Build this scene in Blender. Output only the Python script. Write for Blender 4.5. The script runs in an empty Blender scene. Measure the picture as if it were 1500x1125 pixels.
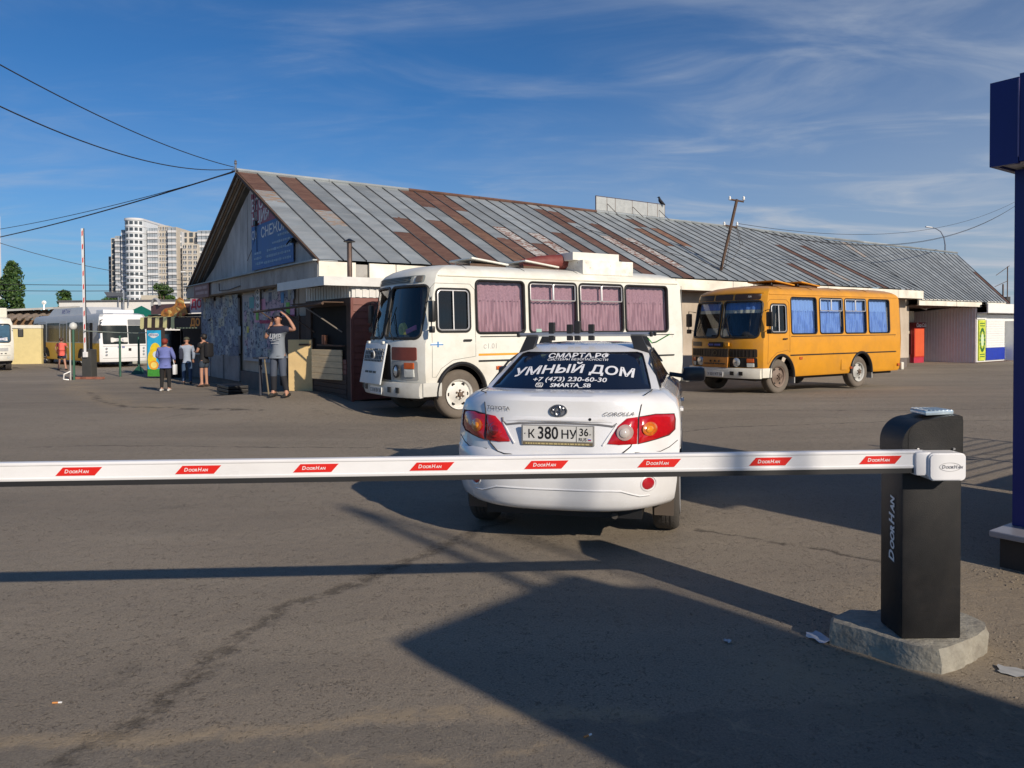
import bpy, bmesh, math, random
from mathutils import Vector, Matrix
import mathutils.geometry as mg
R = math.radians
rnd = random.Random(7)
S = bpy.context.scene
COL = S.collection

# ------------------------------------------------------------------ camera
HC = 1.65
cam = bpy.data.objects.new('camera', bpy.data.cameras.new('camera'))
COL.objects.link(cam); S.camera = cam
cam.location = (0, 0, HC)
pitch, roll = R(1.2), R(0.35)
f = Vector((0, math.cos(pitch), -math.sin(pitch)))
r0 = Vector((1, 0, 0)); u0 = r0.cross(f)
rv = r0*math.cos(roll) - u0*math.sin(roll); uv = r0*math.sin(roll) + u0*math.cos(roll)
cam.rotation_euler = Matrix((rv, uv, -f)).transposed().to_euler()
cam.data.sensor_width = 36; cam.data.lens = 36*1110/1500
cam.data.shift_y = -(562.5-506)/1500
cam.data.clip_start = 0.05; cam.data.clip_end = 6000

# ------------------------------------------------------------------ light
AZ, EL = R(37), R(26)           # shadows fall to the left and away
sd = Vector((math.sin(AZ)*math.cos(EL), -math.cos(AZ)*math.cos(EL), math.sin(EL)))
sun = bpy.data.objects.new('sun', bpy.data.lights.new('sun', 'SUN'))
sun.data.energy = 4.8; sun.data.angle = R(0.55); sun.data.color = (1.0, 0.87, 0.71)
sun.rotation_euler = sd.to_track_quat('Z', 'Y').to_euler(); sun.location = (0, 0, 30)
COL.objects.link(sun)
S.view_settings.view_transform = 'Standard'; S.view_settings.look = 'None'
S.view_settings.exposure = 0.0; S.view_settings.gamma = 1; S.view_settings.use_curve_mapping = False
S.render.engine = 'CYCLES'

W = bpy.data.worlds.new('World'); S.world = W; W.use_nodes = True
nt = W.node_tree; nt.nodes.clear()
def wn(t, **k):
    n = nt.nodes.new(t)
    for a, b in k.items(): setattr(n, a, b)
    return n
def wmath(op, a, b=None, clamp=False):
    n = wn('ShaderNodeMath', operation=op, use_clamp=clamp)
    for i, q in enumerate((a, b)):
        if q is None: continue
        if isinstance(q, (int, float)): n.inputs[i].default_value = q
        else: nt.links.new(q, n.inputs[i])
    return n.outputs[0]
sky = wn('ShaderNodeTexSky', sky_type='NISHITA', sun_disc=False)
sky.sun_elevation = EL; sky.sun_rotation = math.atan2(sd.x, sd.y)
sky.altitude = 0; sky.air_density = 1.0; sky.dust_density = 0.4; sky.ozone_density = 4.0
tc = wn('ShaderNodeTexCoord')
sep = wn('ShaderNodeSeparateXYZ'); nt.links.new(tc.outputs['Generated'], sep.inputs[0])
zc = wmath('MAXIMUM', sep.outputs[2], 0.03)
den = wmath('ADD', zc, 0.12)
px = wmath('DIVIDE', sep.outputs[0], den); py = wmath('DIVIDE', sep.outputs[1], den)
cmb = wn('ShaderNodeCombineXYZ'); nt.links.new(px, cmb.inputs[0]); nt.links.new(py, cmb.inputs[1])
def wnoise(scale, rot, sx, sy, detail, rough, dist, loc=(0, 0, 0)):
    m = wn('ShaderNodeMapping'); m.inputs['Rotation'].default_value = (0, 0, rot); m.inputs['Scale'].default_value = (sx, sy, 1)
    m.inputs['Location'].default_value = loc
    nt.links.new(cmb.outputs[0], m.inputs[0])
    n = wn('ShaderNodeTexNoise'); n.inputs['Scale'].default_value = scale; n.inputs['Detail'].default_value = detail
    n.inputs['Roughness'].default_value = rough; n.inputs['Distortion'].default_value = dist
    nt.links.new(m.outputs[0], n.inputs['Vector']); return n.outputs['Fac']
def wramp(x, a, b):
    n = wn('ShaderNodeMapRange', clamp=True, interpolation_type='SMOOTHSTEP'); nt.links.new(x, n.inputs[0])
    n.inputs[1].default_value = a; n.inputs[2].default_value = b; return n.outputs[0]
c_big = wramp(wnoise(0.55, 0.5, 1, 1.2, 5, 0.55, 0.4, (3.1, 1.7, 0)), 0.36, 0.62)
c_str = wramp(wnoise(1.5, R(48), 0.75, 1.7, 8, 0.56, 1.1, (0.4, 2.2, 0)), 0.36, 0.78)
c_fin = wramp(wnoise(2.2, R(12), 0.6, 1.9, 10, 0.68, 1.1, (5.2, 0.2, 0)), 0.45, 0.85)
cl = wmath('ADD', wmath('MULTIPLY', c_big, c_str), wmath('MULTIPLY', wmath('MULTIPLY', c_fin, c_str), 0.7))
# veil of high cloud, thicker towards the right of the view and the horizon
hzz = wmath('MULTIPLY', wramp(wmath('MULTIPLY', zc, -1.0), -.32, -.02), 0.20)
veil = wramp(wmath('ADD', wmath('MULTIPLY', sep.outputs[0], 0.8), wmath('MULTIPLY', zc, -1.3)), -0.50, 0.50)
cl = wmath('ADD', wmath('MULTIPLY', cl, 0.36), wmath('MULTIPLY', veil, wmath('ADD', wmath('MULTIPLY', c_str, 0.30), 0.42)), clamp=True)
cl = wmath('ADD', cl, hzz, clamp=True)
mx = wn('ShaderNodeMix', data_type='RGBA'); nt.links.new(cl, mx.inputs[0])
tint = wn('ShaderNodeMix', data_type='RGBA', blend_type='MULTIPLY'); tint.inputs[0].default_value = 1
nt.links.new(sky.outputs[0], tint.inputs[6]); tint.inputs[7].default_value = (0.40, 0.84, 1.22, 1)
nt.links.new(tint.outputs[2], mx.inputs[6]); mx.inputs[7].default_value = (6.4, 7.1, 8.2, 1)
bg = wn('ShaderNodeBackground'); nt.links.new(mx.outputs[2], bg.inputs[0]); bg.inputs[1].default_value = 0.072
wo = wn('ShaderNodeOutputWorld'); nt.links.new(bg.outputs[0], wo.inputs[0])

# ------------------------------------------------------------------ materials
MATS = {}
def nodes_of(name):
    m = bpy.data.materials.new(name); m.use_nodes = True
    return m, m.node_tree, m.node_tree.nodes['Principled BSDF']
def M(name, col, rough=0.6, metal=0.0, var=0.12, scale=3.0, bump=0.0, bscale=30, dirt=0.0, dcol=(.16, .12, .08), stretch=(1, 1, 1), spec=0.5, rand=0.0, clear=0.0):
    if name in MATS: return MATS[name]
    m, t, b = nodes_of(name); N = t.nodes; L = t.links
    tcn = N.new('ShaderNodeTexCoord'); mp = N.new('ShaderNodeMapping'); mp.inputs['Scale'].default_value = stretch
    L.new(tcn.outputs['Object'], mp.inputs[0])
    n1 = N.new('ShaderNodeTexNoise'); n1.inputs['Scale'].default_value = scale; n1.inputs['Detail'].default_value = 8; n1.inputs['Roughness'].default_value = .62
    L.new(mp.outputs[0], n1.inputs['Vector'])
    mr = N.new('ShaderNodeMapRange'); L.new(n1.outputs['Fac'], mr.inputs[0]); mr.inputs[1].default_value = .3; mr.inputs[2].default_value = .7
    mr.inputs[3].default_value = 1-var; mr.inputs[4].default_value = 1+var
    hsv = N.new('ShaderNodeHueSaturation'); hsv.inputs['Color'].default_value = (*col, 1)
    if rand:
        oi = N.new('ShaderNodeObjectInfo'); r2 = N.new('ShaderNodeMapRange'); L.new(oi.outputs['Random'], r2.inputs[0])
        r2.inputs[3].default_value = 1-rand; r2.inputs[4].default_value = 1+rand
        ml = N.new('ShaderNodeMath'); ml.operation = 'MULTIPLY'; L.new(mr.outputs[0], ml.inputs[0]); L.new(r2.outputs[0], ml.inputs[1]); L.new(ml.outputs[0], hsv.inputs['Value'])
    else: L.new(mr.outputs[0], hsv.inputs['Value'])
    out = hsv.outputs[0]
    if dirt:
        n2 = N.new('ShaderNodeTexNoise'); n2.inputs['Scale'].default_value = scale*.7; n2.inputs['Detail'].default_value = 12; n2.inputs['Roughness'].default_value = .72
        L.new(mp.outputs[0], n2.inputs['Vector'])
        m2 = N.new('ShaderNodeMapRange'); L.new(n2.outputs['Fac'], m2.inputs[0]); m2.inputs[1].default_value = .46; m2.inputs[2].default_value = .72; m2.inputs[3].default_value = 0; m2.inputs[4].default_value = dirt
        mxn = N.new('ShaderNodeMix'); mxn.data_type = 'RGBA'; L.new(m2.outputs[0], mxn.inputs[0]); L.new(out, mxn.inputs[6]); mxn.inputs[7].default_value = (*dcol, 1)
        out = mxn.outputs[2]
    L.new(out, b.inputs['Base Color'])
    mr3 = N.new('ShaderNodeMapRange'); L.new(n1.outputs['Fac'], mr3.inputs[0]); mr3.inputs[3].default_value = max(0, rough-.1); mr3.inputs[4].default_value = min(1, rough+.1)
    L.new(mr3.outputs[0], b.inputs['Roughness'])
    b.inputs['Metallic'].default_value = metal; b.inputs['Specular IOR Level'].default_value = spec
    b.inputs['Coat Weight'].default_value = clear; b.inputs['Coat Roughness'].default_value = .06
    if bump:
        n3 = N.new('ShaderNodeTexNoise'); n3.inputs['Scale'].default_value = bscale; n3.inputs['Detail'].default_value = 6
        L.new(mp.outputs[0], n3.inputs['Vector']); bp = N.new('ShaderNodeBump'); bp.inputs['Strength'].default_value = bump; bp.inputs['Distance'].default_value = .02
        L.new(n3.outputs['Fac'], bp.inputs['Height']); L.new(bp.outputs[0], b.inputs['Normal'])
    MATS[name] = m; return m
def glass(name, tintc=(.75, .85, .85), refl=0.9, dark=0.0):
    m = bpy.data.materials.new(name); m.use_nodes = True; t = m.node_tree; t.nodes.clear()
    tr = t.nodes.new('ShaderNodeBsdfTransparent'); tr.inputs[0].default_value = (*tintc, 1)
    gl = t.nodes.new('ShaderNodeBsdfGlossy'); gl.inputs['Roughness'].default_value = .03; gl.inputs[0].default_value = (refl, refl, refl, 1)
    fr = t.nodes.new('ShaderNodeLayerWeight'); fr.inputs[0].default_value = .5
    pw = t.nodes.new('ShaderNodeMath'); pw.operation = 'POWER'; pw.inputs[1].default_value = 4.5; t.links.new(fr.outputs['Facing'], pw.inputs[0])
    ad = t.nodes.new('ShaderNodeMath'); ad.operation = 'MULTIPLY_ADD'; ad.inputs[1].default_value = .9; ad.inputs[2].default_value = .07; t.links.new(pw.outputs[0], ad.inputs[0])
    mxs = t.nodes.new('ShaderNodeMixShader'); t.links.new(ad.outputs[0], mxs.inputs[0]); t.links.new(tr.outputs[0], mxs.inputs[1]); t.links.new(gl.outputs[0], mxs.inputs[2])
    o = t.nodes.new('ShaderNodeOutputMaterial'); t.links.new(mxs.outputs[0], o.inputs[0]); return m
def two_tone(name, ca, cb, scale, lo, hi, rough=.7, metal=0, stretch=(1, 1, 1), bump=.2, rand=.1, detail=12, nrough=.75, third=None):
    """base ca covered in flakes or spots of cb"""
    m, t, b = nodes_of(name); N = t.nodes; L = t.links
    tcn = N.new('ShaderNodeTexCoord'); mp = N.new('ShaderNodeMapping'); mp.inputs['Scale'].default_value = stretch
    oi = N.new('ShaderNodeObjectInfo'); va = N.new('ShaderNodeVectorMath'); va.operation = 'SCALE'; L.new(oi.outputs['Random'], va.inputs['Scale']); va.inputs[0].default_value = (37, 11, 5)
    ad = N.new('ShaderNodeVectorMath'); L.new(tcn.outputs['Object'], ad.inputs[0]); L.new(va.outputs[0], ad.inputs[1]); L.new(ad.outputs[0], mp.inputs[0])
    n = N.new('ShaderNodeTexNoise'); n.inputs['Scale'].default_value = scale; n.inputs['Detail'].default_value = detail; n.inputs['Roughness'].default_value = nrough
    L.new(mp.outputs[0], n.inputs['Vector'])
    mr = N.new('ShaderNodeMapRange'); L.new(n.outputs['Fac'], mr.inputs[0]); mr.inputs[1].default_value = lo; mr.inputs[2].default_value = hi
    n2 = N.new('ShaderNodeTexNoise'); n2.inputs['Scale'].default_value = scale*.4; n2.inputs['Detail'].default_value = 6; L.new(mp.outputs[0], n2.inputs['Vector'])
    mr2 = N.new('ShaderNodeMapRange'); L.new(n2.outputs['Fac'], mr2.inputs[0]); mr2.inputs[1].default_value = .3; mr2.inputs[2].default_value = .7; mr2.inputs[3].default_value = .8; mr2.inputs[4].default_value = 1.2
    r2 = N.new('ShaderNodeMapRange'); L.new(oi.outputs['Random'], r2.inputs[0]); r2.inputs[3].default_value = 1-rand; r2.inputs[4].default_value = 1+rand
    ml = N.new('ShaderNodeMath'); ml.operation = 'MULTIPLY'; L.new(mr2.outputs[0], ml.inputs[0]); L.new(r2.outputs[0], ml.inputs[1])
    mxn = N.new('ShaderNodeMix'); mxn.data_type = 'RGBA'; L.new(mr.outputs[0], mxn.inputs[0]); mxn.inputs[6].default_value = (*ca, 1); mxn.inputs[7].default_value = (*cb, 1)
    h = N.new('ShaderNodeHueSaturation'); L.new(mxn.outputs[2], h.inputs['Color']); L.new(ml.outputs[0], h.inputs['Value']); L.new(h.outputs[0], b.inputs['Base Color'])
    b.inputs['Roughness'].default_value = rough; b.inputs['Metallic'].default_value = metal
    bp = N.new('ShaderNodeBump'); bp.inputs['Strength'].default_value = bump; bp.inputs['Distance'].default_value = .01; L.new(mr.outputs[0], bp.inputs['Height']); L.new(bp.outputs[0], b.inputs['Normal'])
    MATS[name] = m; return m

# ------------------------------------------------------------------ helpers
def props(o, label=None, cat=None, group=None, kind=None):
    if label: o['label'] = label
    if cat: o['category'] = cat
    if group: o['group'] = group
    if kind: o['kind'] = kind
    return o
def thing(name, label, cat, loc=(0, 0, 0), rz=0, group=None):
    o = bpy.data.objects.new(name, None); COL.objects.link(o); o.empty_display_size = .2
    o.location = loc; o.rotation_euler = (0, 0, rz); return props(o, label, cat, group)
def mkmesh(name, verts, faces, mat, parent=None, smooth=None, mids=None, kind=None, label=None):
    me = bpy.data.meshes.new(name); me.from_pydata([tuple(v) for v in verts], [], faces)
    for m in (mat if isinstance(mat, (list, tuple)) else [mat]): me.materials.append(m)
    if mids: me.polygons.foreach_set('material_index', mids)
    if smooth is not None:
        me.shade_smooth(); me.set_sharp_from_angle(angle=R(smooth))
    o = bpy.data.objects.new(name, me); COL.objects.link(o)
    if parent: o.parent = parent
    if kind: o['kind'] = kind
    if label: o['label'] = label
    return o
def inst(o, name=None, loc=None, rot=None, parent=None, scale=None):
    c = o.copy(); COL.objects.link(c)
    if parent: c.parent = parent
    if loc is not None: c.location = loc
    if rot is not None: c.rotation_euler = rot
    if scale is not None: c.scale = scale
    return c
class MB:
    def __init__(s): s.v = []; s.f = []; s.m = []
    def add(s, v, f, mi=0, mx=None):
        b = len(s.v)
        s.v += [tuple(mx @ Vector(p)) if mx else tuple(p) for p in v]
        s.f += [tuple(b+i for i in q) for q in f]; s.m += [mi]*len(f); return s
    def box(s, c, d, mi=0, rot=None, bev=0):
        """c centre, d full dims"""
        x, y, z = d[0]/2, d[1]/2, d[2]/2
        mx = Matrix.Translation(c) @ (rot if rot is not None else Matrix())
        if bev <= 0:
            v = [(-x, -y, -z), (x, -y, -z), (x, y, -z), (-x, y, -z), (-x, -y, z), (x, -y, z), (x, y, z), (-x, y, z)]
            return s.add(v, [(0, 3, 2, 1), (4, 5, 6, 7), (0, 1, 5, 4), (1, 2, 6, 5), (2, 3, 7, 6), (3, 0, 4, 7)], mi, mx)
        bev = min(bev, x*.9, y*.9, z*.9)
        bm = bmesh.new(); bmesh.ops.create_cube(bm, size=1)
        for q in bm.verts: q.co = Vector((q.co.x*2*x, q.co.y*2*y, q.co.z*2*z))
        bmesh.ops.bevel(bm, geom=bm.edges[:], offset=bev, segments=2, profile=.6, affect='EDGES')
        bm.verts.index_update(); s.add([q.co[:] for q in bm.verts], [[q.index for q in fc.verts] for fc in bm.faces], mi, mx); bm.free(); return s
    def box2(s, a, b, mi=0, bev=0):
        return s.box([(a[i]+b[i])/2 for i in range(3)], [abs(b[i]-a[i]) for i in range(3)], mi, None, bev)
    def tube(s, pts, r, n=8, mi=0, closed=False, caps=True):
        pts = [Vector(p) for p in pts]; k = len(pts)
        rs = r if isinstance(r, (list, tuple)) else [r]*k
        b = len(s.v); up = None
        for i, p in enumerate(pts):
            if closed: d = pts[(i+1) % k]-pts[i-1]
            else: d = pts[min(i+1, k-1)]-pts[max(i-1, 0)]
            d = d.normalized() if d.length > 1e-9 else Vector((0, 0, 1))
            if up is None:
                up = Vector((0, 0, 1)) if abs(d.z) < .9 else Vector((1, 0, 0))
            up = (up-d*up.dot(d)); up = up.normalized() if up.length > 1e-6 else d.orthogonal().normalized()
            sd_ = d.cross(up)
            for j in range(n):
                a = 2*math.pi*j/n+math.pi/n
                s.v.append(tuple(p+(up*math.cos(a)+sd_*math.sin(a))*rs[i]))
        for i in range(k if closed else k-1):
            for j in range(n):
                a0 = b+i*n+j; a1 = b+i*n+(j+1) % n; c0 = b+((i+1) % k)*n+j; c1 = b+((i+1) % k)*n+(j+1) % n
                s.f.append((a0, a1, c1, c0)); s.m.append(mi)
        if caps and not closed:
            s.f.append(tuple(b+j for j in range(n))[::-1]); s.m.append(mi)
            s.f.append(tuple(b+(k-1)*n+j for j in range(n))); s.m.append(mi)
        return s
    def lathe(s, prof, n=24, axis='z', c=(0, 0, 0), mi=0, caps=True):
        """prof: list of (radius, height)"""
        b = len(s.v)
        for (r_, h) in prof:
            for j in range(n):
                a = 2*math.pi*j/n; x, y, z = r_*math.cos(a), r_*math.sin(a), h
                p = {'z': (x, y, z), 'y': (x, z, -y), 'x': (z, x, y)}[axis]
                s.v.append((p[0]+c[0], p[1]+c[1], p[2]+c[2]))
        for i in range(len(prof)-1):
            for j in range(n):
                s.f.append((b+i*n+j, b+i*n+(j+1) % n, b+(i+1)*n+(j+1) % n, b+(i+1)*n+j)); s.m.append(mi)
        if caps:
            s.f.append(tuple(b+j for j in range(n))[::-1]); s.f.append(tuple(b+(len(prof)-1)*n+j for j in range(n))); s.m += [mi, mi]
        return s
    def prism(s, poly, fn0, fn1, mi=0):
        """extrude a 2D polygon between two mapping functions"""
        k = len(poly); b = len(s.v)
        s.v += [tuple(fn0(*p)) for p in poly]+[tuple(fn1(*p)) for p in poly]
        s.f.append(tuple(b+i for i in range(k))[::-1]); s.f.append(tuple(b+k+i for i in range(k))); s.m += [mi, mi]
        for i in range(k): s.f.append((b+i, b+(i+1) % k, b+k+(i+1) % k, b+k+i)); s.m.append(mi)
        return s
    def patch(s, poly, fn, off=0.004, rings=4, mi=0, bulge=0.0, edge=0.0):
        """polygon laid on a curved surface fn(a,b,off) in concentric rings"""
        k = len(poly); ca = sum(p[0] for p in poly)/k; cb = sum(p[1] for p in poly)/k; b = len(s.v)
        if edge:
            for p in poly: s.v.append(tuple(fn(p[0], p[1], off-edge)))
        for i in range(rings):
            t = 1-i/rings
            for p in poly: s.v.append(tuple(fn(ca+(p[0]-ca)*t, cb+(p[1]-cb)*t, off+bulge*(1-t*t))))
        s.v.append(tuple(fn(ca, cb, off+bulge)))
        rr = rings+(1 if edge else 0)
        for i in range(rr-1):
            for j in range(k):
                s.f.append((b+i*k+j, b+i*k+(j+1) % k, b+(i+1)*k+(j+1) % k, b+(i+1)*k+j)); s.m.append(mi)
        for j in range(k): s.f.append((b+(rr-1)*k+j, b+(rr-1)*k+(j+1) % k, b+rr*k)); s.m.append(mi)
        return s
    def out(s, name, mat, parent=None, smooth=None, kind=None, label=None):
        return mkmesh(name, s.v, s.f, mat, parent, smooth, s.m if isinstance(mat, (list, tuple)) else None, kind, label)
def rrect(x0, x1, y0, y1, r, n=4):
    P = []
    for cx, cy, a0 in ((x1-r, y1-r, 0), (x0+r, y1-r, 90), (x0+r, y0+r, 180), (x1-r, y0+r, 270)):
        for i in range(n+1):
            a = R(a0+90*i/n); P.append((cx+r*math.cos(a), cy+r*math.sin(a)))
    return P
def densify(poly, step):
    P = []
    for i, p in enumerate(poly):
        q = poly[(i+1) % len(poly)]; d = math.dist(p, q); k = max(1, int(d/step))
        for j in range(k): P.append((p[0]+(q[0]-p[0])*j/k, p[1]+(q[1]-p[1])*j/k))
    return P
def bake(o):
    dg = bpy.context.evaluated_depsgraph_get(); dg.update()
    me = bpy.data.meshes.new_from_object(o.evaluated_get(dg), depsgraph=dg); return me
def text(body, size, mat, parent=None, mx=None, fn=None, bold=0.0, shear=0.0, ext=0.0, align='CENTER', sx=1.0, space=1.0, name='lettering', sub=0):
    cu = bpy.data.curves.new(name, 'FONT'); cu.body = body; cu.size = size; cu.offset = bold; cu.shear = shear; cu.extrude = ext
    cu.align_x = align; cu.align_y = 'CENTER'; cu.space_character = space; cu.resolution_u = 3
    o = bpy.data.objects.new(name, cu); COL.objects.link(o); me = bake(o); COL.objects.unlink(o); bpy.data.objects.remove(o)
    if sub:
        bm = bmesh.new(); bm.from_mesh(me); bmesh.ops.triangulate(bm, faces=bm.faces[:])
        for _ in range(sub):
            es = [e for e in bm.edges if e.calc_length() > size*.3]
            if not es: break
            bmesh.ops.subdivide_edges(bm, edges=es, cuts=1); bmesh.ops.triangulate(bm, faces=bm.faces[:])
        bm.to_mesh(me); bm.free()
    for v in me.vertices:
        c = Vector((v.co.x*sx, v.co.y, v.co.z))
        if fn: c = Vector(fn(c.x, c.y, c.z))
        elif mx: c = mx @ c
        v.co = c
    me.materials.clear(); me.materials.append(mat)
    o = bpy.data.objects.new(name, me); COL.objects.link(o)
    if parent: o.parent = parent
    return o
def frame_mx(o, x, y):
    x = Vector(x).normalized(); y = Vector(y).normalized(); z = x.cross(y)
    m = Matrix((x, y, z)).transposed().to_4x4(); m.translation = Vector(o); return m
def g(x, y):
    """height of the ground"""
    t = min(1, max(0, (y-14)/16)); s_ = t*t*(3-2*t)
    return -.25*s_ + .27*math.exp(-(((x+5.0)/2.6)**2+((y-17.6)/2.6)**2))
def fixn(o):
    bm = bmesh.new(); bm.from_mesh(o.data); bmesh.ops.remove_doubles(bm, verts=bm.verts[:], dist=1e-5); bmesh.ops.recalc_face_normals(bm, faces=bm.faces[:]); bm.to_mesh(o.data); bm.free()
def boolean(o, cutters, op='DIFFERENCE'):
    for q in [o]+cutters: fixn(q)
    par = o.parent; o.parent = None
    for c in cutters:
        md = o.modifiers.new('b', 'BOOLEAN'); md.object = c; md.operation = op; md.solver = 'EXACT'; md.material_mode = 'TRANSFER'
    me = bake(o); o.modifiers.clear(); old = o.data; o.data = me; o.parent = par
    for c in cutters: bpy.data.objects.remove(c)
    return o

# ------------------------------------------------------------------ shared materials
white_paint = M('white_paint', (.80, .80, .78), .35, var=.03, dirt=.12, dcol=(.45, .4, .33), scale=1.5, clear=.3)
black_plastic = M('black_plastic', (.012, .012, .013), .45, var=.2)
rubber = M('tyre_rubber', (.055, .05, .045), .85, var=.2, bump=.3, bscale=60)
rubber_dusty = M('dusty_tyre_rubber', (.13, .11, .09), .9, var=.25, bump=.3, bscale=50)
gasket = M('black_rubber_gasket', (.02, .02, .02), .5)
chrome = M('chrome', (.75, .75, .76), .18, 1.0, var=.03)
steel = M('bare_steel', (.45, .45, .46), .35, .9, var=.1)
galv = two_tone('galvanised_sheet', (.27, .305, .325), (.36, .375, .375), 1.6, .42, .75, .55, .25, (1, 3, 1), .12, .17)
galv_rusty = two_tone('rust_streaked_sheet', (.29, .31, .32), (.33, .20, .11), 2.2, .46, .60, .65, .1, (1.2, 3.5, 1), .2, .1)
rust = two_tone('rusted_sheet', (.105, .050, .038), (.17, .10, .070), 2.6, .42, .75, .85, 0, (1, 3, 1), .3, .16)
rust_or = two_tone('orange_rust_sheet', (.22, .12, .075), (.12, .06, .045), 3, .40, .62, .85, 0, (1, 3, 1), .3, .12)
rust_mot = two_tone('flaking_white_over_rust', (.40, .40, .39), (.17, .08, .055), 5, .49, .53, .75, 0, (1, 2.5, 1), .4, .1)
fascia_white = two_tone('chipped_cream_paint', (.74, .70, .60), (.36, .26, .17), 4, .62, .70, .7, 0, (1, 1, 1), .3, .05)
orange_w = M('dark_brown_wood', (.10, .06, .04), .8, var=.25, scale=6, stretch=(1, 1, 6), bump=.3)
dark_int = M('dark_interior', (.035, .035, .038), .8)
clear_glass = glass('window_glass', (.80, .86, .86))
dim_glass = glass('smoky_window_glass', (.34, .38, .40), .95)

# ------------------------------------------------------------------ ground
def ground_material():
    m, t, b = nodes_of('worn_asphalt'); N = t.nodes; L = t.links
    tcn = N.new('ShaderNodeTexCoord'); P = tcn.outputs['Object']
    def nz(scale, detail=6, rough=.6, dist=0, vec=P, st=None):
        if st:
            mp = N.new('ShaderNodeMapping'); mp.inputs['Scale'].default_value = st; L.new(vec, mp.inputs[0]); vec = mp.outputs[0]
        n = N.new('ShaderNodeTexNoise'); n.inputs['Scale'].default_value = scale; n.inputs['Detail'].default_value = detail
        n.inputs['Roughness'].default_value = rough; n.inputs['Distortion'].default_value = dist; L.new(vec, n.inputs['Vector']); return n.outputs['Fac']
    def mr(x, a, b_, c=0, d=1, smooth=False):
        n = N.new('ShaderNodeMapRange'); n.interpolation_type = 'SMOOTHSTEP' if smooth else 'LINEAR'
        L.new(x, n.inputs[0]); n.inputs[1].default_value = a; n.inputs[2].default_value = b_; n.inputs[3].default_value = c; n.inputs[4].default_value = d; return n.outputs[0]
    def mt(op, a, b_=None, clamp=False):
        n = N.new('ShaderNodeMath'); n.operation = op; n.use_clamp = clamp
        for i, q in enumerate((a, b_)):
            if q is None: continue
            if isinstance(q, (int, float)): n.inputs[i].default_value = q
            else: L.new(q, n.inputs[i])
        return n.outputs[0]
    def vm(op, a, b_=None):
        n = N.new('ShaderNodeVectorMath'); n.operation = op
        for i, q in enumerate((a, b_)):
            if q is None: continue
            if isinstance(q, tuple): n.inputs[i].default_value = q
            else: L.new(q, n.inputs[i])
        return n
    def mix(fac, a, b_):
        n = N.new('ShaderNodeMix'); n.data_type = 'RGBA'
        for k, q in ((0, fac), (6, a), (7, b_)):
            if isinstance(q, (int, float)): n.inputs[k].default_value = q
            elif isinstance(q, tuple): n.inputs[k].default_value = (*q, 1)
            else: L.new(q, n.inputs[k])
        return n.outputs[2]
    warp = N.new('ShaderNodeTexNoise'); warp.inputs['Scale'].default_value = 3.0; warp.inputs['Detail'].default_value = 7; warp.inputs['Roughness'].default_value = .7; L.new(P, warp.inputs['Vector'])
    wv = vm('SCALE', vm('SUBTRACT', warp.outputs['Color'], (.5, .5, .5)).outputs[0]); wv.inputs['Scale'].default_value = .34
    flat = vm('MULTIPLY', vm('ADD', P, wv.outputs[0]).outputs[0], (1, 1, 0)).outputs[0]
    def polyd(pts):
        out = None
        for a, c in zip(pts, pts[1:]):
            ab = (c[0]-a[0], c[1]-a[1], 0); l2 = ab[0]**2+ab[1]**2
            pa = vm('SUBTRACT', flat, (a[0], a[1], 0)).outputs[0]
            dt = vm('DOT_PRODUCT', pa, ab).outputs['Value']
            h = mt('DIVIDE', dt, l2, True)
            sc = vm('SCALE', ab); L.new(h, sc.inputs['Scale'])
            d = vm('LENGTH', vm('SUBTRACT', pa, sc.outputs[0]).outputs[0]).outputs['Value']
            out = d if out is None else mt('MINIMUM', out, d)
        return out
    big = nz(.22, 7, .62); med = nz(1.1, 8, .65, .4); fine = nz(85, 6, .78); grit = nz(190, 3, .7)
    lanes = nz(.35, 6, .6, .3, st=(.35, 1.6, 1))
    col = mix(mr(big, .3, .7), (.315, .270, .208), (.395, .340, .264))
    col = mix(mr(lanes, .42, .62, 0, .55), col, (.185, .160, .130))
    col = mix(mr(med, .40, .66, 0, .5), col, (.325, .270, .208))
    col = mix(mr(fine, .40, .64, 0, .7), col, (.115, .096, .078))
    col = mix(mr(grit, .56, .74, 0, .55), col, (.42, .37, .31))
    # pitted patches
    vo = N.new('ShaderNodeTexVoronoi'); vo.inputs['Scale'].default_value = 36; vo.inputs['Randomness'].default_value = 1
    L.new(vm('ADD', P, wv.outputs[0]).outputs[0], vo.inputs['Vector'])
    vo2 = N.new('ShaderNodeTexVoronoi'); vo2.inputs['Scale'].default_value = 13; L.new(vm('ADD', P, wv.outputs[0]).outputs[0], vo2.inputs['Vector'])
    pitzone = mr(nz(.8, 5, .6), .42, .62)
    pits = mt('MULTIPLY', mr(vo.outputs['Distance'], .20, .32, 1, 0), mr(nz(11, 4, .7), .47, .53))
    pits = mt('MULTIPLY', pits, mt('ADD', mt('MULTIPLY', pitzone, .65), .35))
    pits2 = mt('MULTIPLY', mr(vo2.outputs['Distance'], .05, .16, 1, 0), mr(nz(2.3, 4, .6), .56, .64))
    pits = mt('MAXIMUM', pits, pits2)
    col = mix(mt('MULTIPLY', pits, .60), col, (.095, .078, .062))
    sx_ = N.new('ShaderNodeSeparateXYZ'); L.new(flat, sx_.inputs[0])
    lowp = mt('SUBTRACT', sx_.outputs[1], mt('MULTIPLY', sx_.outputs[0], .10))
    patch = mr(lowp, 3.13, 3.17, 1, 0, True)
    pcol = mix(mr(fine, .36, .66, 0, .6), mix(mr(med, .35, .65), (.205, .180, .148), (.275, .240, .195)), (.095, .082, .068))
    col = mix(mt('MULTIPLY', patch, .85), col, pcol)
    cv = N.new('ShaderNodeTexVoronoi'); cv.feature = 'DISTANCE_TO_EDGE'; cv.inputs['Scale'].default_value = 3.2; L.new(flat, cv.inputs['Vector'])
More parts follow.
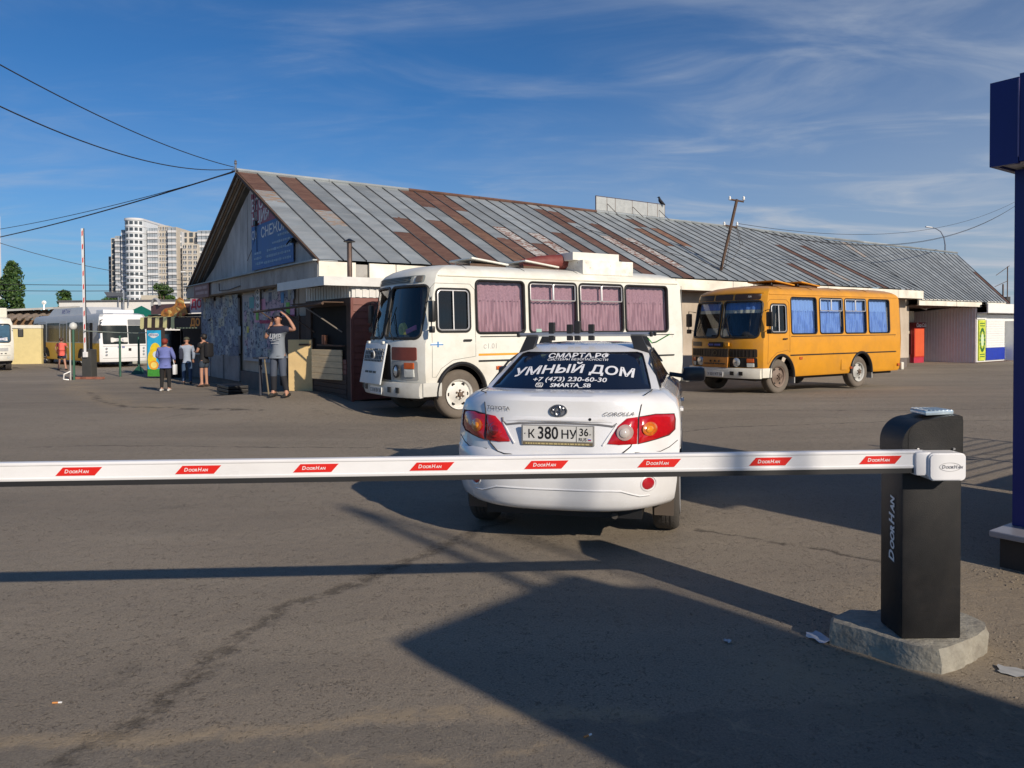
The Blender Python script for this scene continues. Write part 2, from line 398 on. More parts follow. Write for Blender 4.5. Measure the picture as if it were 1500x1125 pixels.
    crk = mt('MULTIPLY', mt('MULTIPLY', mr(cv.outputs['Distance'], .0, .03, 1, 0), patch), mr(nz(3, 4, .6), .45, .6))
    col = mix(mt('MULTIPLY', crk, .6), col, (.36, .30, .21))
    # wet dark trail and sand drifts
    trail = polyd([(-1.75, 2.9), (-1.6, 3.2), (-1.52, 3.8), (-1.38, 4.45), (-.95, 5.05), (-.28, 6.2), (.1, 6.9)])
    tm = mt('MULTIPLY', mr(trail, .01, .10, 1, 0, True), mr(nz(11, 6, .78), .42, .56))
    stain = mt('MULTIPLY', mr(nz(.9, 6, .7, .5), .60, .72), .38)
    col = mix(stain, col, (.085, .072, .060))
    col = mix(mt('MULTIPLY', tm, .58), col, (.050, .040, .030))
    sand = polyd([(-2.6, 2.95), (-1.1, 3.08), (-.2, 3.25), (.55, 3.2)])
    sm = mt('MULTIPLY', mr(sand, .01, .09, 1, 0, True), mr(nz(9, 6, .7), .33, .52))
    sand2 = polyd([(-.95, 2.80), (-.3, 2.86), (.3, 3.0)])
    sm = mt('MAXIMUM', sm, mt('MULTIPLY', mr(sand2, .0, .07, 1, 0, True), mr(nz(6, 6, .7), .40, .60)))
    sand3 = polyd([(1.5, 3.6), (2.1, 3.5), (2.7, 3.7), (3.6, 4.6), (3.1, 4.9), (2.5, 4.4)])
    sm = mt('MAXIMUM', sm, mt('MULTIPLY', mr(sand3, .1, .75, 1, 0, True), mr(nz(2, 6, .7), .32, .60, .1, .8)))
    sand4 = polyd([(-16.5, 28.6), (-14.2, 24.6), (-10.6, 19.6), (-8.6, 17.0), (-7.2, 15.5)])
    sm = mt('MAXIMUM', sm, mt('MULTIPLY', mr(sand4, .05, .9, 1, 0, True), mr(nz(1.4, 6, .75), .36, .58)))
    col = mix(mt('MULTIPLY', sm, .7), col, (.36, .285, .19))
    ck = polyd([(-12.5, 22.4), (-10.4, 19.0), (-8.4, 16.4), (-6.6, 15.3), (-5.0, 14.9)])
    cm = mt('MULTIPLY', mr(ck, .02, .16, 1, 0, True), mr(nz(2.4, 5, .7), .44, .56))
    col = mix(mt('MULTIPLY', cm, .75), col, (.05, .04, .032))
    # thin tar seams and cracks far out
    for pts in ([(1.6, 11.3), (3.5, 12.6), (6.5, 13.2), (12, 13.5)], [(1.5, 6.2), (2.3, 5.6), (2.7, 5.2)], [(3, 9.4), (6, 9.8), (9, 9.6)], [(-14, 9.5), (-6, 11.0), (-2, 10.6)], [(2, 15.5), (8, 15.0), (18, 16.5)]):
        d = polyd(pts); k = mt('MULTIPLY', mr(d, .0, .045, 1, 0, True), mr(nz(3, 4, .6), .38, .5))
        col = mix(mt('MULTIPLY', k, .7), col, (.045, .037, .03))
    L.new(col, b.inputs['Base Color'])
    b.inputs['Roughness'].default_value = .88; b.inputs['Specular IOR Level'].default_value = .3
    hh = mt('SUBTRACT', mt('ADD', mt('MULTIPLY', fine, .30), mt('MULTIPLY', grit, .16)), mt('ADD', mt('MULTIPLY', pits, .55), mt('MULTIPLY', tm, .3)))
    hh = mt('ADD', hh, mt('MULTIPLY', nz(9, 5, .6), .5))
    bp = N.new('ShaderNodeBump'); bp.inputs['Strength'].default_value = .9; bp.inputs['Distance'].default_value = .032; L.new(hh, bp.inputs['Height']); L.new(bp.outputs[0], b.inputs['Normal'])
    return m
def build_ground():
    xs = [-2500, -900, -300, -120, -60] + [-44+i*1.0 for i in range(93)] + [60, 120, 300, 900, 2500]
    ys = [-600, -100, -30, -12, -4] + [0+i*1.0 for i in range(60)] + [70, 90, 140, 300, 900, 4500]
    V = [(x, y, g(x, y)) for y in ys for x in xs]; n = len(xs)
    F = [(j*n+i, j*n+i+1, (j+1)*n+i+1, (j+1)*n+i) for j in range(len(ys)-1) for i in range(n-1)]
    o = mkmesh('ground', V, F, ground_material(), smooth=60); props(o, kind='structure')
build_ground()

# ------------------------------------------------------------------ market building
BU = R(54.4); U = Vector((math.sin(BU), math.cos(BU), 0)); VV = Vector((-math.cos(BU), math.sin(BU), 0))
P0 = Vector((-4.85, 18.6, 0)); BRZ = math.atan2(U.y, U.x)
def BW(s, t, z=0): return P0+U*s+VV*t+Vector((0, 0, z))
T_R, Z_R, T_E, Z_E = 6.4, 6.65, -.35, 3.38
def build_market():
    b = thing('market_hall', 'long low market hall with rust patched grey metal gable roof behind the buses', 'building', tuple(BW(0, 0)), BRZ)
    wallm = two_tone('stained_cream_render', (.50, .43, .35), (.36, .30, .23), 1.2, .40, .75, .9, 0, (1, 1, .6), .2, .02)
    gable = two_tone('weathered_grey_board', (.50, .49, .47), (.30, .28, .25), 2.4, .45, .8, .85, 0, (1, 2.5, .7), .2, .12)
    base = M('dark_plinth_render', (.14, .12, .11), .9, var=.2, bump=.3)
    def slope(t): return Z_R-(Z_R-Z_E)*abs(t-T_R)/(T_R-T_E)
    # walls
    w = MB(); w.box2((.62, .45, .2), (29.6, .75, 3.05)); w.out('wall', wallm, b, label='cream rendered long wall under the eaves')
    w = MB(); w.box2((.5, .45, .35), (.62, 12.9, 3.0)); w.out('wall', wallm, b, label='shaded gable end wall covered with notices')
    w = MB(); w.box2((.42, .30, -.4), (.72, 13.0, .348)); w.out('plinth', base, b)
    w = MB(); w.box2((.722, .38, -.4), (29.3, .5, .198)); w.out('plinth', base, b)
    w = MB(); w.box2((29.605, 3.6, -.4), (39.5, 3.9, 3.0)); w.box2((29.3, .76, -.4), (29.6, 3.6, 3.0)); w.box2((.62, 12.6, -.4), (43, 12.9, 3.0)); w.out('wall', M('brown_render', (.20, .13, .09), .9, var=.2), b)  # far, joining and rear walls, a darker brown than the cream ones
    w = MB(); w.add([(39.0, .6, -.4), (46.8, T_R, -.4), (43.0, 12.9, -.4), (39.0, .6, 2.95), (46.8, T_R, 6.2), (43.0, 12.9, 3.0)], [(0, 1, 4, 3), (1, 2, 5, 4)]); w.out('gable_wall', wallm, b)
    # gable boards between seams
    edges = [-.05, 2.5, 4.6, 6.9, 9.0, 11.1, 13.1]
    def inner(t): return slope(t)-.42
    for a, c in zip(edges, edges[1:]):
        a2, c2 = a+.012, c-.012
        if a2 < T_R < c2: poly = [(a2, 3.3), (c2, 3.3), (c2, inner(c2)), (T_R, inner(T_R)), (a2, inner(a2))]
        else: poly = [(a2, 3.3), (c2, 3.3), (c2, max(3.32, inner(c2))), (a2, max(3.32, inner(a2)))]
        off = rnd.uniform(-.012, .012)
        mb = MB(); mb.prism(poly, lambda t, z: (.50+off, t, z), lambda t, z: (.46+off, t, z)); mb.out('gable_board', gable, b)
    # fascia along gable and eave, in lengths
    fm = two_tone('grey_weathered_fascia', (.36, .35, .33), (.22, .19, .16), 3, .5, .75, .8, 0, (1, 2, 1), .2, .1)
    ts = [-.32, 2.9, 6.1, 9.5, 13.3]
    for a, c in zip(ts, ts[1:]):
        mb = MB(); mb.box2((-.02, a+.01, 2.93), (.04, c-.01, 3.34)); mb.out('fascia_board', fm, b)
        mb = MB(); mb.box2((-.14, a, 3.345), (.5, c-.003, 3.375)); mb.out('ledge_flashing', galv, b)
    mb = MB(); mb.box2((.045, -.3, 2.93), (.6, 13.2, 2.96)); mb.out('soffit', fm, b)
    ss = [-.02, .95, 1.3, 2.05, 4.2, 6.9, 9.6, 12.5, 15.5, 18.5, 21.5, 24.5, 27.0, 29.3]
    for i, (a, c) in enumerate(zip(ss, ss[1:])):
        if i == 1:
            mb = MB(); mb.box2((a, -.28, 2.98), (c, -.22, 3.30)); mb.out('fascia_board', fm, b); continue
        mb = MB(); mb.box2((a+.01, -.38, 2.97), (c-.01, -.32, 3.33)); mb.out('fascia_board', fascia_white, b)
    mb = MB(); mb.box2((0.0, -.31, 2.95), (29.3, .45, 2.98)); mb.out('soffit', M('brown_soffit', (.16, .10, .07), .9, var=.3), b)
    for a, c in ((29.45, 33.2), (33.2, 36.0), (36.6, 38.9)):
        mb = MB(); mb.box2((a+.01, -.1, 2.68), (c-.02, -.02, 2.98)); mb.out('fascia_board', fascia_white, b)
    mb = MB(); mb.box2((29.4, -.02, 2.66), (39, 3.6, 2.70)); mb.out('soffit', orange_w, b)
    # roof sheets
    PW = .62
    rustmap = {0: [(0, .24, rust), (.24, .38, galv_rusty)], 2: [(0, .44, rust), (.44, .62, galv_rusty)], 9: [(0, .24, rust)],
               10: [(0, .35, rust), (.35, 1, rust_or)], 11: [(0, .25, rust), (.62, 1, rust)], 6: [(.45, 1, rust)], 5: [(.64, 1, rust)],
               8: [(.44, 1, rust)], 12: [(.45, .9, rust_mot), (.9, 1, rust)], 13: [(.65, 1, rust)], 14: [(.50, .95, rust_mot)], 16: [(.46, .78, rust), (.78, 1, rust_mot)],
               17: [], 18: [(.06, 1, rust)], 19: [(.08, .26, rust)], 20: [(.44, .85, rust_mot)], 21: [(.24, 1, rust)], 22: [(.44, .85, rust_mot)],
               25: [(.24, .52, rust_or)], 26: [(.06, .2, rust)], 27: [(.2, .5, rust_or)], 36: [(.66, 1, rust)], 40: [(.29, .72, rust), (.72, .9, galv_rusty)], 44: [(.25, 1, rust)]}
    seam_m = M('dark_seam', (.075, .08, .085), .7, var=.3)
    def se(s_): return s_-2.4*(max(0, s_)/31.8)**3
    def sheet(sa, sb, ea, eb, t0, t1, ze, tE, mat, seam=True, lift=0.0, zr=Z_R):
        def pt(k, t, dz=0):   # k 0..1 across, t down slope
            sr = sa+(sb-sa)*k; s2 = ea+(eb-ea)*k
            return (sr+(s2-sr)*t, T_R+(tE-T_R)*t, zr+(ze-zr)*t+dz)
        mb = MB(); n = 4; V = []; F = []
        for j in range(n+1):
            t = t0+(t1-t0)*j/n
            w1 = rnd.uniform(-.006, .006)
            V += [pt(0.0, t, lift+.0), pt(.5, t, lift+.004+w1), pt(.955, t, lift), pt(.96, t, lift+.034), pt(1.0, t, lift+.034), pt(1.0, t, lift-.01)]
        for j in range(n):
            for i in range(5): a = j*6+i; F.append((a, a+6, a+7, a+1))
        mb.add(V, F); mb.m = [1 if i % 5 >= 2 else 0 for i in range(len(F))]; return mb.out('roof_sheet', [mat, seam_m], b)
    NP = 51
    for i in range(NP):
        sa = .02+i*PW; sb = sa+PW; segs = []; t = 0
        for (a, c, m) in rustmap.get(i, []):
            if a > t: segs.append((t, a, galv))
            segs.append((a, c, m)); t = c
        if t < 1: segs.append((t, 1, galv))
        for k, (a, c, m) in enumerate(segs):
            sheet(sa, sb, se(sa), se(sb), a, min(1.0, c+.012), Z_E, T_E, m, lift=.0 if k == 0 else -.004*k)
    NF = 26
    for i in range(NF):
        sa = 31.66+(47.8-31.66)*i/NF; sb = 31.66+(47.8-31.66)*(i+1)/NF; ea = 29.25+(39.3-29.25)*i/NF; eb = 29.25+(39.3-29.25)*(i+1)/NF
        segs = [(0, 1, galv)]
        if i == 1: segs = [(0, .5, galv), (.5, .84, rust), (.84, 1, galv)]
        if i == 3: segs = [(0, .3, galv_rusty), (.3, 1, galv)]
        if i == NF-1: segs = [(0, .4, galv), (.4, 1, rust)]
        for k, (a, c, m) in enumerate(segs): sheet(sa, sb, ea, eb, a, min(1, c+.012), 3.02, -.15, m, lift=-.09-.004*k)
    mb = MB(); mb.add([(0, T_R, Z_R), (0, 13.3, 3.3), (43.5, 13.3, 3.3), (47.8, T_R, Z_R-.1)], [(0, 1, 2, 3)]); mb.add([(0, T_R, Z_R-.04), (0, 13.3, 3.26), (43.5, 13.3, 3.26), (47.8, T_R, Z_R-.14)], [(3, 2, 1, 0)])
    mb.out('rear_roof_slope', galv, b)
    for k in range(16):
        s0 = k*3.0; mb = MB(); mb.tube([(s0, T_R, Z_R+.03), (min(47.8, s0+3.02), T_R, Z_R+.03)], .07, 6); mb.out('ridge_cap', rust if k in (2, 3, 4) else galv, b, 40)
    # verge boards at the near gable
    for sgn, tE2, zE2 in ((-1, T_E, Z_E), (1, 13.3, 3.3)):
        mb = MB(); a = Vector((-.03, T_R, Z_R-.02)); c = Vector((-.03, tE2, zE2-.02)); d = Vector((0, 0, -.09))
        mb.add([a, c, c+d, a+d, a+Vector((.05, 0, 0)), c+Vector((.05, 0, 0)), c+d+Vector((.05, 0, 0)), a+d+Vector((.05, 0, 0))], [(0, 1, 2, 3), (7, 6, 5, 4), (0, 3, 7, 4), (3, 2, 6, 7), (1, 5, 6, 2), (0, 4, 5, 1)])
        mb.out('verge_board', orange_w, b)
        n = 7   # rafters' underside boards
        for j in range(5):
            x = .06+j*.085
            mb = MB(); mb.tube([(x, T_R, Z_R-.10), (x, tE2, zE2-.10)], .034, 4); mb.out('soffit_batten', M('pale_brown_wood', (.26, .19, .13), .8, var=.25, rand=.2) if j % 2 else fm, b)
    # wall facings at the notices side
    shut = two_tone('grey_shutter_panel', (.30, .30, .31), (.16, .15, .15), 3, .5, .8, .8, 0, (1, 1, 1), .2, .15)
    for (a, c, z0, z1) in ((11.4, 12.6, 2.1, 2.75), (9.65, 11.3, 2.1, 2.75), (11.5, 12.6, -.02, .8), (9.7, 11.3, -.02, 2.05), (7.75, 9.5, -.02, .85), (11.4, 12.6, .85, 2.05), (7.7, 9.5, .9, 2.75)):
        mb = MB(); mb.box2((.36, a, z0), (.418, c, z1), bev=.012); mb.out('shutter_panel', shut, b)
    mb = MB(); mb.box2((.46, 2.4, 1.95), (.498, 7.5, 2.9)); mb.out('wall_facing', wallm, b)
    # downpipe and cables on the gable
    mb = MB(); mb.tube([(.40, 6.05, 6.1), (.36, 5.9, 5.6), (.38, 5.8, 4.6), (.40, 6.3, 4.2), (.38, 6.7, 3.9)], .009, 5); mb.tube([(.38, 5.75, 6.0), (.36, 5.65, 5.0), (.38, 5.7, 4.1)], .008, 5); mb.out('cable', black_plastic, b)
    mb = MB(); mb.box2((.30, 5.6, 4.9), (.43, 5.8, 5.05), bev=.02); mb.out('junction_box', black_plastic, b)
    mb = MB(); mb.box2((.26, 2.28, 4.05), (.42, 2.45, 4.18), bev=.03); mb.tube([(.26, 2.4, 4.12), (.10, 2.2, 3.98)], .02, 6); mb.out('flood_lamp', black_plastic, b)
    mb = MB(); mb.tube([(-.03, T_R, Z_R-.05), (-.03, T_R, Z_R+.22)], .03, 6); mb.tube([(-.10, T_R+.15, Z_R+.02), (.02, T_R-.1, Z_R+.02)], .025, 5)
    mb.lathe([(.03, 0), (.05, .04), (.03, .07), (.045, .10), (.015, .15)], 10, 'z', (-.03, T_R, Z_R+.2)); mb.out('wire_anchor', steel, b, 40)
    # cables running down the fascia
    mb = MB(); mb.tube([(-.06, 8.4, 3.25), (-.08, 8.3, 3.0), (-.06, 7.2, 2.98), (-.06, 6.0, 3.05)], .016, 5); mb.out('cable', black_plastic, b)
    return b
market = build_market()

def bmx(s, t, z):     # frame for things fixed flat on the gable wall: x runs to the right, y up, z out of the wall
    return frame_mx(BW(s, t, z), -VV, (0, 0, 1))
white_print = M('white_print', (.72, .72, .72), .6, var=.08)
def build_banner():
    o = thing('banner', 'faded red and blue printed banner fixed in the gable of the market hall', 'banner', tuple(BW(.40, 6.25, 3.55)), BRZ)
    red = M('faded_red_vinyl', (.30, .035, .055), .5, var=.15); blue = M('faded_blue_vinyl', (.018, .095, .32), .5, var=.15)
    pr = lambda P, m_, n_: MB().prism(P, lambda y, z: (0, y, z), lambda y, z: (-.012, y, z)).out(n_, m_, o)
    pr([(0, 0), (-3.75, 0), (-3.75, .80), (-2.60, 1.36), (0, 1.36)], blue, 'blue_field')
    pr([(0, 1.363), (-2.60, 1.363), (-.75, 2.28), (0, 2.40)], red, 'red_field')
    def fr(y, z): return frame_mx((-.016, y, z), (0, -1, .02), (0, .02, 1))
    text('ВТО', .50, white_print, o, fr(-.02, 1.98), bold=.012, align='LEFT', sx=1.15)
    text('НЦИЯ', .48, white_print, o, fr(-.02, 1.56), bold=.012, align='LEFT', sx=1.28)
    text('ОУ', .36, white_print, o, fr(-.02, 1.06), align='LEFT', sx=1.1, bold=.006)
    text('СНЕЖОК', .42, white_print, o, fr(-.95, 1.06), align='LEFT', sx=1.22, bold=.008)
    for (y0, z, w) in ((-2.5, .86, .9), (-2.0, .68, 1.5), (-1.5, .50, 2.0), (-1.4, .33, 2.1), (-1.2, .16, 2.3), (-.3, .50, .7), (-.25, .34, .8), (-.4, .18, .6)):
        m = MB(); y = y0
        while y > y0-w:
            l = rnd.uniform(.06, .2); h = rnd.uniform(.05, .085)
            m.box2((-.018, y-l, z-h/2), (-.0145, y, z+h/2)); y -= l+.035
        m.out('print_line', M('pale_blue_print', (.30, .42, .55), .6, var=.2), o, kind='stuff')
build_banner()

def build_posters():
    paper_cols = [(.50, .50, .50), (.42, .45, .50), (.52, .40, .46), (.48, .48, .40), (.30, .36, .42), (.22, .26, .34), (.50, .52, .53), (.35, .42, .45)]
    pm = [two_tone('pasted_paper_%d' % i, (c[0]*.85, c[1]*.85, c[2]*.85), (.06, .07, .12), 6, .53, .60, .8, 0, (1, 1, 1.6), .1, .1, 6, .6) for i, c in enumerate(paper_cols)]
    green = M('green_flyer_paper', (.20, .48, .10), .7); pink = M('pink_flyer_paper', (.60, .30, .42), .7); yel = M('yellow_flyer_paper', (.6, .55, .1), .7)
    bd = thing('notice_board', 'big white notice board crowded with pink green and white flyers on the gable wall', 'notice board', tuple(BW(.44, 7.35, .75)), BRZ)
    m = MB(); m.box2((-.03, -4.7, -.05), (0, 0, 2.05)); m.out('backing_board', M('pale_board', (.40, .41, .43), .8, var=.15), bd)
    fr = M('thin_grey_frame', (.3, .3, .3), .6)
    for (a, c) in (((-.045, -4.72, 2.05), (0, 0.02, 2.09)), ((-.045, .0, -.05), (0, .03, 2.05))):
        m = MB(); m.box2(a, c); m.out('board_frame', fr, bd)
    def flyer(y, z, w, h, mat, par, x=-.034):
        an = rnd.uniform(-.03, .03); d = rnd.uniform(0, .006)
        P = [(-w/2, -h/2), (w/2, -h/2), (w/2, h/2), (-w/2, h/2)]
        P = [(y+p[0]*math.cos(an)-p[1]*math.sin(an), z+p[0]*math.sin(an)+p[1]*math.cos(an)) for p in P]
        m = MB(); m.prism(P, lambda a, b: (x-d, a, b), lambda a, b: (x-d-.002, a, b)); return m.out('flyer', mat, par)
    z = 0.1
    while z < 2.0:
        y = -.15
        while y > -4.6:
            w = rnd.uniform(.22, .5); h = rnd.uniform(.25, .42)
            mat = rnd.choice(pm)
            if 1.15 < z < 1.75 and y < -1.1: mat = rnd.choice([pink, pm[2], pm[2], pm[0]])
            if not (z > 1.75 and rnd.random() < .35): flyer(y-w/2, z+.12, w, h, mat, bd)
            y -= w*.92
        z += .29
    for (y, z, w, h, mt) in ((-1.55, 1.42, .28, .36, green), (-4.35, 1.5, .3, .4, green), (-.55, .95, .2, .2, yel), (-3.9, 1.85, .25, .3, M('blue_flyer_paper', (.08, .25, .5), .7)), (-1.0, 1.8, .5, .35, M('teal_flyer_paper', (.12, .35, .38), .7))): flyer(y, z, w, h, mt, bd, -.044)
    pinkt = M('magenta_print', (.45, .05, .12), .7)
    for (y, z, w) in ((-1.8, 1.18, 1.0), (-3.3, 1.22, 1.1), (-4.3, 1.3, .5)):
        m = MB(); yy = y
        while yy > y-w: l = rnd.uniform(.06, .12); m.box2((-.052, yy-l, z-.05), (-.0495, yy, z+.05)); yy -= l+.03
        m.out('print_line', pinkt, bd)
    cnt = thing('paper_notices', 'tattered blue grey notices pasted over the old shutters left of the notice board', 'posters', tuple(BW(.36, 12.6, .75)), BRZ)
    z = .15
    while z < 2.0:
        y = 0
        while y > -4.75:
            w = rnd.uniform(.25, .55); h = rnd.uniform(.3, .5)
            if rnd.random() < .9: flyer(y-w/2, z+.1, w, h, rnd.choice(pm[3:8]+pm[4:6]), cnt, -.002)
            y -= w*.95
        z += .33
build_posters()
# small faded sign on the gable fascia
def fascia_sign():
    o = thing('small_sign', 'small faded pink sign hanging at the left end of the gable fascia', 'sign', tuple(BW(-.06, 11.75, 2.86)), BRZ)
    m = MB(); m.box2((-.04, -2.1, 0), (0, 0, .48), bev=.008); m.out('panel', M('faded_pink_panel', (.24, .13, .12), .7, var=.15), o)
    for y, z, w in ((-.2, .35, 1.0), (-1.3, .35, .6), (-.3, .17, 1.2), (-1.6, .16, .4)):
        m = MB(); m.box2((-.046, y-w, z-.05), (-.0415, y, z+.05)); m.out('print_line', M('pale_print', (.40, .28, .27), .7), o)
fascia_sign()
# number plate sign above the notice board
def tiny_sign():
    o = thing('door_sign', 'narrow white upright sign above the notice board', 'sign', tuple(BW(.34, 5.65, 2.25)), BRZ)
    m = MB(); m.box2((-.02, -.32, 0), (0, 0, .75)); m.out('plate', M('white_sign_plate', (.6, .6, .58), .6), o)
    for z in (.18, .4, .6):
        m = MB(); m.tube([(-.026, -.16+.07*math.cos(a*math.pi/6), z+.06*math.sin(a*math.pi/6)) for a in range(12)], .012, 4, closed=True); m.out('ring_mark', black_plastic, o)
tiny_sign()

# ------------------------------------------------------------------ ridge hoarding, crow, roof pole
def ridge_stuff():
    o = thing('roof_hoarding', 'pale grey metal hoarding panels standing on the ridge of the market hall roof', 'hoarding', tuple(BW(15.0, T_R, Z_R+.05)), BRZ); o.scale = (.64, 1, .66)
    m0 = M('pale_metal_back', (.40, .42, .42), .5, .2, var=.1)
    xs = [0, .98, 1.75, 3.35, 4.85, 5.85, 6.6]
    for a, c in zip(xs, xs[1:]):
        m = MB(); m.box2((a+.02, -.02, .08), (c-.02, .02, .95)); m.out('hoarding_panel', m0, o)
    for x in xs:
        m = MB(); m.tube([(x, 0, -.1), (x, 0, 1.0)], .028, 4); m.out('post', orange_w, o)
    for x in (1.0, 3.4, 6.0):
        m = MB(); m.tube([(x, -.03, .55), (x+.12, -.6, -.25)], .02, 4); m.out('brace', orange_w, o)
    m = MB(); m.tube([(0, 0, .99), (6.6, 0, .99)], .022, 4); m.tube([(0, 0, .05), (6.6, 0, .05)], .022, 4); m.out('rail', orange_w, o)
    c = thing('crow', 'dark crow perched on top of the ridge hoarding', 'bird', tuple(BW(19.0, T_R, Z_R+.70)), BRZ+.4)
    m = MB(); m.tube([(.0, -.20, -.06), (.0, -.10, .03), (0, 0, .10), (0, .06, .19), (0, .08, .27), (0, .10, .33), (0, .14, .345)], [.012, .05, .085, .075, .05, .045, .02], 10); m.out('body', M('crow_black', (.015, .015, .018), .5), c, 60)
    m = MB(); m.tube([(0, .135, .335), (0, .21, .32)], [.018, .004], 6); m.out('beak', black_plastic, c)
    for sx in (-1, 1):
        m = MB(); m.tube([(sx*.03, .0, .08), (sx*.03, .01, -.02)], .008, 5); m.out('leg', black_plastic, c)
        m = MB(); m.tube([(sx*.07, .05, .18), (sx*.085, -.04, .10), (sx*.05, -.18, -.02)], [.02, .04, .01], 6); m.out('wing', M('crow_black', (0, 0, 0)), c, 60)
ridge_stuff()
def rp(s, t): # point on the near roof slope
    return BW(s, T_R+(T_E-T_R)*t, Z_R+(Z_E-Z_R)*t)
wire_m = M('wire_black', (.03, .03, .035), .6)
def sag(a, b, d, n=24):
    a = Vector(a); b = Vector(b)
    return [a.lerp(b, i/n)-Vector((0, 0, d*4*(i/n)*(1-i/n))) for i in range(n+1)]
def wire(a, b, d, r, label, name='overhead_wire', group='overhead wires'):
    m = MB(); m.tube(sag(a, b, d), r, 5); o = m.out(name, wire_m); props(o, label, 'wire', group); return o
def roof_pole():
    base = rp(16.0, .86); o = thing('roof_pole', 'leaning rusty steel wire pole with white insulators on the roof slope', 'utility pole', tuple(base), 0)
    top = Vector((.62, .0, 2.62)); m = MB(); m.tube([(0, 0, -.08), top], .055, 8); m.out('pole', orange_w, o, 40)
    ins = M('white_porcelain', (.75, .75, .72), .3)
    for k, w in ((.985, .26), (.62, .24)):
        p = top*k; m = MB(); m.tube([p+Vector((-w, 0, .04)), p+Vector((w, 0, -.05))], .035, 6); arm = m.out('cross_arm', orange_w, o)
        for sx in (-1, 1):
            q = p+Vector((sx*w, 0, -.005*sx)); m = MB(); m.lathe([(.02, 0), (.055, .03), (.035, .07), (.05, .10), (.02, .16)], 8, 'z', tuple(q)); m.out('insulator', ins, arm, 50)
    m = MB(); m.tube([top*.6, (.25, -.3, .9), (.15, -.2, .2), (.05, -.1, 0)], .012, 4); m.tube([top*.62+Vector((.2, 0, 0)), (.75, 0, .9), (.4, -.1, .3), (.1, 0, .05)], .01, 4); m.tube([top*.6+Vector((.25, 0, 0)), (.85, 0, .9), (1.1, 0, .75)], .01, 4); m.out('cable', wire_m, o)
    m = MB(); m.tube([tuple(rp(11.8+i*1.05, .36+i*.125+.0)-base+Vector((0, 0, .06+(.04 if i % 2 else 0)))) for i in range(5)], .014, 4); m.out('cable', wire_m, o, label='thin dark cable lying down the roof slope')
    return base, top
rb, rt = roof_pole()
tp = rb+rt
wire(rb+rt*.62+Vector((.24, 0, 0)), (38, 55, 11.5), 2.0, .014, 'slack wire running right from the lower arm of the leaning roof pole')
wire(rb+rt*.66+Vector((.2, 0, 0)), (38, 55, 11.55), 1.5, .010, 'tighter wire running right from the leaning roof pole')
wire(rb+rt*.62+Vector((.22, 0, 0)), (38, 55, 11.52), 2.05, .008, 'thin third wire close beside the slack one right of the leaning roof pole')

# wires from ridge end to the left
A = BW(-.05, T_R, Z_R+.12)
wire(A, (-8.76, 12.0, 6.28), .25, .012, 'uppermost wire from the ridge end towards the top left corner')
wire(A-Vector((0, 0, .05)), (-8.76, 12.0, 5.57), .45, .013, 'second wire from the top, sagging to the left of the ridge end')
wire(A-Vector((0, 0, .12)), (-29.2, 40, 6.25), .2, .024, 'thick twisted wire running low from the ridge end to the left edge')
wire(A-Vector((.05, 0, .16)), (-29.2, 40, 6.8), .25, .013, 'thin wire just above the thick low wire on the left')
wire((-44, 60, 10.0), (-27, 66, 6.0), .8, .025, 'single wire sagging behind the raised barrier on the left')
for k, (z0, z1) in enumerate(((4.6, 4.4), (4.0, 3.9))):
    wire((-50, 70, z0+1.6), (-30, 70, z1+1.6), .1, .03, ('upper', 'lower')[k]+' of the two faint level wires above the low white building')
for k, (za, zb_) in enumerate(((10.4, 9.9), (8.4, 6.2), (6.4, 5.6), (5.4, 4.9))):
    wire((44, 62, za), (60, 66, zb_), .2, .022, ('topmost', 'second', 'third', 'lowest')[k]+' of the faint wires beyond the right end of the roof')

